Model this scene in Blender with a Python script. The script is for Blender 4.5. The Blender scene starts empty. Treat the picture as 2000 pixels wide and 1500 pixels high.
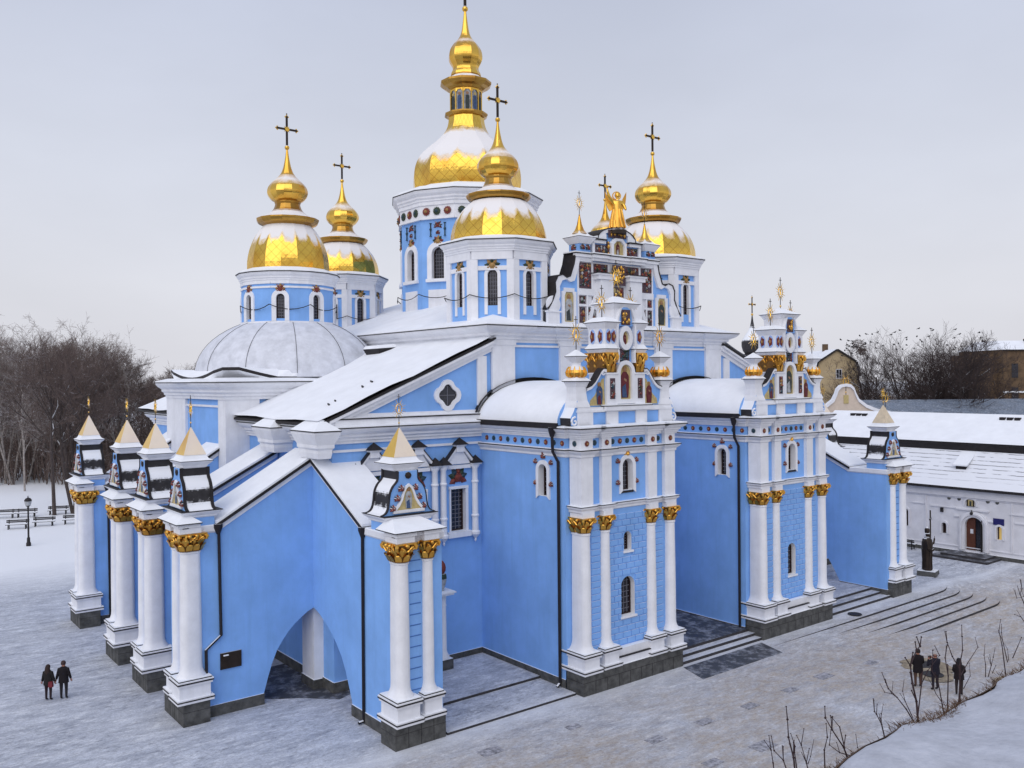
import bpy, bmesh, math, random
from math import sin, cos, pi, radians as R, sqrt
from mathutils import Vector, Matrix
random.seed(7)
S = bpy.context.scene
COL = S.collection
# ------------------------------------------------------------------ camera
cam = bpy.data.cameras.new("camera"); camo = bpy.data.objects.new("camera", cam); COL.objects.link(camo)
cam.sensor_width = 36.0; cam.lens = 1708.91 / 2000 * 36.0; cam.clip_end = 3000
CAMP = Vector((-37.77, -29.8, 14.8))
_yaw, _pit, _rol = R(51.8498), R(.38243), R(-.55434)
_fw = Vector((cos(_yaw)*cos(_pit), sin(_yaw)*cos(_pit), -sin(_pit)))
_r = _fw.cross(Vector((0, 0, 1))).normalized(); _u = _r.cross(_fw)
_r2 = _r*cos(_rol) + _u*sin(_rol); _u2 = -_r*sin(_rol) + _u*cos(_rol)
camo.matrix_world = Matrix(((_r2.x, _u2.x, -_fw.x, CAMP.x), (_r2.y, _u2.y, -_fw.y, CAMP.y), (_r2.z, _u2.z, -_fw.z, CAMP.z), (0, 0, 0, 1)))
S.camera = camo
# ------------------------------------------------------------------ world (overcast winter sky) and sun
W = bpy.data.worlds.new("World"); S.world = W; W.use_nodes = True
wn, wl = W.node_tree.nodes, W.node_tree.links
wn.clear()
SUN_EL, SUN_AZ = R(42), R(215)      # azimuth measured counter-clockwise from +X
out = wn.new('ShaderNodeOutputWorld'); mixs = wn.new('ShaderNodeMixShader')
bg1 = wn.new('ShaderNodeBackground'); bg2 = wn.new('ShaderNodeBackground')
sky = wn.new('ShaderNodeTexSky'); sky.sky_type = 'NISHITA'; sky.sun_disc = False
sky.sun_elevation = SUN_EL; sky.sun_rotation = pi/2 - SUN_AZ; sky.air_density = 1.0; sky.dust_density = 5.0
wl.new(sky.outputs[0], bg1.inputs[0]); bg1.inputs[1].default_value = 0.08
tc = wn.new('ShaderNodeTexCoord'); sep = wn.new('ShaderNodeSeparateXYZ'); wl.new(tc.outputs['Generated'], sep.inputs[0])
rmp = wn.new('ShaderNodeValToRGB'); e = rmp.color_ramp.elements
e[0].position = 0.0; e[0].color = (.80, .80, .86, 1)
e[1].position = 1.0; e[1].color = (.60, .66, .84, 1)
for p_, c_ in ((.10, (.80, .81, .88, 1)), (.22, (.74, .77, .87, 1)), (.45, (.58, .63, .78, 1))):
    x = e.new(p_); x.color = c_
wl.new(sep.outputs[2], rmp.inputs[0])
nz = wn.new('ShaderNodeTexNoise'); nz.inputs['Scale'].default_value = 2.2; nz.inputs['Detail'].default_value = 5
mp = wn.new('ShaderNodeMapping'); mp.inputs['Scale'].default_value = (1, 1, 2.5)
wl.new(tc.outputs['Generated'], mp.inputs[0]); wl.new(mp.outputs[0], nz.inputs[0])
mr = wn.new('ShaderNodeMapRange'); mr.inputs[1].default_value = .3; mr.inputs[2].default_value = .7; mr.inputs[3].default_value = .94; mr.inputs[4].default_value = 1.06
wl.new(nz.outputs[0], mr.inputs[0])
mm = wn.new('ShaderNodeVectorMath'); mm.operation = 'SCALE'; wl.new(rmp.outputs[0], mm.inputs[0]); wl.new(mr.outputs[0], mm.inputs[3])
wl.new(mm.outputs[0], bg2.inputs[0]); bg2.inputs[1].default_value = 1.0
mixs.inputs[0].default_value = .88
wl.new(bg1.outputs[0], mixs.inputs[1]); wl.new(bg2.outputs[0], mixs.inputs[2]); wl.new(mixs.outputs[0], out.inputs[0])
sl = bpy.data.lights.new("sun", 'SUN'); sl.energy = 1.3; sl.angle = R(70); sl.color = (1, .96, .92)
so = bpy.data.objects.new("sun", sl); COL.objects.link(so)
_sd = Vector((cos(SUN_AZ)*cos(SUN_EL), sin(SUN_AZ)*cos(SUN_EL), sin(SUN_EL)))
so.rotation_euler = _sd.to_track_quat('Z', 'Y').to_euler(); so.location = (0, 0, 80)
S.view_settings.view_transform = 'Standard'; S.view_settings.look = 'None'
S.view_settings.exposure = 0.0; S.view_settings.gamma = 1.0

# ------------------------------------------------------------------ materials
def mat(name, col, rough=.8, metal=0.0, var=.12, vs=3.0, snow=0.0, bump=0.0, bs=20.0, spec=.3, thr=.62, streak=0.0):
    m = bpy.data.materials.new(name); m.use_nodes = True
    n, l = m.node_tree.nodes, m.node_tree.links
    b = n['Principled BSDF']; b.inputs['Roughness'].default_value = rough; b.inputs['Metallic'].default_value = metal
    b.inputs['Specular IOR Level'].default_value = spec
    geo = n.new('ShaderNodeNewGeometry')
    t = n.new('ShaderNodeTexNoise'); t.inputs['Scale'].default_value = vs; t.inputs['Detail'].default_value = 6; t.inputs['Roughness'].default_value = .65
    l.new(geo.outputs['Position'], t.inputs['Vector'])
    mx = n.new('ShaderNodeMix'); mx.data_type = 'RGBA'
    mx.inputs[6].default_value = (*[c*(1-var) for c in col], 1); mx.inputs[7].default_value = (*[min(1, c*(1+var)) for c in col], 1)
    mpr = n.new('ShaderNodeMapRange'); mpr.inputs[1].default_value = .3; mpr.inputs[2].default_value = .7
    l.new(t.outputs[0], mpr.inputs[0]); l.new(mpr.outputs[0], mx.inputs[0])
    cur = mx.outputs[2]
    if streak:
        mpz = n.new('ShaderNodeMapping'); mpz.inputs['Scale'].default_value = (2.2, 2.2, .16); l.new(geo.outputs['Position'], mpz.inputs[0])
        tz = n.new('ShaderNodeTexNoise'); tz.inputs['Scale'].default_value = 1.0; tz.inputs['Detail'].default_value = 7; tz.inputs['Roughness'].default_value = .7; l.new(mpz.outputs[0], tz.inputs['Vector'])
        rz_ = n.new('ShaderNodeMapRange'); rz_.inputs[1].default_value = .5; rz_.inputs[2].default_value = .72; rz_.inputs[4].default_value = streak; l.new(tz.outputs[0], rz_.inputs[0])
        ms_ = n.new('ShaderNodeMix'); ms_.data_type = 'RGBA'; l.new(rz_.outputs[0], ms_.inputs[0]); l.new(cur, ms_.inputs[6]); ms_.inputs[7].default_value = (*[c*.72 for c in col], 1); cur = ms_.outputs[2]
    if snow > 0:
        sx = n.new('ShaderNodeSeparateXYZ'); l.new(geo.outputs['Normal'], sx.inputs[0])
        t2 = n.new('ShaderNodeTexNoise'); t2.inputs['Scale'].default_value = 5.0; t2.inputs['Detail'].default_value = 5
        l.new(geo.outputs['Position'], t2.inputs['Vector'])
        ad = n.new('ShaderNodeMath'); ad.operation = 'MULTIPLY_ADD'; ad.inputs[1].default_value = .35; l.new(t2.outputs[0], ad.inputs[0]); l.new(sx.outputs[2], ad.inputs[2])
        st = n.new('ShaderNodeMapRange'); st.inputs[1].default_value = thr+.12; st.inputs[2].default_value = thr+.24
        st.inputs[4].default_value = snow; l.new(ad.outputs[0], st.inputs[0])
        m2 = n.new('ShaderNodeMix'); m2.data_type = 'RGBA'; l.new(st.outputs[0], m2.inputs[0]); l.new(cur, m2.inputs[6]); m2.inputs[7].default_value = (.84, .86, .90, 1)
        cur = m2.outputs[2]
        if metal:
            mi = n.new('ShaderNodeMapRange'); mi.inputs[3].default_value = metal; mi.inputs[4].default_value = 0; l.new(st.outputs[0], mi.inputs[0]); l.new(mi.outputs[0], b.inputs['Metallic'])
            mi = n.new('ShaderNodeMapRange'); mi.inputs[3].default_value = rough; mi.inputs[4].default_value = .8; l.new(st.outputs[0], mi.inputs[0]); l.new(mi.outputs[0], b.inputs['Roughness'])
    l.new(cur, b.inputs['Base Color'])
    if bump > 0:
        t3 = n.new('ShaderNodeTexNoise'); t3.inputs['Scale'].default_value = bs; t3.inputs['Detail'].default_value = 4; l.new(geo.outputs['Position'], t3.inputs['Vector'])
        bp = n.new('ShaderNodeBump'); bp.inputs['Strength'].default_value = bump; bp.inputs['Distance'].default_value = .05
        l.new(t3.outputs[0], bp.inputs['Height']); l.new(bp.outputs[0], b.inputs['Normal'])
    return m

BLUE = mat('blue_plaster', (.225, .435, .83), .85, var=.11, vs=.55, snow=1, bump=.15, bs=30, streak=.35)
WHITE = mat('white_plaster', (.78, .79, .83), .8, var=.07, vs=1.5, snow=1, bump=.1, bs=30, streak=.28)
GRANITE = mat('grey_granite', (.085, .085, .082), .7, var=.5, vs=2.5, snow=1, bump=.25, bs=40, streak=.0)
DARK = mat('dark_roof_metal', (.020, .017, .018), .6, var=.3)
PIPE = mat('dark_downpipe', (.014, .012, .016), .5, var=.2, snow=.9, thr=.4)
SNOW = mat('roof_snow', (.82, .84, .88), .75, var=.05, vs=.8, bump=.5, bs=2.2, spec=.2)
SNOWM = mat('thin_snow_on_metal', (.03, .028, .03), .55, var=.3, snow=1, thr=.25)
GLASS = mat('dark_window_glass', (.016, .016, .024), .15, var=.4, vs=4, spec=.5)
MUNT = mat('window_bars', (.16, .16, .19), .6)
FRAME = mat('brown_window_frame', (.03, .015, .014), .6)
RED = mat('red_ceramic', (.17, .035, .025), .5, var=.5, vs=9, snow=.6, thr=.75)
TEAL = mat('teal_ceramic', (.025, .055, .075), .45, var=.5, vs=9, snow=.6, thr=.75)
GREEN = mat('green_ceramic', (.03, .05, .03), .5, var=.5, vs=9, snow=.6, thr=.75)
OCHRE = mat('ochre_ceramic', (.34, .20, .07), .5, var=.4, vs=9)
BRONZE = mat('dark_bronze', (.035, .024, .018), .5, metal=.4, var=.3, snow=.5, thr=.75)
ICONG = mat('icon_gold_ground', (.48, .38, .17), .55, var=.25, vs=6)
ICONR = mat('icon_red_robe', (.12, .02, .025), .6, var=.4, vs=5)
ICONB = mat('icon_blue_robe', (.045, .08, .17), .6, var=.4, vs=5)
ICONW = mat('icon_grey_robe', (.36, .37, .38), .6, var=.4, vs=5)
ICOND = mat('icon_dark_robe', (.035, .045, .045), .6, var=.4, vs=5)
ICONK = mat('icon_skin', (.30, .17, .10), .6)

def gold_mat(name, col, rough, snowthr=None, tiles=True, frost=False, v0=None, v1=99., usc=1.0, ts=1.6):
    m = bpy.data.materials.new(name); m.use_nodes = True
    n, l = m.node_tree.nodes, m.node_tree.links; b = n['Principled BSDF']
    geo = n.new('ShaderNodeNewGeometry'); tcx = n.new('ShaderNodeTexCoord')
    b.inputs['Metallic'].default_value = 1
    t = n.new('ShaderNodeTexNoise'); t.inputs['Scale'].default_value = 2.5; t.inputs['Detail'].default_value = 5; l.new(geo.outputs['Position'], t.inputs['Vector'])
    mx = n.new('ShaderNodeMix'); mx.data_type = 'RGBA'; l.new(t.outputs[0], mx.inputs[0])
    mx.inputs[6].default_value = (col[0]*.82, col[1]*.78, col[2]*.7, 1); mx.inputs[7].default_value = (*col, 1)
    cur = mx.outputs[2]
    tn = n.new('ShaderNodeTexNoise'); tn.inputs['Scale'].default_value = .55; tn.inputs['Detail'].default_value = 3; l.new(geo.outputs['Position'], tn.inputs['Vector'])
    tr = n.new('ShaderNodeMapRange'); tr.inputs[1].default_value = .5; tr.inputs[2].default_value = .68; tr.inputs[4].default_value = .6; l.new(tn.outputs[0], tr.inputs[0])
    m0 = n.new('ShaderNodeMix'); m0.data_type = 'RGBA'; l.new(tr.outputs[0], m0.inputs[0]); l.new(cur, m0.inputs[6]); m0.inputs[7].default_value = (col[0]*.62, col[1]*.44, col[2]*.3, 1); cur = m0.outputs[2]  # darker orange patches painted in place of dark reflections
    if tiles:      # lozenge sheets of gilded copper: seams along u+z and u-z of the UV laid on by the lathe
        uv = n.new('ShaderNodeUVMap'); su = n.new('ShaderNodeSeparateXYZ'); l.new(uv.outputs[0], su.inputs[0])
        seam = None
        for sg in (ts, -ts):
            a = n.new('ShaderNodeMath'); a.operation = 'MULTIPLY_ADD'; a.inputs[1].default_value = sg; l.new(su.outputs[1], a.inputs[0]); us_ = n.new('ShaderNodeMath'); us_.operation = 'MULTIPLY'; us_.inputs[1].default_value = ts; l.new(su.outputs[0], us_.inputs[0]); l.new(us_.outputs[0], a.inputs[2])
            fr = n.new('ShaderNodeMath'); fr.operation = 'PINGPONG'; fr.inputs[1].default_value = .5; l.new(a.outputs[0], fr.inputs[0])
            lt = n.new('ShaderNodeMapRange'); lt.inputs[1].default_value = .012; lt.inputs[2].default_value = .035; lt.inputs[3].default_value = 1; lt.inputs[4].default_value = 0; l.new(fr.outputs[0], lt.inputs[0])
            if seam is None: seam = lt.outputs[0]
            else:
                mxm = n.new('ShaderNodeMath'); mxm.operation = 'MAXIMUM'; l.new(seam, mxm.inputs[0]); l.new(lt.outputs[0], mxm.inputs[1]); seam = mxm.outputs[0]
        m2 = n.new('ShaderNodeMix'); m2.data_type = 'RGBA'; l.new(seam, m2.inputs[0]); l.new(cur, m2.inputs[6]); m2.inputs[7].default_value = (col[0]*.5, col[1]*.38, col[2]*.3, 1)
        cur = m2.outputs[2]
    b.inputs['Roughness'].default_value = rough
    if snowthr is not None or frost:
        sx = n.new('ShaderNodeSeparateXYZ'); l.new(geo.outputs['Normal'], sx.inputs[0])
        t2 = n.new('ShaderNodeTexNoise'); t2.inputs['Scale'].default_value = 1.6; t2.inputs['Detail'].default_value = 8; t2.inputs['Roughness'].default_value = .7; l.new(geo.outputs['Position'], t2.inputs['Vector'])
        ad = n.new('ShaderNodeMath'); ad.operation = 'MULTIPLY_ADD'; ad.inputs[1].default_value = .34; l.new(t2.outputs[0], ad.inputs[0])
        st = n.new('ShaderNodeMapRange')
        if frost:
            ng = n.new('ShaderNodeMath'); ng.operation = 'MULTIPLY'; ng.inputs[1].default_value = -1; l.new(sx.outputs[1], ng.inputs[0]); l.new(ng.outputs[0], ad.inputs[2])
            st.inputs[1].default_value = .2; st.inputs[2].default_value = 1.1; st.inputs[4].default_value = .72
        else:
            if v0 is None: l.new(sx.outputs[2], ad.inputs[2]); st.inputs[1].default_value = snowthr; st.inputs[2].default_value = snowthr + .2
            else:
                pp = n.new('ShaderNodeMath'); pp.operation = 'PINGPONG'; pp.inputs[1].default_value = usc*.5; l.new(su.outputs[0], pp.inputs[0])
                lb = n.new('ShaderNodeMapRange'); lb.inputs[2].default_value = usc*.28; lb.inputs[3].default_value = -.5; lb.inputs[4].default_value = .0; lb.interpolation_type = 'SMOOTHSTEP'; l.new(pp.outputs[0], lb.inputs[0])
                av = n.new('ShaderNodeMath'); l.new(su.outputs[1], av.inputs[0]); l.new(lb.outputs[0], av.inputs[1]); l.new(av.outputs[0], ad.inputs[2]); ad.inputs[1].default_value = 1.3
                st.inputs[1].default_value = v0+.55; st.inputs[2].default_value = v0+1.05
        l.new(ad.outputs[0], st.inputs[0])
        if v0 is not None and v1 < 50:
            up = n.new('ShaderNodeMapRange'); up.inputs[1].default_value = v1; up.inputs[2].default_value = v1+.5; up.inputs[3].default_value = 1; up.inputs[4].default_value = 0; av2 = n.new('ShaderNodeMath'); l.new(su.outputs[1], av2.inputs[0]); l.new(t2.outputs[0], av2.inputs[1]); l.new(av2.outputs[0], up.inputs[0]); l.new(up.outputs[0], st.inputs[4])
        m3 = n.new('ShaderNodeMix'); m3.data_type = 'RGBA'; l.new(st.outputs[0], m3.inputs[0]); l.new(cur, m3.inputs[6]); m3.inputs[7].default_value = (.82, .80, .80, 1)
        cur = m3.outputs[2]
        mi = n.new('ShaderNodeMapRange'); mi.inputs[3].default_value = 1; mi.inputs[4].default_value = 0; l.new(st.outputs[0], mi.inputs[0]); l.new(mi.outputs[0], b.inputs['Metallic'])
        mi2 = n.new('ShaderNodeMapRange'); mi2.inputs[3].default_value = rough; mi2.inputs[4].default_value = .85; l.new(st.outputs[0], mi2.inputs[0]); l.new(mi2.outputs[0], b.inputs['Roughness'])
    l.new(cur, b.inputs['Base Color'])
    bt = n.new('ShaderNodeTexNoise'); bt.inputs['Scale'].default_value = 3; l.new(geo.outputs['Position'], bt.inputs['Vector'])
    bp = n.new('ShaderNodeBump'); bp.inputs['Strength'].default_value = .25; bp.inputs['Distance'].default_value = .05; l.new(bt.outputs[0], bp.inputs['Height']); l.new(bp.outputs[0], b.inputs['Normal'])
    return m
GOLD = gold_mat('gilded_dome', (.90, .585, .105), .17, snowthr=.62, v0=1.35)
GOLD3 = gold_mat('gilded_chapel_dome', (.90, .585, .105), .17, snowthr=.62, v0=1.9)
GOLDM = gold_mat('gilded_main_dome', (.90, .585, .105), .17, snowthr=.62, v0=2.8, v1=6.6, usc=2.0, ts=1.3)
GOLDP = gold_mat('gilded_plain', (.90, .56, .105), .17, snowthr=.74, tiles=False)
GOLDR = gold_mat('dark_reflection_gilding', (.50, .29, .065), .28, snowthr=.74, tiles=False)  # darker gold for the rings: reflection of dark ground put into the colour
GOLDC = gold_mat('gilded_carving', (.88, .50, .10), .36, snowthr=1.1, tiles=False)
GOLDD = mat('shaded_gilding', (.16, .075, .015), .6, var=.4)  # core behind the carved leaves, crevice shade put into the colour
GOLDF2 = mat('frosted_gilding', (.62, .52, .38), .6, var=.15, vs=3)
GOLDF = gold_mat('gilded_frosted', (1.0, .66, .16), .3, tiles=False, frost=True)

# ------------------------------------------------------------------ mesh builder
class MB:
    def __init__(s): s.v = []; s.f = []; s.m = []; s.mats = []; s.uv = {}
    def mi(s, m):
        if m not in s.mats: s.mats.append(m)
        return s.mats.index(m)
    def face(s, pts, m, uv=None):
        b = len(s.v); s.v += [tuple(p) for p in pts]; s.f.append(tuple(range(b, b+len(pts)))); s.m.append(s.mi(m))
        if uv: s.uv[len(s.f)-1] = uv
    def hexa(s, p, m, top=None):
        for q in ((0, 3, 2, 1), (4, 5, 6, 7), (0, 1, 5, 4), (1, 2, 6, 5), (2, 3, 7, 6), (3, 0, 4, 7)):
            s.face([p[i] for i in q], top if (top and q[0] == 4) else m)
    def box(s, M, u0, u1, z0, z1, d0, d1, m):
        s.hexa([M(u0, z0, d0), M(u1, z0, d0), M(u1, z0, d1), M(u0, z0, d1), M(u0, z1, d0), M(u1, z1, d0), M(u1, z1, d1), M(u0, z1, d1)], m)
    def prism(s, M, pts, d0, d1, m, side=None, cap0=True):
        s.face([M(u, z, d1) for u, z in pts], m)
        if cap0: s.face([M(u, z, d0) for u, z in reversed(pts)], m)
        k = len(pts)
        for i in range(k):
            a, b = pts[i], pts[(i+1) % k]
            s.face([M(*a, d0), M(*b, d0), M(*b, d1), M(*a, d1)], side or m)
    def band(s, M, outer, inner, d0, d1, m):
        k = len(outer)
        for i in range(k-1):
            a, b, c, d = outer[i], outer[i+1], inner[i+1], inner[i]
            s.face([M(*a, d1), M(*b, d1), M(*c, d1), M(*d, d1)], m)
            s.face([M(*a, d0), M(*b, d0), M(*b, d1), M(*a, d1)], m)
            s.face([M(*d, d0), M(*c, d0), M(*c, d1), M(*d, d1)], m)
    def lathe(s, c, prof, n, m, ph=0.0, ext=None, cap=True, usc=1.0, sx=1.0, sy=1.0):
        # ext: Vector, stretches the far half (stadium section); prof entries (r, z[, mat])
        rings = []
        for pr in prof:
            ring = []
            for i in range(n):
                a = ph + 2*pi*i/n
                x, y = pr[0]*cos(a)*sx, pr[0]*sin(a)*sy
                if ext is not None and (cos(a)*ext[0]+sin(a)*ext[1]) > 1e-4: x += ext[0]; y += ext[1]
                ring.append((c[0]+x, c[1]+y, c[2]+pr[1]))
            rings.append(ring)
        arc = 0.0
        for k in range(len(prof)-1):
            mm_ = prof[k+1][2] if len(prof[k+1]) > 2 else m
            dl = sqrt((prof[k+1][0]-prof[k][0])**2 + (prof[k+1][1]-prof[k][1])**2)
            for i in range(n):
                j = (i+1) % n
                uv = ((i*usc, arc), ((i+1)*usc, arc), ((i+1)*usc, arc+dl), (i*usc, arc+dl))
                s.face([rings[k][i], rings[k][j], rings[k+1][j], rings[k+1][i]], mm_, uv)
            arc += dl
        if cap:
            if prof[-1][0] > 1e-4: s.face(rings[-1], prof[-1][2] if len(prof[-1]) > 2 else m)
            if prof[0][0] > 1e-4: s.face(list(reversed(rings[0])), m)
    def tube(s, pts, r, n, m, cap=True, r1=None):
        pts = [Vector(p) for p in pts]; rings = []
        for i, p in enumerate(pts):
            d = (pts[min(i+1, len(pts)-1)] - pts[max(i-1, 0)]).normalized()
            a = d.orthogonal().normalized() if i == 0 else (pa - d*pa.dot(d)).normalized()
            pa = a; b = d.cross(a)
            rr = r if r1 is None else r + (r1-r)*i/(len(pts)-1)
            rings.append([p + (a*cos(2*pi*k/n) + b*sin(2*pi*k/n))*rr for k in range(n)])
        for i in range(len(pts)-1):
            for k in range(n):
                j = (k+1) % n
                s.face([rings[i][k], rings[i][j], rings[i+1][j], rings[i+1][k]], m)
        if cap and n > 2: s.face(rings[-1], m); s.face(list(reversed(rings[0])), m)
    def ball(s, c, r, m, n=10, sz=1.0):
        k = 6
        s.lathe(c, [(max(1e-5, r*sin(pi*i/k)), -r*cos(pi*i/k)*sz) for i in range(k+1)], n, m, cap=False)
    def cornice(s, path, prof, m, closed=False):
        # prof: (out, z[, mat]); path in XY walked with the outside on its right
        k = len(path); offs = []
        for i in range(k):
            p = Vector(path[i][:2])
            dp = (p - Vector(path[i-1][:2])).normalized() if (closed or i > 0) else None
            dn = (Vector(path[(i+1) % k][:2]) - p).normalized() if (closed or i < k-1) else None
            if dp is None: nn = Vector((dn.y, -dn.x))
            elif dn is None: nn = Vector((dp.y, -dp.x))
            else:
                a, b = Vector((dp.y, -dp.x)), Vector((dn.y, -dn.x)); nn = (a+b)
                nn = nn / max(.2, (1+a.dot(b)))
            offs.append((p, nn))
        segs = k if closed else k-1
        P = lambda i, o, z: (offs[i][0].x+offs[i][1].x*o, offs[i][0].y+offs[i][1].y*o, z)
        for i in range(segs):
            j = (i+1) % k
            for a, b in zip(prof[:-1], prof[1:]):
                s.face([P(i, a[0], a[1]), P(j, a[0], a[1]), P(j, b[0], b[1]), P(i, b[0], b[1])], b[2] if len(b) > 2 else m)
        if not closed:
            for i in (0, k-1):
                s.face([P(i, a[0], a[1]) for a in prof], m)
    def build(s, name, parent=None, smooth=None, loc=None):
        me = bpy.data.meshes.new(name)
        L = Vector(loc) if loc is not None else Vector((0, 0, 0))
        me.from_pydata([tuple(Vector(v)-L) for v in s.v], [], s.f)
        for m in s.mats: me.materials.append(m)
        me.polygons.foreach_set('material_index', s.m)
        if s.uv:
            ul = me.uv_layers.new(name='UVMap')
            for fi, uv in s.uv.items():
                for k, li in enumerate(me.polygons[fi].loop_indices):
                    if k < len(uv): ul.data[li].uv = uv[k]
        bm = bmesh.new(); bm.from_mesh(me)
        bmesh.ops.remove_doubles(bm, verts=bm.verts, dist=1e-4)
        bmesh.ops.recalc_face_normals(bm, faces=bm.faces)
        bm.to_mesh(me); bm.free()
        if smooth:
            me.shade_smooth(); me.set_sharp_from_angle(angle=R(smooth))
        o = bpy.data.objects.new(name, me); COL.objects.link(o)
        o.location = L if parent is None else (0, 0, 0)
        if parent is not None: o.parent = parent
        return o

def build_each(mb, name, parent, smooth=None, gap=.03):
    """one object for each cluster of touching pieces"""
    par = list(range(len(mb.f)))
    def find(i):
        while par[i] != i: par[i] = par[par[i]]; i = par[i]
        return i
    seen = {}
    for i, f in enumerate(mb.f):
        for k in f:
            key = tuple(round(c, 3) for c in mb.v[k])
            if key in seen: par[find(i)] = find(seen[key])
            else: seen[key] = i
    isl = {}
    for i in range(len(mb.f)): isl.setdefault(find(i), []).append(i)
    box = {r: [[f(mb.v[k][a] for i in fs for k in mb.f[i]) for a in range(3)] for f in (min, max)] for r, fs in isl.items()}
    rs = list(isl); done = []
    for r in rs:
        grp = [r]; lo, hi = box[r]; ch = True
        while ch:
            ch = False
            for g in done[:]:
                if all(lo[a]-gap <= g[2][a] and g[1][a] <= hi[a]+gap for a in range(3)):
                    done.remove(g); grp += g[0]; lo = [min(lo[a], g[1][a]) for a in range(3)]; hi = [max(hi[a], g[2][a]) for a in range(3)]; ch = True
        done.append([grp, lo, hi])
    for grp, _, _ in done:
        m2 = MB()
        for r in grp:
            for i in isl[r]: m2.face([mb.v[k] for k in mb.f[i]], mb.mats[mb.m[i]])
        m2.build(name, parent, smooth)
def inst(me, name, parent, loc, sc=1.0, rz=0.0):
    o = bpy.data.objects.new(name, me); COL.objects.link(o); o.location = loc
    o.scale = sc if hasattr(sc, '__len__') else (sc, sc, sc); o.rotation_euler = (0, 0, rz)
    if parent is not None: o.parent = parent
    return o
def tag(o, label, cat, group=None):
    o['label'] = label; o['category'] = cat
    if group: o['group'] = group
    return o
def empty(name, loc, label, cat, group=None, rz=0):
    o = bpy.data.objects.new(name, None); COL.objects.link(o); o.location = loc; o.rotation_euler = (0, 0, rz); o.empty_display_size = .5
    return tag(o, label, cat, group)
def structure(o): o['kind'] = 'structure'; return o
def dup(root, loc, rz=0.0, sc=1.0, label=None):
    r = root.copy(); COL.objects.link(r); r.location = loc; r.rotation_euler = (0, 0, rz); r.scale = (sc, sc, sc)
    if label: r['label'] = label
    for ch in list(root.children):
        c = ch.copy(); COL.objects.link(c); c.parent = r
        for g in list(ch.children):
            d = g.copy(); COL.objects.link(d); d.parent = c
    return r

# coordinate maps: (u along the wall, z up, d outward)
def MF(y): return lambda u, z, d: (u, y-d, z)
def ML(x): return lambda u, z, d: (x-d, u, z)
def MR(x): return lambda u, z, d: (x+d, u, z)
def MN(cx, cy, ap, a):
    n = (cos(a), sin(a)); t = (-n[1], n[0])
    return lambda u, z, d: (cx+n[0]*(ap+d)+t[0]*u, cy+n[1]*(ap+d)+t[1]*u, z)

def outline(uc, w, zb, zs, arch=True, o=0.0, ob=0.0, n=7):
    r = w/2+o; p = [(uc-r, zb-ob)]
    if arch: p += [(uc-r*cos(pi*i/(2*n)), zs+r*sin(pi*i/(2*n))) for i in range(2*n+1)]
    else: p += [(uc-r, zs+o), (uc+r, zs+o)]
    return p + [(uc+r, zb-ob)]
def wall(mb, M, u0, u1, z0, z1, ops, dep, mw, mr_):
    ops = sorted(ops, key=lambda q: q[0]-q[1]/2); cols = []
    for q in ops:
        a, b = q[0]-q[1]/2, q[0]+q[1]/2
        if cols and a < cols[-1][1]-1e-6: cols[-1][1] = max(b, cols[-1][1]); cols[-1][0] = min(a, cols[-1][0]); cols[-1][2].append(q)
        else: cols.append([a, b, [q]])
    Q = lambda a, b, c, d: mb.face([M(a, c, 0), M(b, c, 0), M(b, d, 0), M(a, d, 0)], mw) if (b-a > 1e-5 and d-c > 1e-5) else None
    x = u0
    for a, b, qs in cols:
        Q(x, a, z0, z1); x = b; zc = z0
        for uc, w, zb, zs, arch in sorted(qs, key=lambda q: q[2]):
            Q(a, b, zc, zb); r = w/2; zt = zs + (r if arch else 0); n = 7
            if arch:
                la = [(uc-r*cos(pi*i/(2*n)), zs+r*sin(pi*i/(2*n))) for i in range(n+1)]
                ra = [(2*uc-u, z) for u, z in la]
            else: la = [(uc-r, zs), (uc, zs)]; ra = [(uc+r, zs), (uc, zs)]
            for ed, pt, sg in ((a, la, -1), (b, ra, 1)):
                p = [(ed, zb)] + ([(uc+sg*r, zb)] if abs(ed-(uc+sg*r)) > 1e-5 else []) + pt + [(ed, zt)]
                if not arch and abs(ed-(uc+sg*r)) < 1e-5: continue
                if abs(ed-(uc+sg*r)) < 1e-5: p = pt + [(ed, zt)]
                mb.face([M(u, z, 0) for u, z in p], mw)
            ol = outline(uc, w, zb, zs, arch)
            for i in range(len(ol)):
                p, q = ol[i], ol[(i+1) % len(ol)]
                mb.face([M(*p, 0), M(*q, 0), M(*q, -dep), M(*p, -dep)], mr_)
            zc = zt
        Q(a, b, zc, z1)
    Q(x, u1, z0, z1)
def window(M, uc, w, zb, zs, arch, dep, parent, name='window', nv=2, nh=5, frame=FRAME, fw=.07):
    mb = MB(); ol = outline(uc, w, zb, zs, arch)
    mb.face([M(u, z, -dep+.01) for u, z in ol], GLASS)
    if frame: mb.band(M, ol + [ol[0]], outline(uc, w-2*fw, zb+fw, zs, arch) + [(uc-w/2+fw, zb+fw)], -dep+.01, -dep+.07, frame)
    zt = zs + (w/2 if arch else 0)
    for i in range(1, nv+1):
        u = uc-w/2+w*i/(nv+1); hh = zs + (sqrt(max(0, (w/2)**2-(u-uc)**2)) if arch else 0)
        mb.box(M, u-.014, u+.014, zb+fw, hh-fw, -dep+.01, -dep+.035, MUNT)
    for i in range(1, nh+1):
        z = zb+(zt-zb)*i/(nh+1); hw = w/2-fw if z < zs else max(.03, sqrt(max(0, (w/2)**2-(z-zs)**2))-fw)
        mb.box(M, uc-hw, uc+hw, z-.014, z+.014, -dep+.01, -dep+.032, MUNT)
    return mb.build(name, parent)
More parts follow.
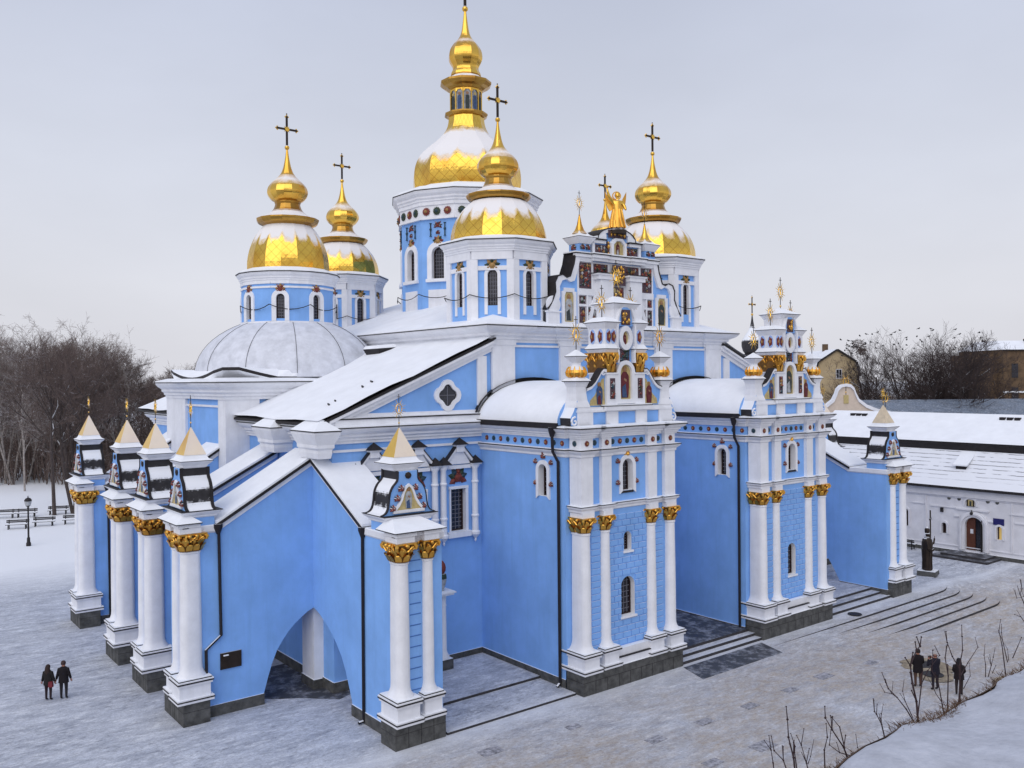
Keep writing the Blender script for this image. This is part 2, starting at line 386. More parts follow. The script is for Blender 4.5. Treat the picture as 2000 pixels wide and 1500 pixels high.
def surround(mb, M, uc, w, zb, zs, arch, o, th=.07, sill=True):
    mb.band(M, outline(uc, w, zb, zs, arch, o, o*.7 if not sill else 0), outline(uc, w, zb, zs, arch, 0, 0), 0, th, WHITE)
    if sill: mb.box(M, uc-w/2-o-.06, uc+w/2+o+.06, zb-.22, zb-.001, 0.002, th+.12, WHITE)
def disc(mb, M, u, z, r, d, m, n=12, lob=.18, asp=1.0):
    c = M(u, z, d); P = []
    for i in range(n*2):
        a = pi*i/n; rr = r*(1 if i % 2 == 0 else 1-lob); P.append((u+rr*cos(a)*asp, z+rr*sin(a)))
    for i in range(n*2):
        a, b = P[i], P[(i+1) % (n*2)]
        mb.face([M(*a, .0), M(*b, .0), M(*b, d*.5), M(*a, d*.5)], m)
        mb.face([M(*a, d*.5), M(*b, d*.5), c], m)
def rosette(M, u, z, r, parent, m, name='rosette'):
    mb = MB(); disc(mb, M, u, z, r, r*.5, m); disc(mb, lambda a, b, c: M(a, b, c+r*.3), u, z, r*.4, r*.5, OCHRE if m is RED else TEAL, 6)
    return mb.build(name, parent)
def leafy(M, u, z, w, h, parent, name='carved_flower', ms=None, seed=0):
    # cluster of carved leaves and a bud
    rnd = random.Random(seed); mb = MB(); ms = ms or (RED, TEAL, RED, OCHRE)
    for k in range(7):
        a = pi*(-.15 + 1.3*k/6) + rnd.uniform(-.1, .1); L = .5*(w if abs(cos(a)) > .6 else h)
        ca, sa = cos(a), sin(a); m = ms[k % len(ms)]
        t = (u+ca*L, z+sa*L); wd = .16*min(w, h)
        l_, r_ = (u+ca*L*.55-sa*wd, z+sa*L*.55+ca*wd), (u+ca*L*.55+sa*wd, z+sa*L*.55-ca*wd)
        top = M(u+ca*L*.5, z+sa*L*.5, .14); b0 = (u, z)
        for p, q in ((b0, l_), (l_, t), (t, r_), (r_, b0)):
            mb.face([M(*p, .02), M(*q, .02), top], m)
    disc(mb, M, u, z, .2*min(w, h)+.03, .18, ms[0], 6)
    return mb.build(name, parent)
RELB = mat('relief_ground', (.09, .055, .07), .7, var=.4, vs=9)
REDL = mat('light_red_ceramic', (.30, .075, .055), .5, var=.4, vs=9)
def relief(M, u0, u1, z0, z1, parent, name='carved_relief', seed=0, ms=None, k=None):
    # a panel densely filled with carved foliage
    rnd = random.Random(seed); mb = MB(); ms = ms or (RED, RED, REDL, TEAL, GREEN, OCHRE, ICONW)
    mb.box(M, u0, u1, z0, z1, 0, .03, RELB)
    k = k or int(max(6, (u1-u0)*(z1-z0)/.035))
    for i in range(k):
        r = rnd.uniform(.07, .13); u = rnd.uniform(u0+r, u1-r) if u1-u0 > 2*r else (u0+u1)/2; z = rnd.uniform(z0+r, z1-r) if z1-z0 > 2*r else (z0+z1)/2
        disc(mb, lambda a, b, c: M(a, b, c+.03), u, z, r, r*.9, rnd.choice(ms), 4, .45)
    return mb.build(name, parent)
def icon(M, pts, uc, z0, z1, robe, parent, name='icon_panel', robe2=None, mother=False):
    mb = MB(); mb.prism(M, pts, 0, .03, ICONG)
    h = z1-z0; N = lambda a, b, c: M(a, b, c+.03)
    w = h*.15
    rb = [(uc-w*.9, z0+.04*h), (uc+w*.9, z0+.04*h), (uc+w*1.15, z0+.4*h), (uc+w*1.05, z0+.68*h), (uc+w*.45, z0+.80*h), (uc-w*.45, z0+.80*h), (uc-w*1.05, z0+.68*h), (uc-w*1.15, z0+.4*h)]
    disc(mb, N, uc, z0+.87*h, h*.105, .012, OCHRE, 10, 0)
    mb.prism(N, rb, 0, .025, robe)
    if robe2: mb.prism(lambda a, b, c: M(a, b, c+.056), [(uc-w*.75, z0+.05*h), (uc+w*.5, z0+.05*h), (uc+w*.15, z0+.45*h), (uc-w*.8, z0+.35*h)], 0, .012, robe2)
    disc(mb, lambda a, b, c: M(a, b, c+.045), uc, z0+.87*h, h*.055, .03, ICONK, 6, 0, .8)
    mb.prism(lambda a, b, c: M(a, b, c+.056), [(uc-w*.3, z0+.56*h), (uc+w*.35, z0+.5*h), (uc+w*.45, z0+.57*h), (uc-w*.2, z0+.62*h)], 0, .012, ICONK)
    return mb.build(name, parent)

def cartouche(M, u, z, parent):
    mb = MB(); mb.prism(M, [(u+.19*cos(2*pi*i/12), z+.36*sin(2*pi*i/12)) for i in range(12)], 0, .02, BLUEP)
    disc(mb, lambda a, b, c: M(a, b, c+.021), u, z, .30, .08, RED, 5, .28, .5); disc(mb, lambda a, b, c: M(a, b, c+.05), u, z, .12, .09, OCHRE, 5, .3, .6)
    return mb.build('cartouche', parent)
BLUEP = mat('pale_blue_paint', (.35, .5, .85), .8, var=.05)
# ---- shared carved pieces
def capital_mesh():
    mb = MB()
    mb.lathe((0, 0, 0), [(.42, 0), (.47, .03), (.44, .06), (.46, .3), (.50, .62), (.52, .9)], 16, GOLDD)
    for row, (z, h, off) in enumerate(((.05, .36, 0), (.3, .40, .5))):
        for k in range(8):
            a = 2*pi*(k+off)/8; ca, sa = cos(a), sin(a); P = []
            for t, o, w in ((0, .45, .15), (.5, .53, .17), (.85, .62, .15), (1, .65, .07), (.86, .66, .06)):
                P.append((o+row*.03, z+h*t, w))
            for p, q in zip(P[:-1], P[1:]):
                mb.face([(ca*p[0]-sa*p[2], sa*p[0]+ca*p[2], p[1]), (ca*p[0]+sa*p[2], sa*p[0]-ca*p[2], p[1]), (ca*q[0]+sa*q[2], sa*q[0]-ca*q[2], q[1]), (ca*q[0]-sa*q[2], sa*q[0]+ca*q[2], q[1])], GOLDC)
                mb.face([(ca*(p[0]-.05)-sa*p[2], sa*(p[0]-.05)+ca*p[2], p[1]), (ca*(p[0]-.05)+sa*p[2], sa*(p[0]-.05)-ca*p[2], p[1]), (ca*(q[0]-.05)+sa*q[2], sa*(q[0]-.05)-ca*q[2], q[1]), (ca*(q[0]-.05)-sa*q[2], sa*(q[0]-.05)+ca*q[2], q[1])], GOLDC)
    for k in range(4):
        a = pi/4+pi/2*k; c, s_ = cos(a), sin(a)
        sp = [(.48+.18*t, .50+.40*t) for t in (0, .35, .7, 1)] + [(.68+.12*cos(b), .78+.12*sin(b)) for b in (1.2, .2, -.9, -2, -3.2, -4.3)] + [(.68, .78)]
        mb.tube([(c*r, s_*r, z) for r, z in sp], .085, 5, GOLDC)
        b = pi/2*k; c, s_ = cos(b), sin(b)
        mb.ball((c*.60, s_*.60, .86), .12, GOLDC, 8)
        for sg in (-1, 1):
            sp = [(.56, sg*.05, .55), (.60, sg*.2, .72), (.60, sg*.33, .80), (.62, sg*.36, .70), (.62, sg*.27, .68)]
            mb.tube([(c*r-s_*w, s_*r+c*w, z) for r, w, z in sp], .05, 5, GOLDC)
    for z0, z1, r in ((.90, .95, .52), (.95, 1.0, .56)):
        mb.box(lambda u, z, d: (u, d, z), -r, r, z0, z1, -r, r, GOLDC)
    o = mb.build('capital', None, 40); me = o.data; bpy.data.objects.remove(o); return me
CAPM = capital_mesh()
def capital(parent, x, y, z, r, h):
    return inst(CAPM, 'capital', parent, (x, y, z), (r/.42, r/.42, h))
def sunburst_mesh():
    mb = MB(); T = lambda u, z: (u, 0, z)
    mb.tube([T(.3*cos(a), .42*sin(a)*1.0) for a in [2*pi*i/16 for i in range(17)]], .04, 5, GOLDP, False)
    for i in range(16):
        a = 2*pi*i/16; c, s_ = cos(a), sin(a); L = .78 if i % 2 else .62
        mb.tube([T(.32*c, .44*s_), T(L*c, L*1.1*s_)], .035, 4, GOLDP, True, .012)
    mb.tube([T(.0, -.28), T(.02, 0), T(-.02, .28)], .07, 5, GOLDP, True, .05)
    mb.ball(T(0, .22), .08, GOLDP, 6)
    mb.tube([T(0, -1.9), T(0, -.44)], .035, 5, BRONZE); mb.ball(T(0, -1.25), .09, GOLDP, 8)
    mb.tube([T(0, .45), T(0, 1.3)], .03, 5, BRONZE); mb.tube([T(-.16, 1.05), T(.16, 1.05)], .03, 5, BRONZE)
    o = mb.build('sunburst', None); me = o.data; bpy.data.objects.remove(o); return me
SUNM = sunburst_mesh()
def sunburst(parent, x, y, z, r, rz=0.0): return inst(SUNM, 'sunburst_finial', parent, (x, y, z), r/.75, rz)
def cross_mesh():
    mb = MB(); Z = lambda a, b: (a, 0, b)
    D = BRONZE
    mb.box(lambda u, z, d: (u, d, z), -.055, .055, .2, 2.0, -.05, .05, D); mb.box(lambda u, z, d: (u, d, z), -.6, -.056, 1.2, 1.31, -.05, .05, D)
    mb.box(lambda u, z, d: (u, d, z), .056, .6, 1.2, 1.31, -.05, .05, D)
    for c in ((-.62, 1.255), (.62, 1.255), (0, 2.02)):
        mb.ball((c[0], 0, c[1]), .085, D, 8)
        for a, b in ((.09, 0), (-.09, 0), (0, .09), (0, -.09)): mb.ball((c[0]+a, 0, c[1]+b), .055, GOLDP, 6)
    mb.ball((0, 0, 2.2), .045, D, 6); mb.ball((0, 0, .12), .15, GOLDP, 10)
    disc(mb, lambda u, z, d: (u, -.05-d, z), 0, 1.255, .17, .05, GOLDP, 8, .3); disc(mb, lambda u, z, d: (u, .05+d, z), 0, 1.255, .17, .05, GOLDP, 8, .3)
    for i in range(4):
        a = pi/4+pi/2*i; mb.tube([(.08*cos(a), 0, 1.255+.08*sin(a)), (.26*cos(a), 0, 1.255+.26*sin(a))], .03, 4, GOLDP, True, .008)
    o = mb.build('cross', None, 40); me = o.data; bpy.data.objects.remove(o); return me
CROSSM = cross_mesh()

def column(parent, x, y, zb, zt, r, ext=None, name='column', ped=.95):
    """pedestal, flared base and tapering shaft; ext stretches it back into the wall"""
    mb = MB(); q = r*1.62; ex = ext or (0, 0)
    def slab(h0, h1, o, m=WHITE):
        x0, x1 = x-q-o+min(0, ex[0]), x+q+o+max(0, ex[0]); y0, y1 = y-q-o+min(0, ex[1]), y+q+o+max(0, ex[1])
        mb.box(lambda u, z, d: (u, d, z), x0, x1, h0, h1, y0, y1, m)
    slab(zb, zb+.10, .12); slab(zb+.10, zb+.15, .14, DARK); slab(zb+.15, zb+.21, .12)  # dark slabs paint the shadow lines between the pedestal mouldings
    slab(zb+.211, zb+ped-.26, 0)
    slab(zb+ped-.259, zb+ped-.16, .07); slab(zb+ped-.159, zb+ped-.10, .11, DARK); slab(zb+ped-.099, zb+ped-.04, .10); slab(zb+ped-.039, zb+ped, .05, DARK)  # shadow lines of the pedestal cap, likewise as dark slabs
    slab(zb+ped+.001, zb+ped+.03, .04, SNOW)
    H = zt-zb-ped
    mb.lathe((x, y, zb+ped+.03), [(r*1.5, 0), (r*1.42, .06), (r*1.18, .16), (r*1.04, .30), (r, .5), (r*1.0, H*.35), (r*.96, H*.6), (r*.88, H-.22), (r*.87, H-.16), (r*.99, H-.13), (r*.99, H-.06), (r*.88, H-.04), (r*.88, H-.03)], 24, WHITE, ext=Vector(ext) if ext else None)
    return mb.build(name, parent, 35)

# =================================================================== the cathedral
CA = empty('cathedral', (0, 0, 0), 'large blue and white cathedral with gold onion domes, snow on its roofs', 'cathedral')
EAVE = [(0, 0), (.12, 0), (.12, .18), (.22, .22), (.22, .34), (.36, .46), (.36, .6), (.6, .78), (.72, .95), (.72, 1.04)]
def prof(z0, h, out, base=EAVE, dark=True, snow=True, top=.0):
    p = [(o/.72*out, z0+z/1.04*h) for o, z in base]
    if dark: p += [(out+.05, z0+h+.001, DARK), (out+.05, z0+h+.05, DARK)]
    if snow: p += [(out+.03, z0+h+.051, DARK), (out+.02, z0+h+.11, SNOW), (0, z0+h+.16+top, SNOW)]
    return p

# ---------------------------------------------------------------- nave (tall cross block)
NX, NY0, NY1 = 9.6, 7.9, 38.0
mb = MB()
mb.box(lambda u, z, d: (u, d, z), -NX, NX, 0, 17.0, NY0, NY1, BLUE)
nave = mb.build('nave_wall', CA)
mb = MB()
for a, b in ((-NX, -8.05), (-4.75, -3.2), (3.2, 4.75), (8.05, NX)):
    mb.box(MF(NY0), a, b, 12.4, 16.6, .002, .16, WHITE)
    for c, d in ((a, b),):
        mb.box(MF(NY0), c-.06, d+.06, 16.6, 17.0, .002, .2, WHITE)
for u in (8.0, 14.2, 20.4):
    mb.box(ML(-NX), u+.002, u+1.5, 15, 17.0, .002, .16, WHITE)
for a, b in ((-8.0, -4.8), (-3.15, 3.15), (4.8, 8.0)):
    mb.box(MF(NY0), a, b, 16.5, 16.62, .002, .1, WHITE)
build_each(mb, 'nave_pilaster', nave)
mb = MB()
path = [(-NX, NY1), (-NX, 21.9), (-NX, NY0), (-8.0, NY0), (-8.0, NY0+.12), (-4.8, NY0+.12), (-4.8, NY0), (-3.15, NY0), (-3.15, NY0+.12), (3.15, NY0+.12), (3.15, NY0), (4.8, NY0), (4.8, NY0+.12), (8.0, NY0+.12), (8.0, NY0), (NX, NY0), (NX, NY1)]
mb.cornice(path, prof(16.75, .85, .92, snow=True), WHITE)
mb.build('nave_cornice', nave)
mb = MB()      # hipped snow roof
ex = 10.5; z0, zr = 17.66, 21.4
A, B_, C_, D_ = (-ex, 7.0, z0), (ex, 7.0, z0), (ex, 39, z0), (-ex, 39, z0); r1, r2 = (0, 18.0, zr), (0, 28.5, zr)
for f in ((A, B_, r1), (B_, C_, r2, r1), (C_, D_, r2), (D_, A, r1, r2)): mb.face(f, SNOW)
mb.face((A, B_, C_, D_), DARK)
mb.build('nave_roof', CA)

# ---------------------------------------------------------------- aisles
AX = 19.0
def aisle(sg):
    mb = MB(); X = lambda x: sg*x
    # body with facade windows on the left only where the photograph shows them
    F = lambda u, z, d: (sg*u, NY0-d, z)
    wins = [(-11.83, .92, 6.85, 9.05, False), (-14.35, .92, 6.85, 9.05, False), (-16.87, .92, 6.85, 9.05, False)]
    wall(mb, F, -AX, -9.6, 0, 12.3, wins, .28, BLUE, WHITE)
    mb.face([(X(-AX), NY0, 0), (X(-AX), 36, 0), (X(-AX), 36, 12.3), (X(-AX), NY0, 12.3)], BLUE)
    mb.face([(X(-AX), 36, 0), (X(-9.6), 36, 0), (X(-9.6), 36, 12.3), (X(-AX), 36, 12.3)], BLUE)
    # half gable over the facade
    g = [(-19.0, 12.9), (-9.62, 12.9), (-9.62, 16.6), (-10.1, 16.45)]
    mb.prism(F, g, -.6, .0, BLUE)
    w = mb.build('aisle_wall', CA)
    for q in wins: window(F, *q[:4], False, .28, w, nv=3, nh=9)
    mb = MB()
    for q in wins:
        uc = q[0]
        mb.box(F, uc-.46-.25, uc+.46+.25, 6.55, 6.84, .002, .22, WHITE)
        mb.box(F, uc-.6, uc+.62, 9.06, 9.2, .002, .1, WHITE); mb.box(F, uc+.461, uc+.62, 6.841, 9.059, .002, .08, WHITE); mb.box(F, uc-.55, uc-.461, 6.841, 9.059, .002, .06, WHITE)
        for s2 in (-1, 1):
            u = uc+s2*1.0
            mb.lathe(F(u, 0, .16), [(.02, 6.2), (.07, 6.3), (.05, 6.38), (.26, 6.62), (.26, 6.75), (.18, 6.8), (.17, 7.5), (.21, 7.55), (.21, 7.62), (.17, 7.67), (.16, 9.3), (.2, 9.34), (.2, 9.42), (.16, 9.46), (.15, 10.05), (.25, 10.22), (.25, 10.3)], 12, WHITE)
            c = F(u, 10.31, .16)
            mb.box(F, u-.27, u+.27, 10.3, 10.38, .003, .43, WHITE)
            for k in range(4):
                a, b = [(-.34, -.0), (.34, -.0), (.34, .5), (-.34, .5)][k], [(-.34, .0), (.34, .0), (.34, .5), (-.34, .5)][(k+1) % 4]
                mb.face([F(u+a[0], 10.381, a[1]+.01), F(u+b[0], 10.381, b[1]+.01), F(u, 10.8, .2)], DARK)
        mb.box(F, uc-.72, uc+.72, 10.12, 10.3, .003, .18, WHITE)
        mb.prism(F, [(uc-.72, 10.36), (uc+.72, 10.36), (uc+.26, 11.0), (uc-.26, 11.0)], .004, .16, WHITE)
        for s2 in (-1, 1):
            mb.prism(F, [(uc+s2*.78, 10.45), (uc+s2*.26, 11.05), (uc+s2*.26, 11.22), (uc+s2*.9, 10.5)], .005, .26, WHITE)
            mb.prism(F, [(uc+s2*.26, 11.221), (uc+s2*.9, 10.501), (uc+s2*.92, 10.55), (uc+s2*.26, 11.28)], .005, .3, DARK)
        mb.box(F, uc-.25, uc+.25, 11.0, 11.3, .006, .32, WHITE); mb.box(F, uc-.31, uc+.31, 11.3, 11.38, .006, .4, WHITE)
        for k in range(4):
            a, b = [(-.4, .0), (.4, .0), (.4, .48), (-.4, .48)][k], [(-.4, .0), (.4, .0), (.4, .48), (-.4, .48)][(k+1) % 4]
            mb.face([F(uc+a[0], 11.381, a[1]+.01), F(uc+b[0], 11.381, b[1]+.01), F(uc, 11.75, .2)], DARK)
    build_each(mb, 'window_aedicule', w, 35)
    for i, q in enumerate(wins): leafy(F, q[0], 9.65, 1.25, 1.2, w, seed=i, ms=(RED, TEAL, GREEN))
    # cornice of the facade wall and the side wall, gable trims
    mb = MB()
    pth = [(-AX, 36), (-AX, NY0), (-10.2, NY0)]
    if sg < 0: pth = [(10.2, NY0), (AX, NY0), (AX, 36)]
    mb.cornice(pth, prof(11.75, .75, .7), WHITE)
    for a, b, c, d in ((12.62, 12.9, .0, .35), (11.35, 11.47, 0, .1)): mb.box(F, -AX+.02, -10.2, a, b, .003+c, d, WHITE)
    mb.box(F, -19.0, -10.2, 12.9, 12.96, .004, .4, DARK); mb.box(F, -19.0, -10.2, 12.961, 13.0, .004, .36, SNOW)
    mb.box(F, -10.55, -9.95, 12.97, 16.0, .003, .12, WHITE)
    mb.box(F, -17.15, -10.56, 13.0, 13.16, .003, .10, WHITE); mb.prism(F, [(-19.0, 12.99), (-17.16, 12.99), (-17.16, 13.6)], .003, .1, WHITE)
    sl_ = lambda u: 12.78+(u+19.6)*.41
    for k, (dz, t, o) in enumerate(((-.62, .24, .14), (-.38, .2, .3), (-.18, .14, .42))):
        mb.prism(F, [(-19.3, sl_(-19.3)+dz), (-9.62, sl_(-9.62)+dz), (-9.62, sl_(-9.62)+dz+t), (-19.3, sl_(-19.3)+dz+t)], .004, o, WHITE)
    mb.build('aisle_cornice', w)
    # quatrefoil window
    uq, zq = -12.45, 13.95
    mb = MB()
    def qf(r, o):
        P = []
        for k in range(4):
            cx_, cz_ = uq+o*cos(pi/2*k), zq+o*sin(pi/2*k)
            for i in range(7):
                a = pi/2*k - pi/2*.82 + pi*.82*i/6; P.append((cx_+r*cos(a), cz_+r*sin(a)))
        return P
    o_, i_ = qf(.44, .38), qf(.27, .3)
    mb.band(F, o_+[o_[0]], i_+[i_[0]], 0, .14, WHITE); mb.face([F(u, z, .03) for u, z in i_], GLASS)
    mb.box(F, uq-.015, uq+.015, zq-.5, zq+.5, .03, .05, MUNT); mb.box(F, uq-.5, uq+.5, zq-.015, zq+.015, .03, .052, MUNT)
    mb.build('quatrefoil_window', w)
    # lean-to roof
    mb = MB(); ye = 7.45
    rb = lambda x: 12.78+(x+19.6)*.41
    P = [(X(-19.9), ye, rb(-19.9)), (X(-9.55), ye, rb(-9.55)), (X(-9.55), 37, rb(-9.55)), (X(-19.9), 37, rb(-19.9))]
    n = 24
    for i in range(n):      # drifted, slightly uneven snow
        ya, yb = ye+(37-ye)*i/n, ye+(37-ye)*(i+1)/n
        for j in range(8):
            xa, xb = -19.9+10.35*j/8, -19.9+10.35*(j+1)/8
            zf = lambda x, y: rb(x)+.24+.04*sin(x*1.7+y*.6)+.03*sin(y*1.3-x)
            mb.face([(X(xa), ya, zf(xa, ya)), (X(xb), ya, zf(xb, ya)), (X(xb), yb, zf(xb, yb)), (X(xa), yb, zf(xa, yb))], SNOW)
    mb.hexa([P[0], P[1], P[2], P[3]] + [(p[0], p[1], p[2]+.1) for p in P], DARK)
    for x, y, L_ in ((-18.3, 9.6, .35), (-17.9, 9.7, .25), (-16.2, 10.0, .3), (-15.6, 10.1, .45)):
        z = rb(x)+.30; mb.hexa([(X(x), y, z-.1), (X(x+L_*.3), y+L_, z-.1+.04), (X(x+L_*.3+.07), y+L_, z-.06), (X(x+.07), y, z-.1), (X(x), y, z), (X(x+L_*.3), y+L_, z+.04), (X(x+L_*.3+.07), y+L_, z+.04), (X(x+.07), y, z)], DARK)
    r = mb.build('aisle_roof', w, 40)
    mb = MB()
    if sg > 0:      # small snow-covered roof hatch
        mb.hexa([(-11.5, 16.5, 16.2), (-10.6, 16.5, 16.5), (-10.6, 18, 16.5), (-11.5, 18, 16.2), (-11.7, 16.3, 16.65), (-10.4, 16.3, 16.75), (-10.4, 18.2, 16.75), (-11.7, 18.2, 16.65)], DARK)
        mb.hexa([(-11.7, 16.3, 16.66), (-10.4, 16.3, 16.76), (-10.4, 18.2, 16.76), (-11.7, 18.2, 16.66), (-11.6, 16.4, 16.85), (-10.5, 16.4, 16.95), (-10.5, 18.1, 16.95), (-11.6, 18.1, 16.85)], SNOW)
        mb.build('roof_hatch', r)
    # corner pilaster blocks under the eaves
    for (xa, xb, ya, yb, nm) in ((-19.98, -19.35, 7.3, 9.2, 'corner_entablature'), (-19.95, -19.0, 12.35, 14.05, 'side_entablature')):
        mb = MB()
        lv = [(0, 11.15), (.05, 11.4), (.05, 11.55), (.13, 11.65), (.13, 11.8), (.24, 12.05), (.34, 12.3), (.34, 12.4)]
        pr = [(o, z) for o, z in lv]
        def ring(o, z): return [(X(xa-o), ya-o, z), (X(xb+o), ya-o, z), (X(xb+o), yb+o, z), (X(xa-o), yb+o, z)]
        for (o1, z1), (o2, z2) in zip(pr[:-1], pr[1:]):
            a, b = ring(o1, z1), ring(o2, z2)
            for k in range(4): mb.face([a[k], a[(k+1) % 4], b[(k+1) % 4], b[k]], WHITE)
        mb.face(ring(0, 11.15), WHITE)
        a, b = ring(.38, 12.401), ring(.38, 12.45)
        for k in range(4): mb.face([a[k], a[(k+1) % 4], b[(k+1) % 4], b[k]], DARK)
        mb.face(a, DARK)
        a, b = ring(.37, 12.451), ring(-.25, 12.95)
        for k in range(4): mb.face([a[k], a[(k+1) % 4], b[(k+1) % 4], b[k]], SNOW)
        mb.face(b, SNOW)
        mb.build(nm, w)
    # white corner pier that carries the building's corner
    mb = MB(); mb.box(lambda u, z, d: (X(u), d, z), -19.5, -18.2, .45, 11.0, 9.0, 10.3, WHITE); mb.box(lambda u, z, d: (X(u), d, z), -19.55, -18.15, 0, .449, 8.95, 10.35, GRANITE)
    mb.build('corner_pier', w)
    mb = MB()
    mb.box(F, -19.05, -10.2, 0, .5, .004, .07, GRANITE); mb.box(lambda u, z, d: (X(-19.0-d), u, z), NY0, 18.0, 0, .5, .004, .07, GRANITE)
    build_each(mb, 'base_course', w)
    # painted urn on its pillar beside the portal
    mb = MB(); c = F(-13.45, 0, .85)
    mb.lathe(c, [(.36, .75), (.36, .84), (.26, 1.0), (.23, 1.15), (.21, 3.35), (.23, 3.37), (.23, 3.42), (.21, 3.45), (.22, 3.85), (.3, 3.95)], 14, WHITE)
    mb.box(F, -13.9, -13.0, 3.951, 4.05, .4, 1.3, WHITE); mb.box(F, -13.98, -12.92, 4.051, 4.12, .32, 1.38, WHITE); mb.box(F, -15.6, -13.99, 4.0, 4.12, .5, 1.1, WHITE)
    mb.box(F, -13.85, -13.05, 0, .74, .45, 1.25, GRANITE)
    mb.lathe((c[0], c[1], 4.121), [(.12, 0), (.1, .08), (.2, .3), (.24, .5), (.25, .62)], 14, ICONW); mb.lathe((c[0], c[1], 4.75), [(.26, 0), (.25, .12), (.22, .24)], 14, GREEN)
    mb.lathe((c[0], c[1], 5.0), [(.12, 0), (.2, .12), (.22, .3), (.18, .48), (.08, .62), (.01, .68)], 12, RED)
    mb.build('urn_pillar', w, 40)
    return w
aisle(1); aisle(-1)

# ---------------------------------------------------------------- transept chapels with snowy half domes
def chapel(sg):
    mb = MB(); X = lambda x: sg*x
    XY = lambda u, z, d: (X(u), d, z)
    mb.box(XY, -20.2, -9.7, 0, 14.2, 18.2, 28.6, BLUE)
    w = mb.build('chapel_wall', CA)
    mb = MB()
    for a, b in ((-20.36, -18.4),):
        mb.box(XY, a, b, 0.5, 13.9, 18.04, 18.199, WHITE)
    mb.box(XY, -20.36, -20.201, .5, 13.9, 18.2, 19.2, WHITE); mb.box(XY, -20.36, -20.201, .5, 13.9, 24.9, 28.6, WHITE)
    mb.box(XY, -18.4, -10, 13.3, 13.42, 18.1, 18.199, WHITE); mb.box(XY, -20.3, -20.201, 13.3, 13.42, 19.2, 24.9, WHITE)
    mb.box(XY, -18.4, -10, 13.9, 14.2, 18.08, 18.199, WHITE); mb.box(XY, -20.32, -20.201, 13.9, 14.2, 19.2, 24.9, WHITE)
    build_each(mb, 'chapel_pilaster', w)
    mb = MB(); pth = [(-20.3, 28.6), (-20.3, 18.1), (-10, 18.1)] if sg > 0 else [(10, 18.1), (20.3, 18.1), (20.3, 28.6)]
    mb.cornice(pth, prof(13.75, .95, .75, top=.12), WHITE)
    mb.build('chapel_cornice', w)
    # raised skirt between the square walls and the round dome
    mb = MB(); cx, cy = -14.2, 23.4
    hx, hy = 6.2, 5.4
    ring = []
    for i in range(48):
        a = 2*pi*i/48; c, s_ = cos(a), sin(a); k = min(hx/max(1e-6, abs(c)), hy/max(1e-6, abs(s_))); k = min(k, 7.6)
        bump = .55*max(0, (k-6.2)/1.4)
        ring.append((X(cx+k*c), cy+k*s_, 14.86+bump, c, s_))
    for i in range(48):
        p, q = ring[i], ring[(i+1) % 48]
        mb.face([(p[0], p[1], p[2]-.02), (q[0], q[1], q[2]-.02), (q[0], q[1], q[2]+.16), (p[0], p[1], p[2]+.16)], DARK)  # upright edge coloured dark for the shade on its face
        a, b = (X(cx+5.6*p[3]), cy+5.6*p[4], 15.5), (X(cx+5.6*q[3]), cy+5.6*q[4], 15.5)
        mb.face([(p[0], p[1], p[2]+.161), (q[0], q[1], q[2]+.161), b, a], SNOW)
        mb.face([(p[0], p[1], p[2]-.02), (q[0], q[1], q[2]-.02), (X(cx+7.2*q[3]), cy+6.2*q[4], 14.75), (X(cx+7.2*p[3]), cy+6.2*p[4], 14.75)], SNOW)
    mb.build('dome_skirt', w)
    mb = MB(); P = [(5.75, 15.0)] + [(5.75*cos(t), 15.2+3.7*sin(t)) for t in [R(6*i) for i in range(0, 11)]] + [(2.7, 18.5)]
    mb.lathe((X(cx), cy, 0), P, 48, SNOWD)
    d = mb.build('half_dome', w, 60)
    mb = MB()      # standing seams showing through the snow
    for i in range(12):
        a = 2*pi*(i+.35)/12
        mb.tube([(X(cx)+r*1.003*cos(a), cy+r*1.003*sin(a), z+.015) for r, z in P[1:-1]], .013, 4, DARK, False)
    mb.build('dome_seam', w)
    return w
SNOWD = mat('dome_snow', (.62, .64, .70), .75, var=.16, vs=1.6, bump=.3, bs=4)
chapel(1); chapel(-1)

# ---------------------------------------------------------------- dome towers
def dome_profile(kind):
    if kind == 'small':     # above eave level 0, real metres
        return [(2.86, 0), (2.82, .25), (2.80, .7), (2.66, 1.25), (2.38, 1.8), (1.98, 2.3), (1.62, 2.62)], \
               [(1.45, 2.55), (1.5, 2.62), (1.74, 2.72), (1.86, 2.86), (1.9, 3.02), (1.72, 3.1), (1.3, 3.26), (1.0, 3.46), (.84, 3.68), (.76, 3.95), (.80, 4.05), (.80, 4.12)], \
               [(.82, 4.12), (1.0, 4.24), (1.2, 4.5), (1.24, 4.72), (1.16, 5.0), (.92, 5.3), (.62, 5.58), (.40, 5.86), (.26, 6.2), (.17, 6.6), (.10, 7.0), (.06, 7.35), (.05, 7.45)]
    return [(4.6, 0), (4.2, .35), (4.0, .75), (4.05, 1.3), (4.06, 1.9), (3.95, 2.6), (3.55, 3.4), (2.95, 4.0), (2.35, 4.5), (1.85, 5.0), (1.52, 5.5), (1.38, 6.0), (1.33, 6.5)], \
           [(1.30, 6.4), (1.45, 6.42), (1.62, 6.55), (1.62, 6.66), (1.3, 6.7), (1.2, 6.72)], \
           [(1.15, 9.5), (1.1, 9.7), (.98, 9.95), (1.0, 10.2), (1.22, 10.6), (1.27, 10.95), (1.18, 11.4), (.9, 11.85), (.58, 12.2), (.36, 12.6), (.24, 13.1), (.15, 13.8), (.09, 14.3), (.08, 14.6)]
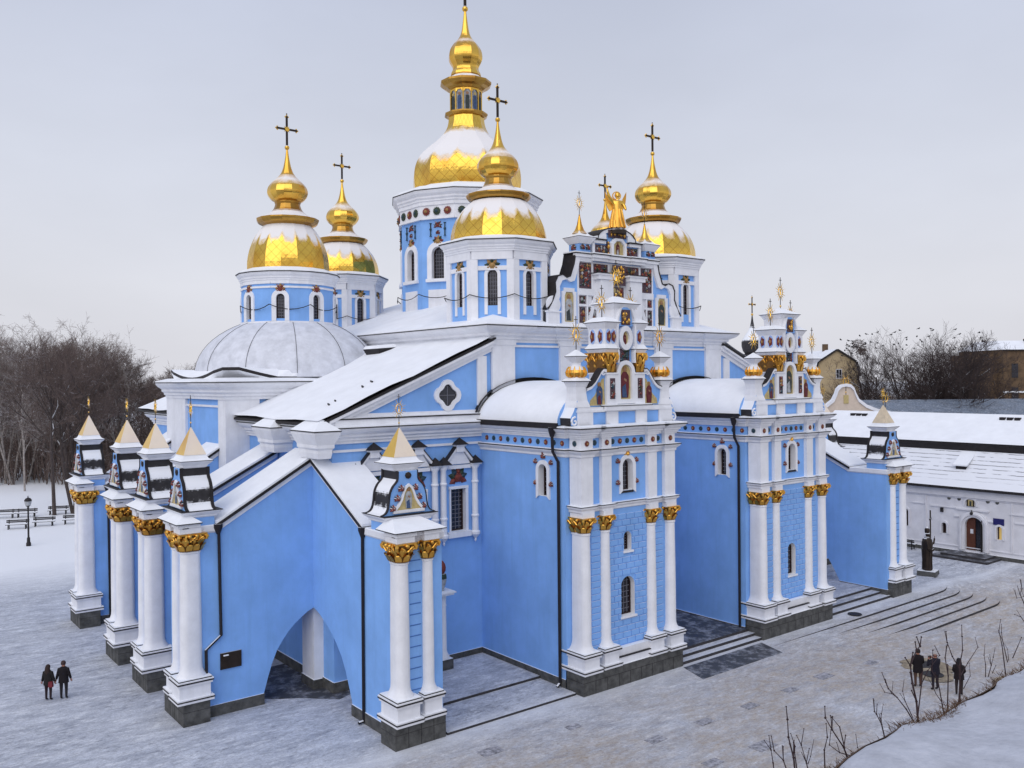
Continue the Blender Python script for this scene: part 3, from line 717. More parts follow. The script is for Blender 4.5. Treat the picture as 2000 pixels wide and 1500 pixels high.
def smooth(P, k=3):
    out = []
    for i in range(len(P)-1):
        p0, p1, p2, p3 = P[max(0, i-1)], P[i], P[i+1], P[min(len(P)-1, i+2)]
        for j in range(k):
            t = j/k; q = []
            for a in (0, 1):
                q.append(.5*((2*p1[a])+(-p0[a]+p2[a])*t+(2*p0[a]-5*p1[a]+4*p2[a]-p3[a])*t*t+(-p0[a]+3*p1[a]-3*p2[a]+p3[a])*t**3))
            out.append((max(.001, q[0]), q[1]))
    return out+[P[-1]]
def crest(M, u, z, w, h, parent, seed): return leafy(M, u, z, w, h, parent, 'window_crest', (OCHRE, GREEN, OCHRE, GREEN), seed)
def vis(cx, cy, a):      # facet turned towards the photograph's side of the place
    return (cos(a)*(CAMP.x-cx)+sin(a)*(CAMP.y-cy)) > -2
def tower_small(cx, cy, z0, zc, ez=None, wires=True, s=1.0, os=1.0, label=None):
    """octagonal drum on the nave corner with one tall window per face"""
    ap = 2.78*s; half = ap*math.tan(pi/8); ez = ez or zc+.55
    mb = MB()
    fac = [MN(cx, cy, ap, pi/4*k) for k in range(8)]
    op = (0, .56, 18.85, 20.55, True)
    for k, M in enumerate(fac):
        wall(mb, M, -half, half, z0, zc, [op] if vis(cx, cy, pi/4*k) else [], .22, BLUE, WHITE)
    w = mb.build('dome_tower', CA)
    if label: w['label'] = label
    mb = MB()
    for k, M in enumerate(fac):
        for s2 in (-1, 1):
            a, b = sorted((s2*half*1.06, s2*(half-.34)))
            mb.box(M, a, b, z0, zc-.5, .003, .13, WHITE)
        mb.box(M, -half, half, zc-.5, zc, .003, .15, WHITE)
        mb.box(M, -half+.34, half-.34, zc-1.1, zc-.86, .003, .09, WHITE)
        if vis(cx, cy, pi/4*k):
            mb.band(M, [(-.46, 18.35)]+outline(0, .56, 18.5, 20.55, True, .18)[1:-1]+[(.46, 18.35)], [(-.28, 18.35)]+outline(0, .56, 18.5, 20.55, True)[1:-1]+[(.28, 18.35)], 0.002, .06, WHITE)
    build_each(mb, 'drum_pilaster', w)
    for k, M in enumerate(fac):
        if vis(cx, cy, pi/4*k):
            window(M, *op[:4], True, .22, w, nv=3, nh=8, fw=.05); crest(M, 0, 21.05, .95, .85, w, k)
    oc = [(cx+(ap+.13)/cos(pi/8)*cos(pi/8+pi/4*k), cy+(ap+.13)/cos(pi/8)*sin(pi/8+pi/4*k)) for k in range(8)]
    mb = MB(); mb.cornice(list(reversed(oc))[::-1], prof(zc-.05, ez-zc+.05, .36, top=.1), WHITE, closed=True)
    mb.build('drum_cornice', w)
    dome_parts(w, cx, cy, ez, s, os, 16)
    if wires: cable(w, cx, cy, ap+.25, 19.35, [pi/4*k+pi/8 for k in range(8)], .22)
    return w
def cable(parent, cx, cy, r, z, angs, sag):
    mb = MB(); P = []
    for a, b in zip(angs, angs[1:]+[angs[0]+2*pi]):
        p, q = Vector((cx+r/cos(pi/8)*cos(a), cy+r/cos(pi/8)*sin(a), z+.1)), Vector((cx+r/cos(pi/8)*cos(b), cy+r/cos(pi/8)*sin(b), z+.1))
        for i in range(6):
            t = i/6; v = p.lerp(q, t); v.z -= sag*4*t*(1-t); P.append(v)
    P.append(P[0]); mb.tube(P, .03, 4, DARK, False); mb.build('string_of_lamps', parent)
def dome_parts(w, cx, cy, ez, s, os, n, hd=2.62):
    A, B, C = dome_profile('small'); c = (cx, cy, ez)
    f = lambda P, k, z0=0: [(r*k, z0+(z-z0)*k) for r, z in P]
    mb = MB(); mb.lathe(c, [(3.05*s, .1, SNOW), (2.95*s, .25, SNOW), (2.84*s, .32, SNOW)], n, SNOW, pi/n, cap=False); mb.build('eave_snow', w, 30)
    mb = MB(); mb.lathe(c, smooth([(r*s, z*hd/2.62) for r, z in A]), n, GOLD3 if hd > 3 else GOLD, pi/n, cap=False, usc=1.0); mb.build('gold_dome', w)
    h = hd
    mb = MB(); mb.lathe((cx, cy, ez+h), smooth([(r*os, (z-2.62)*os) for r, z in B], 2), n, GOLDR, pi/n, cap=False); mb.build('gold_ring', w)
    mb = MB(); mb.lathe((cx, cy, ez+h), smooth([(r*os, (z-2.62)*os) for r, z in C]), n, GOLDP, pi/n); mb.build('gold_onion', w)
    inst(CROSSM, 'cross', w, (cx, cy, ez+h+4.75*os), 1.0*os)
t1 = tower_small(-6.6, 11.0, 17.2, 21.9, 22.45)
t2 = tower_small(6.6, 11.0, 17.2, 21.9, 22.45)
t4 = tower_small(-6.6, 30.6, 17.2, 21.9, 22.45, s=.96)
t6 = tower_small(6.6, 30.6, 17.2, 21.9, 22.45, s=.96, wires=False)
# louvred hatch and air conditioners at the far left tower
M = MN(-6.6, 30.6, 2.78*.96, pi*1.25)
mb = MB(); mb.box(M, -.42, .42, 19.25, 20.3, .1, .16, DARK)
for i in range(9): mb.box(M, -.32, .32, 19.33+i*.1, 19.39+i*.1, .161, .2, WHITE)
mb.build('louvred_hatch', t4)
ac = empty('air_conditioner', (-9.4, 28.0, 18.6), 'white air conditioner box on the pale tower wall beside the louvred hatch', 'air conditioner', 'air conditioners on the far tower')
M = MN(-6.6, 30.6, 2.78*.96, pi*1.25)
for i, u in enumerate((-1.0, -1.75)):
    mb = MB(); mb.box(M, u-.33, u+.33, 18.75, 19.25, .3, .6, ICONW); disc(mb, lambda a, b, c: M(a, b, c+.6), u, 19.0, .2, .02, DARK, 10, 0)
    mb.box(M, u-.03, u+.03, 18.6, 18.749, .0, .5, DARK)
    if i == 0: mb.build('cabinet', ac, loc=ac.location)
    else: tag(mb.build('air_conditioner', None), 'second air conditioner box, the one farther from the louvred hatch on the tower', 'air conditioner', 'air conditioners on the far tower')
ac['label'] = 'air conditioner box nearest the louvred hatch on the far left tower'

def tower_chapel(cx, cy):
    """round drum above the half dome, arched windows in broad white surrounds"""
    n = 24; r = 2.86; mb = MB(); z0, zc = 18.1, 20.85
    half = r*math.tan(pi/n)*1.0
    rc = r/cos(pi/n)
    fac = []
    for k in range(8):
        a = pi/4*k + R(225) - pi/8
        fac.append((MN(cx, cy, r*cos(pi/8)+.0, a), a))
    # windows are set in flat bays of a sixteen-sided drum
    r16 = r; h16 = r16*math.tan(pi/16)
    bays = [(MN(cx, cy, r16, R(225)+pi/16+pi/8*k), R(225)+pi/16+pi/8*k, k % 2) for k in range(16)]
    op = (0, .52, 18.6, 19.85, True)
    for M, a, odd in bays:
        wall(mb, M, -h16, h16, z0, zc, [] if odd else [op], .2, BLUE, WHITE)
    w = mb.build('dome_tower', CA)
    mb = MB()
    for M, a, odd in bays:
        mb.box(M, -h16*1.02, h16*1.02, z0-.1, z0+.34, .003, .12, WHITE); mb.box(M, -h16*1.01, h16*1.01, zc-.38, zc-.26, .003, .07, WHITE); mb.box(M, -h16*1.01, h16*1.01, zc-.12, zc, .003, .08, WHITE)
        if not odd: mb.band(M, outline(0, .52, 18.45, 19.85, True, .27), outline(0, .52, 18.45, 19.85, True), .002, .09, WHITE)
    mb.lathe((cx, cy, 0), [(3.12, z0-.45, DARK), (3.12, z0-.11, DARK), (2.9, z0-.1, DARK)], 24, DARK)
    build_each(mb, 'drum_band', w)
    for i, (M, a, odd) in enumerate(bays):
        if not odd and vis(cx, cy, a):
            window(M, *op[:4], True, .2, w, nv=3, nh=7, fw=.05); leafy(M, 0, 20.4, .75, .75, w, 'window_crest', (RED, OCHRE, RED, OCHRE), i)
    oc = [(cx+r/cos(pi/16)*cos(R(225)+pi/8*k), cy+r/cos(pi/16)*sin(R(225)+pi/8*k)) for k in range(16)]
    mb = MB(); mb.cornice(oc, prof(zc-.02, .62, .3, top=.1), WHITE, closed=True); mb.build('drum_cornice', w)
    dome_parts(w, cx, cy, 21.5, .92, 1.04, 16, 3.2)
    cable(w, cx, cy, r+.1, 19.35, [R(225)+pi/4*k for k in range(8)], .3)
    return w
t3 = tower_chapel(-14.2, 23.4); t5 = tower_chapel(14.2, 23.4)

def tower_main(cx, cy):
    n = 12; ap = 4.85; half = ap*math.tan(pi/n); z0, zc = 18.0, 26.0; mb = MB()
    fac = [(MN(cx, cy, ap, pi/6*k), pi/6*k) for k in range(n)]
    op = (0, .95, 21.75, 23.5, True)
    for M, a in fac: wall(mb, M, -half, half, z0, zc, [op] if vis(cx, cy, a) else [], .35, BLUE, WHITE)
    w = mb.build('dome_tower', CA)
    mb = MB()
    for M, a in fac:
        mb.box(M, -half*1.03, half*1.03, zc, 27.0, .0, .12, WHITE); mb.box(M, -half*1.03, half*1.03, zc-.12, zc-.001, .003, .2, WHITE); mb.box(M, -half*1.03, half*1.03, 26.85, 27.0, .121, .2, WHITE)
        if vis(cx, cy, a):
            surround(mb, M, *op, .36, .09)
            mb.box(M, -.75, .75, z0, 21.0, .003, .09, WHITE)
    build_each(mb, 'drum_band', w)
    q = 0
    for i, (M, a) in enumerate(fac):
        if not vis(cx, cy, a): continue
        window(M, *op[:4], True, .35, w, nv=4, nh=8)
        leafy(M, 0, 24.35, .9, .9, w, 'window_crest', (OCHRE, RED, GREEN), i)
        leafy(M, 0, 25.45, .75, .55, w, 'carved_flower', (RED, TEAL), i+40); leafy(M, 0, 24.95, .4, .4, w, 'carved_flower', (RED, TEAL), i+60)
        mb = MB()
        for s2 in (-1, 1):
            c = M(s2*.55, 0, .06); mb.lathe((c[0], c[1], 0), [(.11, 24.7), (.05, 24.76), (.04, 25.05), (.1, 25.2), (.04, 25.3), (.04, 25.55), (.11, 25.62)], 6, TEAL)
        build_each(mb, 'carved_baluster', w)
        for j in (-1, 0, 1):
            rosette(lambda u, z, d, M=M: M(u, z, d+.125), j*.82, 26.42, .29, w, (RED, GREEN)[(i+j) % 2]); q += 1
    oc = [(cx+(ap+.1)/cos(pi/12)*cos(pi/12+pi/6*k), cy+(ap+.1)/cos(pi/12)*sin(pi/12+pi/6*k)) for k in range(12)]
    mb = MB(); mb.cornice(oc, prof(26.95, .9, .5, top=.25), WHITE, closed=True); mb.build('drum_cornice', w)
    A, B, C = dome_profile('main'); c = (cx, cy, 27.75)
    mb = MB(); mb.lathe(c, [(5.35, .0, SNOW), (4.75, .38, SNOW), (4.25, .62, SNOW), (4.03, .85, SNOW)], 12, SNOW, pi/12, cap=False); mb.build('eave_snow', w, 30)
    mb = MB(); mb.lathe(c, smooth(A), 12, GOLDM, pi/12, cap=False, usc=2.0); mb.build('gold_dome', w)
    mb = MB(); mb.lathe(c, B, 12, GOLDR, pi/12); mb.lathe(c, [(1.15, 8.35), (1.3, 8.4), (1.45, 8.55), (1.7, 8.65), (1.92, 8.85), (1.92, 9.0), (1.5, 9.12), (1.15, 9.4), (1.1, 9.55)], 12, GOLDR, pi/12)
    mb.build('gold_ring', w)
    mb = MB(); mb.lathe(c, [(1.12, 6.7), (1.12, 8.4)], 24, ICONW, pi/12, cap=False)
    for k in range(12):
        a = pi/6*k+pi/12; mb.tube([(cx+1.17*cos(a), cy+1.17*sin(a), c[2]+6.7), (cx+1.17*cos(a), cy+1.17*sin(a), c[2]+8.4)], .05, 6, GOLDP)
        Mk = MN(cx, cy, 1.13, pi/6*k)
        mb.band(Mk, [(-.3, c[2]+8.1), (-.3, c[2]+8.4), (.3, c[2]+8.4), (.3, c[2]+8.1)], [(-.22, c[2]+8.1), (-.14, c[2]+8.25), (.14, c[2]+8.25), (.22, c[2]+8.1)], 0, .04, GOLDP)
        Z = c[2]
        mb.prism(Mk, [(-.13, Z+6.75), (.13, Z+6.75), (.15, Z+7.4), (.12, Z+7.8), (-.12, Z+7.8), (-.15, Z+7.4)], -.02, .04, ICONB if k % 2 else ICOND); disc(mb, lambda u, z, d, Mk=Mk: Mk(u, z, d+.02), 0, Z+7.95, .11, .03, ICONK if k % 3 else ICONG, 6, 0)
    mb.build('painted_lantern', w, 35)
    mb = MB(); mb.lathe(c, smooth(C), 12, GOLDP, pi/12); mb.build('gold_onion', w)
    inst(CROSSM, 'cross', w, (cx, cy, c[2]+14.35), 1.5)
    cable(w, cx, cy, ap+.12, 20.6, [pi/6*k+pi/12 for k in range(12)], .3)
    return w
tower_main(0, 23.5)

# ---------------------------------------------------------------- portals
def portal(xc, robe, sd):
    F = lambda u, z, d: (xc+u, .5-d, z)       # front
    mb = MB(); HW = 3.5; FW = 3.1
    ops = [(-.02, .72, 9.25, 10.45, True), (-.02, .55, 6.3, 6.95, True), (-.02, .95, 3.1, 4.55, True)]
    if sd == 2: ops = [ops[0], (-.02, .8, 3.1, 4.55, True)]
    wall(mb, F, -FW, FW, 0, 12.3, ops, .45, BLUE, WHITE)
    for s2 in (-1, 1): mb.face([(xc+s2*FW, .5, 0), (xc+s2*FW, 1.15, 0), (xc+s2*FW, 1.15, 12.3), (xc+s2*FW, .5, 12.3)], BLUE); mb.face([(xc+s2*FW, 1.15, 0), (xc+s2*HW, 1.15, 0), (xc+s2*HW, 1.15, 12.3), (xc+s2*FW, 1.15, 12.3)], BLUE)
    sideop = (2.72, .62, 9.05, 10.3, True)
    SL = lambda u, z, d: (xc-HW-d, u, z); SR = lambda u, z, d: (xc+HW+d, u, z)
    wall(mb, SL, 1.15, 7.9, 0, 12.3, [sideop], .35, BLUE, WHITE); wall(mb, SR, 1.15, 7.9, 0, 12.3, [], .35, BLUE, WHITE)
    w = mb.build('portal_wall', CA)
    for q in ops: window(F, *q[:4], True, .35, w, nv=3 if q[1] > .6 else 2, nh=6)
    window(SL, *sideop[:4], True, .35, w, nv=2, nh=6)
    mb = MB()
    surround(mb, F, *ops[0], .2, .08, sill=False); surround(mb, SL, *sideop, .2, .08, sill=False)
    for q in ops[1:]: mb.box(F, q[0]-q[1]/2-.08, q[0]+q[1]/2+.08, q[2]-.1, q[2]-.002, .002, .1, WHITE)
    mb.box(F, -.42, .38, 9.14, 9.24, .002, .06, DARK)
    build_each(mb, 'window_surround', w)
    for (M, u, z) in ((F, -.02, 11.05), (SL, 2.72, 10.98)):
        leafy(M, u, z, .4, .7, w, 'window_crest', (GOLDC, OCHRE, GOLDC) if M is F else (RED, RED, TEAL), 3)
    for (M, uc, hw) in ((F, -.02, .56), (SL, 2.72, .5)):
        for s2 in (-1, 1):
            for z in (9.65, 10.7): leafy(M, uc+s2*(hw+.08), z, .34, .36, w, 'carved_leaf', (RED, RED, BRONZE), 5)
    # rusticated blocks between the columns
    mb = MB()
    rows = 21; z0, z1 = 1.75, 8.15; h = (z1-z0)/rows
    for r in range(rows):
        za, zb = z0+r*h+.03, z0+(r+1)*h-.03
        for (a, b, k) in ((-1.28, 1.28, 5), (-2.5, -1.9, 0), (1.9, 2.5, 0)):
            if k == 0: mb.box(F, a, b, za, zb, .001, .05, BLUE); continue
            wdt = (b-a)/4.5; x = a - (wdt/2 if r % 2 else 0)
            while x < b-.01:
                l, rr = max(a, x+.02), min(b, x+wdt-.02); x += wdt
                hit = [q for q in ops if zb > q[2]-.05 and za < q[3]+q[1]/2+.03]
                for q in hit:
                    ql, qr = q[0]-q[1]/2-.03, q[0]+q[1]/2+.03
                    if l < ql < rr: rr = ql
                    elif ql <= l < qr: l = qr
                if rr-l > .06: mb.box(F, l, rr, za, zb, .001, .05, BLUE)
    build_each(mb, 'rusticated_blocks', w)
    # pilasters above the string course and string courses themselves
    mb = MB()
    for a, b in ((-3.25, -2.5), (-1.9, -1.28), (1.28, 1.9), (2.5, 3.25)):
        mb.box(F, a, b, 8.75, 12.0, .003, .22, WHITE); mb.box(F, a, b, 8.2, 8.45, .003, .3, WHITE)
    mb.box(lambda u, z, d: (xc+u, d, z), -3.25, -3.101, 8.2, 12.0, .499, 1.1, WHITE)
    mb.box(lambda u, z, d: (xc+u, d, z), 3.101, 3.25, 8.2, 12.0, .499, 1.1, WHITE)
    build_each(mb, 'portal_pilaster', w)
    mb = MB(); y0 = .28
    pth = [(-FW-.16, 1.14), (-FW-.16, y0), (-2.48, y0), (-2.48, y0+.2), (-1.92, y0+.2), (-1.92, y0), (-1.26, y0), (-1.26, y0+.2), (1.26, y0+.2), (1.26, y0), (1.92, y0), (1.92, y0+.2), (2.48, y0+.2), (2.48, y0), (FW+.16, y0), (FW+.16, 1.14)]
    pth = [(xc+a, b) for a, b in pth]
    mb.cornice(pth, [(0, 8.42), (.04, 8.46), (.04, 8.55), (.14, 8.64), (.14, 8.72), (.18, 8.721, DARK), (.18, 8.755, DARK), (.16, 8.756, SNOW), (-.22, 8.80, SNOW)], WHITE)
    full = [(xc-HW, 7.9)] + [(xc-HW, 1.14)] + pth + [(xc+HW, 1.14), (xc+HW, 7.9)]
    mb.cornice(full, [(0, 11.02), (.05, 11.06), (.05, 11.16), (.2, 11.3), (.2, 11.36), (.24, 11.361, DARK), (.24, 11.41, DARK), (.2, 11.42, SNOW), (-.05, 11.45, SNOW)], WHITE)
    mb.cornice(full, prof(11.93, .46, .42), WHITE)
    mb.build('portal_cornice', w)
    q = 0
    for u, on in ((-2.9, 1), (-2.2, 0), (-1.6, 1), (-1.0, 0), (-.5, 0), (0, 0), (.5, 0), (1.0, 0), (1.6, 1), (2.2, 0), (2.9, 1)):
        rosette(lambda a, b, c, o=(.225 if on else .0): F(a, b, c+o), u, 11.69, .14, w, (RED, TEAL)[q % 2]); q += 1
    for i in range(12):
        u = .72 + (7.3-.72)*i/11
        rosette(lambda a, b, c, o=(FW+.16-HW if u < 1.1 else 0): SL(a, b, c+o), u, 11.69, .14, w, (RED, TEAL)[q % 2]); q += 1
    # granite plinth and columns
    mb = MB(); G = lambda u, z, d: (xc+u, d, z)
    mb.box(G, -3.5, 3.4, 0, .98, -.02, 1.2, GRANITE); mb.box(G, -3.56, 3.56, 0, .5, 1.201, 7.8, GRANITE)
    for i in range(1, 9): mb.box(G, -3.5+i*.77-.012, -3.5+i*.77+.012, .0, .6, -.026, -.0205, DARK)
    mb.box(G, -3.5, 3.4, .6, .62, -.026, -.0205, DARK); mb.box(G, -3.506, -3.5005, .6, .62, -.02, 1.2, DARK)
    mb.box(G, -1.2, 1.2, .981, 1.3, .1, .5, WHITE); mb.box(G, -1.2, 1.2, 1.301, 1.34, .06, .5, DARK); mb.box(G, -1.2, 1.2, 1.341, 1.7, .2, .5, WHITE)
    build_each(mb, 'plinth', w)
    for u, big in ((-2.96, 1), (-1.6, 0), (1.6, 0), (2.96, 2)):
        r = .29; y = .42 if big else .5
        column(w, xc+u, y, .98, 7.5, r, ext=(0, .5) if big else (0, .3))
        capital(w, xc+u, y+.05, 7.5, r*1.05, .72)
        if big: capital(w, xc+u, y+.5, 7.5, r*1.0, .715)
    # barrel roof
    mb = MB()
    arc = [(3.85*cos(pi*i/20), 12.55+2.1*sin(pi*i/20)) for i in range(21)]
    G = lambda u, z, d: (xc+u, d, z)
    for i in range(20):
        a, b = arc[i], arc[i+1]
        mb.face([G(*a, 1.3), G(*b, 1.3), G(*b, 7.9), G(*a, 7.9)], SNOWB)
        a2, b2 = (a[0]*1.03, a[1]-.1+.1*(i > 1 and i < 19)), (b[0]*1.03, b[1]-.1+.1*(i > 0 and i < 18))
    mb.face([G(*p, 1.3) for p in arc], BLUE)
    for s2 in (-1, 1):
        mb.box(G, *sorted((s2*3.5, s2*3.95)), 12.46, 12.545, 1.2, 7.9, DARK); mb.box(G, *sorted((s2*3.86, s2*4.0)), 12.40, 12.66, 1.2, 7.9, DARK)
    mb.band(G, [(u*1.04, (z-12.5)*1.09+12.5) for u, z in arc], arc, 7.6, 7.88, DARK)
    mb.build('barrel_roof', w, 30)
    # downpipe on the left side
    mb = MB(); x = xc-HW-.1
    mb.lathe((x-.28, 1.62, 0), [(.1, 12.0), (.18, 12.3), (.2, 12.45)], 8, PIPE)
    mb.tube([(x-.28, 1.62, 12.05), (x-.28, 1.58, 11.3), (x-.02, 1.5, 10.8), (x-.02, 1.5, .3), (x-.2, 1.5, .15)], .075, 8, PIPE)
    mb.build('downpipe', w, 40)
    # ------------------------------------------------ attic
    A = lambda u, z, d: (xc+u, .55-d, z)
    mb = MB()
    mb.box(A, -3.2, 3.2, 12.42, 13.15, -1.1, 0, WHITE)
    for a, b in ((-3.25, -2.3), (-1.4, -.62), (.62, 1.4), (2.3, 3.25)): mb.box(A, a, b, 12.42, 13.15, .002, .1, WHITE)
    mb.box(A, -3.28, 3.28, 13.151, 13.25, -1.15, .12, WHITE); mb.box(A, -3.24, 3.24, 13.251, 13.38, -1.1, .08, WHITE)
    mb.box(A, -1.6, 1.6, 13.2, 13.4, .13, .28, WHITE); mb.box(A, -1.62, 1.62, 13.401, 13.43, -.3, .3, DARK); mb.box(A, -1.6, 1.6, 13.431, 13.48, -.3, .27, SNOW)
    for s2 in (-1, 1):
        mb.tube([A(s2*3.42+.24*(t/7)*cos(t*1.15)*s2, 12.72+.24*(t/7)*sin(t*1.15), .02) for t in [7-i*.7 for i in range(10)]], .05, 5, WHITE)
        mb.prism(A, [(s2*3.2, 12.5), (s2*3.62, 12.55), (s2*3.65, 12.9), (s2*3.45, 13.2), (s2*3.2, 13.75)], -.9, -.01, BLUE, SNOWM)
    at = mb.build('attic', w, 30)
    mb = MB()
    for a, b in ((-2.28, -1.42), (-.6, .6), (1.42, 2.28)): mb.box(A, a, b, 12.5, 13.12, .002, .03, BLUE)
    build_each(mb, 'blue_panel', w)
    # curved shoulders
    mb = MB()
    for s2 in (-1, 1):
        cur = [(1.3, 15.1), (1.5, 15.12), (1.66, 15.0), (1.85, 14.75), (2.05, 14.5), (2.3, 14.3), (2.6, 14.2)]
        mb.prism(A, [(s2*u, z) for u, z in [(1.3, 13.4), (2.6, 13.4)]+cur[::-1]], -.35, -.1, BLUE)
        mb.band(A, [(s2*u, z+.09) for u, z in cur], [(s2*u, z-.05) for u, z in cur], -.4, .02, WHITE)
        mb.band(A, [(s2*u, z+.13) for u, z in cur], [(s2*u, z+.091) for u, z in cur], -.42, .04, DARK)
        mb.tube([A(s2*(1.5+.02)+.12*(t/7)*cos(t*1.2)*s2, 14.98+.13*(t/7)*sin(t*1.2), .02) for t in [7-i*.7 for i in range(10)]], .03, 5, WHITE)
    build_each(mb, 'scroll_shoulder', w)
    for s2 in (-1, 1): icon(lambda u, z, d: A(u, z, d-.1), [(s2*u, z) for u, z in ((1.35, 13.45), (2.35, 13.45), (2.3, 13.7), (2.0, 13.95), (1.7, 14.4), (1.55, 14.7), (1.4, 14.75))], s2*1.72, 13.45, 14.6, ICONB if s2 < 0 else ICONR, w, robe2=ICONR)
    # corner pedestals with gilded bulbs
    for s2 in (-1, 1):
        mb = MB(); x, y = xc+s2*2.9, .95; k4 = pi/4
        mb.lathe((x, y, 0), [(.66, 13.39), (.62, 13.5), (.52, 13.7), (.46, 14.05), (.48, 14.35), (.58, 14.55), (.62, 14.6)], 4, WHITE, k4)
        mb.lathe((x, y, 0), [(.70, 14.601, DARK), (.70, 14.64, DARK), (.5, 14.78, SNOW), (.3, 14.84, SNOW)], 4, DARK, k4)
        mb.build('finial_pedestal', w); mb = MB()
        mb.lathe((x, y, 0), [(.22, 15.4), (.22, 15.5), (.36, 15.62), (.5, 15.74), (.52, 15.78)], 4, WHITE, k4); mb.lathe((x, y, 0), [(.56, 15.781, DARK), (.56, 15.81, DARK), (.03, 16.12, SNOW)], 4, DARK, k4)
        mb.build('finial_cap', w)
        mb = MB(); mb.lathe((x, y, 0), [(.24, 14.82, GOLDC), (.42, 14.9, GOLDC), (.47, 15.03, GOLDC), (.42, 15.16, GOLDC), (.32, 15.27, WHITE), (.24, 15.36, WHITE), (.22, 15.42, WHITE)], 16, GOLDC)
        for i in range(10):
            a = 2*pi*i/10; pt = [(.28, 14.84), (.45, 14.92), (.48, 15.04), (.43, 15.2), (.36, 15.32)]
            mb.tube([(x+r*cos(a), y+r*sin(a), z) for r, z in pt], .085, 5, GOLDC, True, .02)
        mb.build('gilded_bulb', w, 40)
        sunburst(w, x, y, 16.85, .5)
    # centre: twin piers, icon, capitals, upper block
    mb = MB()
    for s2 in (-1, 1):
        mb.box(A, *sorted((s2*.62, s2*1.32)), 13.4, 14.95, -1.2, .05, WHITE)
        mb.box(A, *sorted((s2*.55, s2*1.4)), 14.95, 15.02, -1.2, .1, WHITE)
        mb.box(A, *sorted((s2*.68, s2*1.34)), 15.02, 16.0, -1.2, -.02, WHITE)
        # flared skirt roof, drum block and its roof
        for z0_, o0, z1_, o1, m in ((16.0, 0, 16.16, .1, WHITE), (16.161, .13, 16.19, .13, DARK), (16.191, .13, 16.42, -.02, SNOW), (16.42, -.02, 17.15, -.02, WHITE), (17.15, -.02, 17.45, .14, WHITE), (17.451, .17, 17.48, .17, DARK), (17.481, .17, 17.72, -.15, SNOW)):
            a, b = (.6, 1.36) if s2 > 0 else (-1.36, -.6)
            c0 = [A(a-o0, z0_, -1.22-o0), A(b+o0, z0_, -1.22-o0), A(b+o0, z0_, .0+o0), A(a-o0, z0_, o0)]; c1 = [A(a-o1, z1_, -1.22-o1), A(b+o1, z1_, -1.22-o1), A(b+o1, z1_, o1), A(a-o1, z1_, o1)]
            mb.hexa(c0+c1, m)
    mb.box(A, -.6, .6, 13.4, 17.4, -1.1, -.12, BLUE)
    for z0_, o0, z1_, o1, m in ((17.4, 0, 18.1, 0, WHITE), (18.1, 0, 18.38, .18, WHITE), (18.381, .21, 18.41, .21, DARK), (18.411, .21, 18.8, -.55, SNOW)):
        c0 = [A(-.72-o0, z0_, -1.25-o0), A(.72+o0, z0_, -1.25-o0), A(.72+o0, z0_, -.05+o0), A(-.72-o0, z0_, -.05+o0)]; c1 = [A(-.72-o1, z1_, -1.25-o1), A(.72+o1, z1_, -1.25-o1), A(.72+o1, z1_, -.05+o1), A(-.72-o1, z1_, -.05+o1)]
        mb.hexa(c0+c1, m)
    ol = [(-.62, 13.5)] + [(-.62*cos(t), 15.0+.62*sin(t)) for t in [pi*i/12 for i in range(13)]] + [(.62, 13.5)]
    il = [(-.4, 13.72)] + [(-.4*cos(t), 15.0+.42*sin(t)) for t in [pi*i/12 for i in range(13)]] + [(.4, 13.72)]
    mb.band(A, ol+[ol[0]], il+[il[0]], -.1, .06, WHITE)
    el = [(.46*cos(2*pi*i/20), 16.72+.6*sin(2*pi*i/20)) for i in range(21)]; ei = [(.24*cos(2*pi*i/20), 16.72+.34*sin(2*pi*i/20)) for i in range(21)]
    mb.band(A, el, ei, -.11, .08, WHITE)
    # stepped edge of the tall blue centrepiece
    for s2 in (-1, 1):
        ed = [(.52, 15.5), (.5, 16.0), (.58, 16.4), (.56, 17.2), (.5, 17.7), (.34, 18.15)]
        mb.band(A, [(s2*(u+.1), z) for u, z in ed], [(s2*u, z) for u, z in ed], -.1, .12, WHITE)
    mb.prism(A, [(-.5, 17.3), (.5, 17.3), (.36, 18.1), (.0, 18.3), (-.36, 18.1)], -.1, .03, BLUE)
    mb.build('centrepiece', w)
    icon(lambda u, z, d: A(u, z, d-.1), il, 0, 13.72, 15.4, robe, w, robe2=ICONB if sd == 1 else ICONW)
    icon(lambda u, z, d: A(u, z, d-.08), ei[:-1], 0, 16.38, 17.0, ICONR, w)
    for s2 in (-1, 1):
        relief(lambda a, b, c: A(a, b, c+.052), *sorted((s2*.8, s2*1.12)), 13.75, 14.75, w, seed=sd+s2+5)
        for u in ((.82, 1.14) if s2 < 0 else (.98,)):
            cartouche(lambda a, b, c: A(a, b, c-.02), s2*u, 16.78, w)
        [cartouche(lambda a, b, c: (xc-1.34-c, .55+a, b), q_, 16.78, w) for q_ in (.35, .9)] if s2 < 0 else None
        mb = MB(); a, b = (.6, 1.36) if s2 > 0 else (-1.36, -.6)
        mb.box(A, a, b, 15.03, 15.98, -1.25, -.02, GOLDD); mb.build('capital_core', w)
        for uu, dd in ((s2*1.01, .0), (s2*1.01, -.62), (s2*1.01, -1.1)):
            p = A(uu, 15.02, dd-.1); inst(CAPM, 'gilded_capital', w, p, (.62, .5, .98))
    relief(lambda u, z, d: A(u, z, d-.1), -.36, .36, 15.5, 16.25, w, seed=sd+30, ms=(RED, TEAL, GREEN, TEAL))
    relief(lambda u, z, d: A(u, z, d+.03), -.3, .3, 17.35, 18.1, w, 'gilded_relief', sd+31, (GOLDC, GOLDC, OCHRE))
    for u, z, r in ((-1.0, 18.45, .5), (1.0, 18.45, .5), (0, 19.75, .5)): sunburst(w, xc+u, 1.15, z, r)
    return w
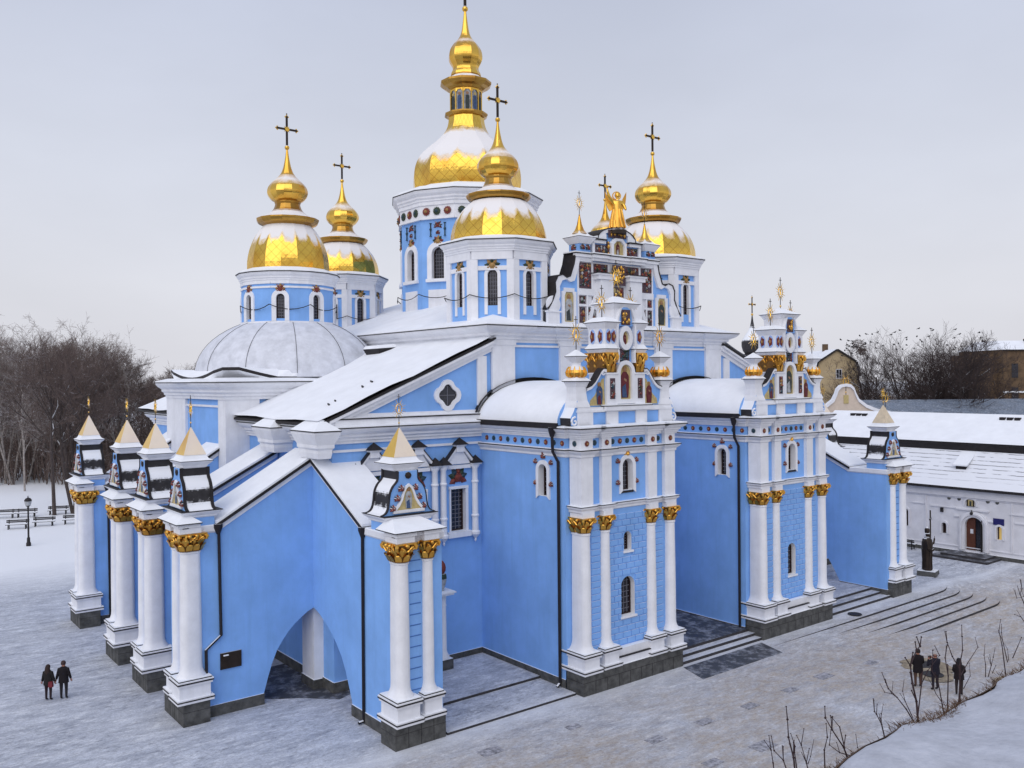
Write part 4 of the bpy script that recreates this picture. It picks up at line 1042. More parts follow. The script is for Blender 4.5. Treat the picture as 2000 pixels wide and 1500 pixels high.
SNOWB = mat('barrel_roof_snow', (.83, .85, .89), .75, var=.05, vs=.8, bump=.35, bs=3)
portal(-6.83, ICONR, 1); portal(6.83, ICOND, 2)

# ---------------------------------------------------------------- baroque gable between the front towers
def gable():
    uo = -.2; G = lambda u, z, d: (uo+u, 7.75-d, z)
    half = [(5.55, 17.7), (5.5, 18.6), (5.2, 19.0), (4.92, 19.6), (4.95, 20.15), (4.75, 20.5), (4.4, 20.6), (4.1, 20.45), (3.8, 20.55), (3.5, 21.3), (3.35, 22.0)]
    pts = half + [(-u, z) for u, z in reversed(half)]
    mb = MB(); mb.prism(G, pts, -.8, 0, BLUE, SNOWM)
    w = mb.build('facade_gable', CA)
    mb = MB()
    for s2 in (-1, 1):
        mb.band(G, [(s2*(u+.04), z+.05) for u, z in half[1:]], [(s2*(u-.28), z-.16) for u, z in half[1:]], .002, .16, WHITE)
        mb.band(G, [(s2*(u+.1), z+.1) for u, z in half[1:]], [(s2*(u+.05), z+.055) for u, z in half[1:]], -.85, .2, DARK)
        mb.box(G, *sorted((s2*4.75, s2*5.6)), 17.7, 18.5, .003, .22, WHITE); mb.box(G, *sorted((s2*4.65, s2*5.68)), 18.501, 18.58, .003, .28, WHITE)
        disc(mb, G, s2*5.1, 18.95, .5, .25, WHITE, 16, 0)
        # inner white pylons
        mb.box(G, *sorted((s2*.7, s2*1.75)), 17.7, 20.55, .003, .45, WHITE); mb.box(G, *sorted((s2*.6, s2*1.95)), 20.56, 20.8, .003, .55, WHITE); mb.box(G, *sorted((s2*.5, s2*2.05)), 20.801, 20.9, .003, .62, WHITE); mb.box(G, *sorted((s2*.5, s2*2.08)), 20.901, 20.95, .003, .66, DARK)
        mb.box(G, *sorted((s2*2.05, s2*3.1)), 19.6, 19.95, .003, .14, WHITE); mb.box(G, *sorted((s2*2.05, s2*3.1)), 21.55, 21.62, .003, .12, WHITE)
        mb.box(G, *sorted((s2*2.45, s2*2.55)), 17.9, 19.6, .003, .12, WHITE); mb.box(G, *sorted((s2*2.05, s2*3.1)), 18.95, 19.05, .003, .11, WHITE); mb.box(G, *sorted((s2*2.3, s2*3.15)), 17.7, 17.95, .003, .2, WHITE)
        mb.prism(G, [(s2*1.78, 19.6), (s2*1.95, 19.6), (s2*2.42, 18.3), (s2*2.3, 17.9), (s2*2.15, 17.7), (s2*2.05, 17.9), (s2*2.15, 18.3)], .003, .16, WHITE)
        # saint panel frame
        mb.band(G, [(s2*3.35, 17.8), (s2*3.35, 19.75), (s2*3.5, 19.75), (s2*3.5, 19.95), (s2*4.3, 19.95), (s2*4.3, 19.75), (s2*4.45, 19.75), (s2*4.45, 17.8), (s2*3.35, 17.8)],
                [(s2*3.55, 18.0), (s2*3.55, 19.5), (s2*3.6, 19.6), (s2*3.65, 19.72), (s2*4.15, 19.72), (s2*4.2, 19.6), (s2*4.25, 19.5), (s2*4.25, 18.0), (s2*3.55, 18.0)], .003, .1, WHITE)
    mb.box(G, -3.2, 3.2, 17.7, 21.6, .001, .0025, WHITE)
    # main cornice, broken forward over the pylons
    for a, b, dd in ((-3.45, -2.2, .12), (-2.2, -1.0, .3), (-1.0, 1.0, .2), (1.0, 2.2, .3), (2.2, 3.45, .12)):
        mb.box(G, a, b, 21.63, 21.8, .003, dd, WHITE); mb.box(G, a-.05, b+.05, 21.801, 21.98, .003, dd+.12, WHITE); mb.box(G, a-.1, b+.1, 21.981, 22.03, -.8, dd+.17, DARK); mb.box(G, a-.1, b+.1, 22.031, 22.1, -.8, dd+.14, SNOW)
    # upper tier
    mb.box(G, -1.9, 1.9, 22.1, 23.0, -.8, -.02, BLUE)
    up = [(-1.75, 22.9)] + [(1.5*cos(t), 22.95+.75*sin(t)) for t in [pi-pi*i/12 for i in range(13)]] + [(1.75, 22.9)]
    mb.prism(G, up, -1.2, -.01, BLUE, SNOW)
    mb.band(G, [(u*1.08, z+.08) for u, z in up], [(u*1.05, z+.04) for u, z in up], -1.25, .12, DARK); mb.band(G, [(u*1.04, z+.03) for u, z in up], [(u*.85, z-.12) for u, z in up], -.05, .08, WHITE)
    for s2 in (-1, 1):
        mb.box(G, *sorted((s2*1.0, s2*2.0)), 22.72, 22.9, -.7, .16, WHITE); mb.box(G, *sorted((s2*.95, s2*2.1)), 22.901, 22.98, -.7, .24, DARK); mb.prism(G, [(s2*.9, 22.981), (s2*2.15, 22.981), (s2*1.2, 23.3), (s2*.9, 23.3)], -.8, .1, SNOW)
        mb.box(G, *sorted((s2*1.85, s2*2.05)), 22.1, 22.72, -.5, .1, WHITE)
        # turret with a spirelet
        x, y = uo+s2*2.75, 8.0
        mb.lathe((x, y, 0), [(.62, 22.1), (.62, 22.55), (.64, 22.56)], 4, BLUE, pi/4); mb.lathe((x, y, 0), [(.66, 22.57), (.72, 22.65), (.95, 22.9), (.97, 22.94)], 4, WHITE, pi/4); mb.lathe((x, y, 0), [(1.0, 22.941, DARK), (1.0, 22.97, DARK), (.62, 23.1, SNOW), (.32, 23.35, SNOW)], 4, SNOW, pi/4)
    mb.band(G, [(-.62, 22.0), (-.62, 22.8), (-.45, 22.95), (-.3, 23.1), (.3, 23.1), (.45, 22.95), (.62, 22.8), (.62, 22.0), (-.62, 22.0)], [(-.45, 22.12), (-.45, 22.72), (-.3, 22.85), (-.18, 22.96), (.18, 22.96), (.3, 22.85), (.45, 22.72), (.45, 22.12), (-.45, 22.12)], 0, .28, WHITE)
    mb.build('gable_moulding', w, 30)
    for s2 in (-1, 1):
        mb = MB(); x, y = uo+s2*2.75, 8.0; mb.lathe((x, y, 0), [(.45, 23.2), (.28, 23.4), (.15, 23.75), (.08, 24.1), (.05, 24.25)], 12, GOLDP); build_each(mb, 'spirelet', w, 40)
        sunburst(w, x, y, 25.0, .42)
        for u in (-.2, .22): leafy(lambda a, b, c: G(a, b, c+.2), s2*2.75+u, 22.35, .42, .45, w, seed=int(u*9+s2+4), ms=(RED, GREEN, TEAL, GREEN))
        leafy(lambda a, b, c: (uo+s2*2.75-.46-c, 8.0+a, b), 0, 22.35, .5, .45, w, seed=4, ms=(RED, GREEN)) if s2 < 0 else None
        relief(G, *sorted((s2*2.1, s2*3.05)), 20.0, 21.5, w, seed=s2+50)
        relief(G, *sorted((s2*1.78, s2*2.05)), 18.2, 19.55, w, seed=s2+52)
        relief(G, *sorted((s2*2.08, s2*2.43)), 17.98, 18.9, w, seed=s2+55); relief(G, *sorted((s2*2.6, s2*3.05)), 17.98, 18.9, w, seed=s2+58); relief(G, *sorted((s2*2.57, s2*3.05)), 19.1, 19.55, w, seed=s2+60)
        relief(G, *sorted((s2*.75, s2*1.9)), 21.0, 21.5, w, seed=s2+63)
        relief(lambda a, b, c: G(a, b, c), *sorted((s2*.66, s2*1.8)), 22.15, 22.65, w, seed=s2+66)
        icon(lambda u, z, d: G(u, z, d+.01), [(s2*3.56, 18.0), (s2*3.56, 19.5), (s2*3.66, 19.7), (s2*4.14, 19.7), (s2*4.24, 19.5), (s2*4.24, 18.0)], s2*3.9, 18.0, 19.65, ICOND if s2 > 0 else ICONW, w, robe2=ICOND)
    icon(lambda u, z, d: G(u, z, d+.1), [(-.44, 22.13), (-.44, 22.72), (-.2, 22.95), (.2, 22.95), (.44, 22.72), (.44, 22.13)], 0, 22.1, 22.95, ICONR, w, robe2=ICONW)
    relief(lambda u, z, d: G(u, z, d+.1), -.75, .75, 23.14, 23.6, w, 'gilded_relief', 70, (GOLDC, GOLDC, OCHRE)); relief(lambda u, z, d: G(u, z, d+.05), .64, .86, 22.0, 22.9, w, 'gilded_relief', 71, (GOLDC,)); relief(lambda u, z, d: G(u, z, d+.05), -.86, -.64, 22.0, 22.9, w, 'gilded_relief', 72, (GOLDC,))
    relief(lambda u, z, d: G(u, z, d+.2), -.55, .55, 20.3, 21.5, w, 'gilded_relief', 73, (GOLDC, GOLDC, OCHRE))
    relief(lambda u, z, d: G(u, z, d+.1), -.48, .48, 19.0, 20.2, w, 'gilded_relief', 74, (ICONG, GOLDC, RED)); relief(G, -.6, .6, 17.8, 18.9, w, seed=75)
    return w
gable()

def skin(name, verts, edges, radii, m, parent, sub=1):
    me = bpy.data.meshes.new(name); me.from_pydata(verts, edges, []); me.materials.append(m)
    o = bpy.data.objects.new(name, me); COL.objects.link(o); o.parent = parent
    md = o.modifiers.new('skin', 'SKIN'); md.use_smooth_shade = True
    if not me.skin_vertices: me.skin_vertices.new() if hasattr(me.skin_vertices, 'new') else None
    bm = bmesh.new(); bm.from_mesh(me); sl_ = bm.verts.layers.skin.verify()
    for i, v in enumerate(bm.verts):
        v[sl_].radius = radii[i] if hasattr(radii[i], '__len__') else (radii[i], radii[i])
        v[sl_].use_root = (i == 0)
    bm.to_mesh(me); bm.free()
    s2 = o.modifiers.new('sub', 'SUBSURF'); s2.levels = sub; s2.render_levels = sub
    return o
def angel():
    X0 = Vector((-.22, 7.6, 23.72))
    V = [(0, 0, .95), (0, 0, 1.2), (0, -.02, 1.40), (0, -.02, 1.56), (0, -.03, 1.68), (0, -.03, 1.80),
         (-.24, 0, 1.5), (-.48, -.1, 1.72), (-.58, -.12, 2.05), (-.60, -.12, 2.2), (.24, 0, 1.5), (.38, -.1, 1.2), (.42, -.2, .98),
         (-.12, 0, .8), (-.13, -.05, .45), (-.13, 0, .06), (-.13, -.16, .02), (.12, 0, .8), (.15, -.08, .45), (.16, 0, .06), (.16, -.16, .02)]
    Ed = [(0, 1), (1, 2), (2, 3), (3, 4), (4, 5), (2, 6), (6, 7), (7, 8), (8, 9), (2, 10), (10, 11), (11, 12), (0, 13), (13, 14), (14, 15), (15, 16), (0, 17), (17, 18), (18, 19), (19, 20)]
    rad = [.2, .2, .2, .08, .10, .08, .12, .1, .07, .05, .12, .09, .06, .15, .11, .07, .05, .15, .11, .07, .05]
    st = skin('angel_statue', V, Ed, rad, GOLDP, CA); st.location = X0; st.scale = (1.12, 1.12, 1.08); st.rotation_euler = (0, 0, R(-28))
    mb = MB(); mb.lathe((0, 0, 0), [(.42, .02), (.40, .25), (.33, .6), (.27, .95), (.24, 1.1), (.26, 1.3), (.2, 1.5)], 14, GOLDC, sy=.8)
    for i in range(9):
        a = 2*pi*i/9; mb.tube([(.24*cos(a), .2*sin(a), 1.05), (.36*cos(a), .29*sin(a), .5), (.45*cos(a+.2), .36*sin(a+.2), .03)], .05, 5, GOLDC)
    mb.build('robe', st, 40)
    for s2 in (-1, 1):
        mb = MB(); K = lambda u, z, d: (s2*(u+.08), .2+d+.15*u, z)
        mb.prism(K, [(.05, 1.5), (.3, 1.7), (.52, 2.1), (.5, 1.75), (.46, 1.45), (.38, 1.2), (.26, 1.0), (.1, 1.1)], 0, .07, GOLDC); mb.build('wing', st)
    mb = MB(); mb.band(lambda u, z, d: (u, .13-d, z), [(.25*cos(2*pi*i/16), 1.84+.25*sin(2*pi*i/16)) for i in range(17)], [(.19*cos(2*pi*i/16), 1.84+.19*sin(2*pi*i/16)) for i in range(17)], 0, .03, GOLDC); mb.build('halo', st)
    mb = MB(); mb.ball((0, -.02, 1.85), .155, GOLDC, 12, 1.15); mb.ball((0, -.09, 1.80), .10, GOLDP, 10, 1.2); mb.tube([(0, -.17, 1.84), (0, -.205, 1.79), (0, -.18, 1.77)], .018, 5, GOLDP); mb.build('head', st, 60)
    mb = MB(); mb.ball((-.60, -.12, 2.24), .055, GOLDP, 8)
    for i in range(4): mb.tube([(-.62+.02*i, -.16, 2.25), (-.60+.02*i, -.2, 2.3), (-.57+.02*i, -.17, 2.34)], .014, 5, GOLDP)
    mb.tube([(-.56, -.12, 2.22), (-.53, -.17, 2.28)], .016, 5, GOLDP); mb.build('hand', st)
    mb = MB(); mb.lathe((0, 0, -.12), [(.5, -.2), (.5, 0), (.35, .13)], 10, BRONZE); mb.build('pedestal', st)
angel()

# ---------------------------------------------------------------- flying buttresses with pavilions
def buttress(M, L, aw, pdep, wd, tb, td, rz=0.0, plaque=False, label=None, frost=False):
    """M(u across, z, s along outward). L: length to the end of the masonry, aw: arch reach, pdep: pavilion depth"""
    Q = lambda u, z, s: M(u, z, s)
    mb = MB()
    arc = [(0, 4.0), (.13, 3.86), (.25, 3.66), (.38, 3.42), (.5, 3.14), (.62, 2.78), (.74, 2.34), (.84, 1.78), (.93, 1.1), (1, .5)]
    arc = [(s*aw, z) for s, z in arc]
    s1 = L-pdep; zt = lambda s: 11.0-s*(2.72/(s1+.2)); 
    pr = [(-.05, 4.0)] + arc + [(s1, .5), (s1, zt(s1)), (-.05, 11.0)]
    # prism whose profile lies in (s, z) and is extruded across u
    K = lambda s, z, d: M(d, z, s)
    mb.prism(K, pr, 0, wd, BLUE)
    w = mb.build('flying_buttress', CA)
    if label: w['label'] = label
    mb = MB()
    mb.prism(K, [(aw, 0), (s1+.01, 0), (s1+.01, .499), (aw, .499)], -.06, wd+.06, GRANITE); build_each(mb, 'base_course', w)
    # roof: snow slab over a dark edge
    mb = MB()
    def slab(z0, z1, o, m, e0=-.25, e1=.12):
        mb.prism(K, [(e0, zt(e0)+z0), (s1+e1, zt(s1+e1)+z0), (s1+e1, zt(s1+e1)+z1), (e0, zt(e0)+z1)], -o, wd+o, m)
    slab(-.22, -.06, .06, WHITE, .0, -.02); slab(-.059, .04, .12, WHITE, 0, .0); slab(.041, .19, .22, DARK); slab(.191, .30, .19, SNOW)
    mb.build('buttress_roof', w)
    # pavilion block
    mb = MB(); Bx = lambda u, z, d: M(u, z, d)
    def ring(o, z): return [M(-.0-o, z, s1-.0-o), M(wd+o, z, s1-o), M(wd+o, z, L+o), M(-o, z, L+o)]
    def lev(rs, m, top=True):
        for (o1, z1), (o2, z2) in zip(rs[:-1], rs[1:]):
            a, b = ring(o1, z1), ring(o2, z2)
            for k in range(4): mb.face([a[k], a[(k+1) % 4], b[(k+1) % 4], b[k]], m)
        if top: mb.face(ring(*rs[-1]), m); mb.face(ring(*rs[0]), m)
    lev([(0.02, 0), (0.02, 8.3)], BLUE)
    lev([(.03, 8.12), (.10, 8.2), (.10, 8.44), (.05, 8.48)], WHITE)
    t0, t1 = L-tb-td, L-tb
    def ring(o, z): return [M(-o, z, t0-o), M(wd+o, z, t0-o), M(wd+o, z, t1+o), M(-o, z, t1+o)]
    lev([(.015, 8.3), (.015, 8.9)], BLUE)
    lev([(.02, 8.84), (.10, 8.9), (.10, 8.95), (.24, 9.06), (.28, 9.1), (.28, 9.14)], WHITE); lev([(.31, 9.141), (.31, 9.165)], DARK)
    def ring(o, z): return [M(-.0-o, z, s1-.0-o), M(wd+o, z, s1-o), M(wd+o, z, L+o), M(-o, z, L+o)]
    lev([(.021, 0), (.08, .001), (.08, .5), (.021, .501)], GRANITE)
    for i in range(14):
        z = 2.1+.44*i
        mb.box(Bx, .45, .98, z, z+.045, L+.021, L+.03, BLUED)
    pv = mb.build('pavilion', w)
    # ogee roof
    mb = MB(); c = wd/2
    og = [(1.28, 9.17), (1.08, 9.24), (.96, 9.4), (.90, 9.65), (.87, 9.9), (.82, 10.12), (.70, 10.34), (.54, 10.5), (.47, 10.62), (.455, 10.8), (.455, 10.97)]
    og = smooth(og); P = [(c+o, z) for o, z in og[::1]]; P2 = [(c-o, z) for o, z in reversed(og)]
    mb.prism(lambda u, z, d: M(u, z, d), P+P2, t0-.02, t1+.02, BLUE, SNOWM)
    for sgn in (1, -1):
        mb.band(lambda u, z, d: M(u, z, d), [(c+sgn*(o+.03), z+.02) for o, z in og], [(c+sgn*o, z+.001) for o, z in og], t1-.08, t1+.06, DARK)
        mb.band(lambda u, z, d: M(u, z, d), [(c+sgn*(o+.03), z+.02) for o, z in og], [(c+sgn*o, z+.001) for o, z in og], t0-.06, t0+.08, DARK)
    mb.build('ogee_roof', w)
    # cap and gilded pyramid
    mb = MB(); ms = (t0+t1)/2; hs = .86; 
    def sq(h, hh, z): return [M(c-h, z, ms-hh), M(c+h, z, ms-hh), M(c+h, z, ms+hh), M(c-h, z, ms+hh)]
    def lv(rs, m, cap=True):
        for (h1, z1), (h2, z2) in zip(rs[:-1], rs[1:]):
            k1, k2 = h1/1.0, h2/1.0; a, b = sq(k1, k1*hs/.95, z1), sq(k2, k2*hs/.95, z2)
            for k in range(4): mb.face([a[k], a[(k+1) % 4], b[(k+1) % 4], b[k]], m)
        if cap: mb.face(sq(rs[0][0], rs[0][0]*hs/.95, rs[0][1]), m); mb.face(sq(rs[-1][0], rs[-1][0]*hs/.95, rs[-1][1]), m)
    lv([(.50, 10.96), (.56, 11.0), (.60, 11.08), (.76, 11.22), (.78, 11.27)], WHITE); lv([(.81, 11.271), (.81, 11.295)], DARK); lv([(.80, 11.296), (.64, 11.36), (.56, 11.48), (.53, 11.56)], SNOW)
    mb.build('spire_cap', w)
    mb = MB(); lv([(.55, 11.54), (.02, 12.74)], GOLDF2 if frost else GOLDF, False); mb.build('gilded_pyramid', w)
    xx = M(c, 0, ms); sunburst(w, xx[0], xx[1], 13.55, .36, rz)
    # icon under the ogee
    E_ = lambda u, z, d: M(c+u, z-.62, t1+.03+d)
    tri = [(-.62, 9.98), (.62, 9.98), (.45, 10.15), (.3, 10.4), (.2, 10.7), (.12, 10.85), (0, 10.95), (-.12, 10.85), (-.2, 10.7), (-.3, 10.4), (-.45, 10.15)]
    icon(E_, tri, 0, 9.98, 10.92, ICONW, w, robe2=ICONB)
    mb = MB(); mb.band(E_, [(u*1.25, 9.98+(z-9.98)*1.12) for u, z in tri[1:]+tri[:1]], tri[1:]+tri[:1], 0, .09, WHITE); mb.box(E_, -.75, .75, 9.86, 9.978, .0, .1, WHITE)
    disc(mb, E_, 0, 11.4, .15, .08, BRONZE, 8, .1); mb.build('icon_frame', w)
    for i, (u, z) in enumerate(((-.36, 10.85), (.36, 10.85), (-.56, 10.45), (.56, 10.45), (-.78, 10.05), (.78, 10.05))):
        leafy(E_, u*.95, z, .36, .4, w, seed=i, ms=(RED, TEAL, RED))
    # plinth, columns, entablature with its own little roof
    mb = MB()
    mb.box(Bx, -.5, wd-.1, 0, .98, L-.75, L+.40, GRANITE)
    mb.box(Bx, -.505, wd-.095, .6, .615, L-.753, L+.405, DARK)
    for i in range(1, 4): mb.box(Bx, -.5+i*.6, -.5+i*.6+.02, .0, .98, L+.4, L+.406, DARK)
    build_each(mb, 'plinth', w)
    def dirv(a, b): return (b[0]-a[0], b[1]-a[1])
    o0 = M(0, 0, 0); inw = dirv(M(0, 0, 1), o0)
    for i, (u, r, e_) in enumerate(((.06, .37, .30), (1.3, .30, .14))):
        p = M(u, 0, L+.02); column(w, p[0], p[1], .98, 7.45, r*.86, ext=(inw[0]*e_, inw[1]*e_), ped=1.0)
        capital(w, p[0], p[1], 7.45, r*.95, .78)
        if i == 0: capital(w, p[0]+inw[0]*.3, p[1]+inw[1]*.3, 7.45, r*.94, .775)
    mb = MB()
    for u, r in ((.06, .42), (1.3, .36)): mb.box(Bx, u-r, u+r, 8.24, 8.5, L-.5, L+.42, WHITE); mb.box(Bx, u-r-.06, u+r+.06, 8.501, 8.66, L-.45, L+.5, WHITE)
    mb.box(Bx, -.36, wd-.3, 8.45, 8.64, L+.03, L+.3, WHITE)
    a = [(-.34, L+.62), (wd+.14, L+.62), (wd+.05, L+.05), (-.2, L+.05)]
    lo = [M(-.55, 8.70, L+.62), M(wd-.1, 8.70, L+.62), M(wd-.1, 8.70, min(t1-.0, L-.5)), M(-.55, 8.70, min(t1, L-.5))]
    lo0 = [(p[0], p[1], 8.661) for p in lo]
    hi = [M(.05, 9.06, min(L+.1, t1+.35)), M(wd-.6, 9.06, min(L+.1, t1+.35)), M(wd-.6, 9.06, t1-.01), M(.05, 9.06, t1-.01)]
    mb.hexa(lo0+lo, DARK); mb.hexa([(p[0], p[1], 8.702) for p in lo]+hi, SNOW)
    mb.build('column_roof', w)
    # downpipe on the visible face
    mb = MB(); sd = s1-.16
    if not plaque: pts = [(0, zt(s1)-.1, s1+.0), (0, zt(s1)-.3, s1), (0, .3, s1-.05), (0, .12, s1-.05)]; P = [M(-.1, z, s) for _, z, s in pts]; P.append(M(-.35, .1, s1-.05))
    else: P = [M(-.1, z, s) for z, s in ((zt(s1)-.1, s1), (3.55, s1-.05), (3.02, s1+.62), (.2, s1+.6), (.1, s1+.6))] + [M(-.3, .08, s1+.6)]
    P2 = M(-.1, zt(s1)+.0, s1+.02); mb.lathe((P2[0], P2[1], 0), [(.09, zt(s1)-.35), (.2, zt(s1)-.05), (.2, zt(s1)+.1)], 8, PIPE); mb.tube(P, .07, 8, PIPE)
    mb.build('downpipe', w, 40)
    if plaque:
        mb = MB(); T = lambda u, z, d: M(-d, z, u)
        mb.box(T, s1-.02-.95, s1-.02, 2.0, 2.72, .0, .08, BRONZE); disc(mb, lambda u, z, d: T(u, z, d+.081), s1-.25, 2.48, .14, .06, BRONZE, 12, 0); mb.box(T, s1-.36, s1-.14, 2.6, 2.64, .09, .17, SNOW)
        mb.build('memorial_plaque', w)
    return w
BLUED = mat('blue_joint', (.07, .17, .45), .85, var=.1)
buttress(lambda u, z, s: (-19.62+u, 8.72-s, z), 7.95, 3.8, 2.9, 2.0, .95, 1.3)                    # front left
buttress(lambda u, z, s: (19.62-u, 8.72-s, z), 8.15, 4.7, 2.7, 2.0, .1, 1.25, frost=True)                     # front right
buttress(lambda u, z, s: (-19.62-s, 8.72+u, z), 5.88, 2.5, 1.35, 2.25, -.02, 1.2, pi/2, True)
buttress(lambda u, z, s: (19.62+s, 8.72+u, z), 5.88, 2.5, 1.35, 2.25, -.02, 1.2, pi/2, True)
for y in (14.05, 19.25, 27.95):
    xw = 19.1 if y < 18 else 20.1
    buttress(lambda u, z, s, y=y, xw=xw: (-xw-s, y+u, z), 25.5-xw, 2.5, 1.35, 2.2, -.02, 1.2, pi/2)
print('cathedral parts', len(CA.children), sum(len(c.children) for c in CA.children))

# =================================================================== ground, paving and steps
def ground_mat():
    m = bpy.data.materials.new('trampled_snow'); m.use_nodes = True
    n, l = m.node_tree.nodes, m.node_tree.links; b = n['Principled BSDF']; b.inputs['Roughness'].default_value = .85; b.inputs['Specular IOR Level'].default_value = .2
    geo = n.new('ShaderNodeNewGeometry')
    def noise(sc, det=6, rough=.65, stretch=None):
        t = n.new('ShaderNodeTexNoise'); t.inputs['Scale'].default_value = sc; t.inputs['Detail'].default_value = det; t.inputs['Roughness'].default_value = rough
        if stretch:
            mp_ = n.new('ShaderNodeMapping'); mp_.inputs['Scale'].default_value = stretch; mp_.inputs['Rotation'].default_value = (0, 0, .35); l.new(geo.outputs['Position'], mp_.inputs[0]); l.new(mp_.outputs[0], t.inputs['Vector'])
        else: l.new(geo.outputs['Position'], t.inputs['Vector'])
        return t.outputs[0]
    def rng(x, a, b_, c=0., d=1.):
        r = n.new('ShaderNodeMapRange'); r.inputs[1].default_value = a; r.inputs[2].default_value = b_; r.inputs[3].default_value = c; r.inputs[4].default_value = d; l.new(x, r.inputs[0]); return r.outputs[0]
    def mul(x, y, op='MULTIPLY'):
        r = n.new('ShaderNodeMath'); r.operation = op; l.new(x, r.inputs[0])
        if isinstance(y, (int, float)): r.inputs[1].default_value = y
        else: l.new(y, r.inputs[1])
        return r.outputs[0]
    def mixc(f, a, bb):
        r = n.new('ShaderNodeMix'); r.data_type = 'RGBA'; l.new(f, r.inputs[0])
        for i, c in ((6, a), (7, bb)):
            if isinstance(c, tuple): r.inputs[i].default_value = (*c, 1)
            else: l.new(c, r.inputs[i])
        return r.outputs[2]
    sep_ = n.new('ShaderNodeSeparateXYZ'); l.new(geo.outputs['Position'], sep_.inputs[0])
    far = rng(mul(sep_.outputs[1], mul(noise(.08), 14.0), 'ADD'), 46, 56)           # untrodden park snow beyond the square
    big = noise(.16, 5, .6)
    base = mixc(rng(noise(.5, 9, .72, (1, 2.4, 1)), .36, .66), (.36, .385, .45), (.64, .67, .74))
    base = mixc(mul(rng(noise(1.1, 9, .78, (1, 2.6, 1)), .50, .66), .85), base, (.82, .84, .88))
    dk = mul(rng(noise(1.9, 10, .82, (1, 2.2, 1)), .50, .66), rng(big, .36, .62))
    base = mixc(mul(dk, .95), base, (.125, .13, .155))
    base = mixc(mul(rng(noise(5.5, 9, .88, (1, 1.8, 1)), .47, .64), .62), base, (.135, .14, .165))
    base = mixc(mul(rng(noise(8, 8, .85, (1, 1.8, 1)), .54, .70), .7), base, (.84, .86, .90))
    tan_ = mul(rng(noise(.13, 4), .30, .52), rng(mul(sep_.outputs[1], mul(noise(.2), 6.0), 'ADD'), 4, -1))
    base = mixc(mul(mul(tan_, rng(noise(1.3, 9, .8, (1, 2.2, 1)), .34, .62)), .8), base, (.40, .325, .245))
    base = mixc(mul(mul(tan_, rng(noise(6, 8, .85), .5, .66)), .6), base, (.17, .135, .10))
    # pale drift kept along the foot of the building
    edge = rng(mul(sep_.outputs[1], mul(noise(.6), 1.2), 'SUBTRACT'), -1.6, -.4); edge = mul(edge, rng(sep_.outputs[1], 1.2, .2))
    base = mixc(mul(edge, .55), base, (.74, .77, .83))
    col = mixc(far, base, (.80, .82, .86))
    l.new(col, b.inputs['Base Color'])
    bp = n.new('ShaderNodeBump'); bp.inputs['Strength'].default_value = .55; bp.inputs['Distance'].default_value = .06
    l.new(mul(noise(2.2, 9, .78, (1, 2.0, 1)), noise(9, 5), 'ADD'), bp.inputs['Height']); l.new(bp.outputs[0], b.inputs['Normal'])
    return m
GROUND = ground_mat()
def clamp(x, a=0., b=1.): return max(a, min(b, x))
def gz(x, y):
    r1 = clamp((x-2)/13.); t1 = clamp((-.1-y)/3.6)
    r2 = clamp((x-25)/5.)
    h = min(-.60*r1*t1, -.40*r2*clamp((24-y)/6.))
    if y > 44: h += min(1.2, (y-44)*.03)
    return h
def grid_lines(lo, hi, a, b, st):
    L = []; x = a
    while x <= b+1e-6: L.append(x); x += st
    d = st*1.6; x = a
    while x > lo: x -= d; L.insert(0, max(x, lo)); d *= 1.6
    d = st*1.6; x = b
    while x < hi: x += d; L.append(min(x, hi)); d *= 1.6
    return L
gx, gy = grid_lines(-1500, 1500, -40, 45, 1.0), grid_lines(-300, 1800, -30, 60, .9)
mb = MB()
V = [(x, y, gz(x, y)) for y in gy for x in gx]; nx = len(gx)
me = bpy.data.meshes.new('ground'); me.from_pydata(V, [], [(j*nx+i, j*nx+i+1, (j+1)*nx+i+1, (j+1)*nx+i) for j in range(len(gy)-1) for i in range(nx-1)])
me.materials.append(GROUND); me.shade_smooth(); go = bpy.data.objects.new('ground', me); COL.objects.link(go); structure(go)

PAVE = mat('wet_dark_paving', (.045, .047, .055), .45, var=.5, vs=1.6, snow=0, bump=.2, bs=10, spec=.5)
STEPG = mat('step_granite', (.045, .042, .046), .8, var=.4, vs=3)
def slab_obj(name, pts, z0, z1, mtop, mside):
    mb = MB(); k = len(pts)
    mb.face([(x, y, z1) for x, y in pts], mtop)
    for i in range(k):
        a, b = pts[i], pts[(i+1) % k]; mb.face([(*a, z0), (*b, z0), (*b, z1), (*a, z1)], mside)
    return structure(mb.build(name))
# wide shallow steps running out towards the square, with rounded ends
for k in range(5):
    yk = -.95-.78*k; xr = 26.0+.22*k; rr = 4.2; pts = [(-3, 1.0), (-3, yk)]
    pts += [(xr-rr+rr*sin(t), yk+rr-rr*cos(t)) for t in [R(i*7.5) for i in range(13)]] + [(xr, 6.0), (24, 6.0), (24, 1.0)]
    slab_obj('steps', pts, -.9, -.115*k-.004, GROUND, STEPG)
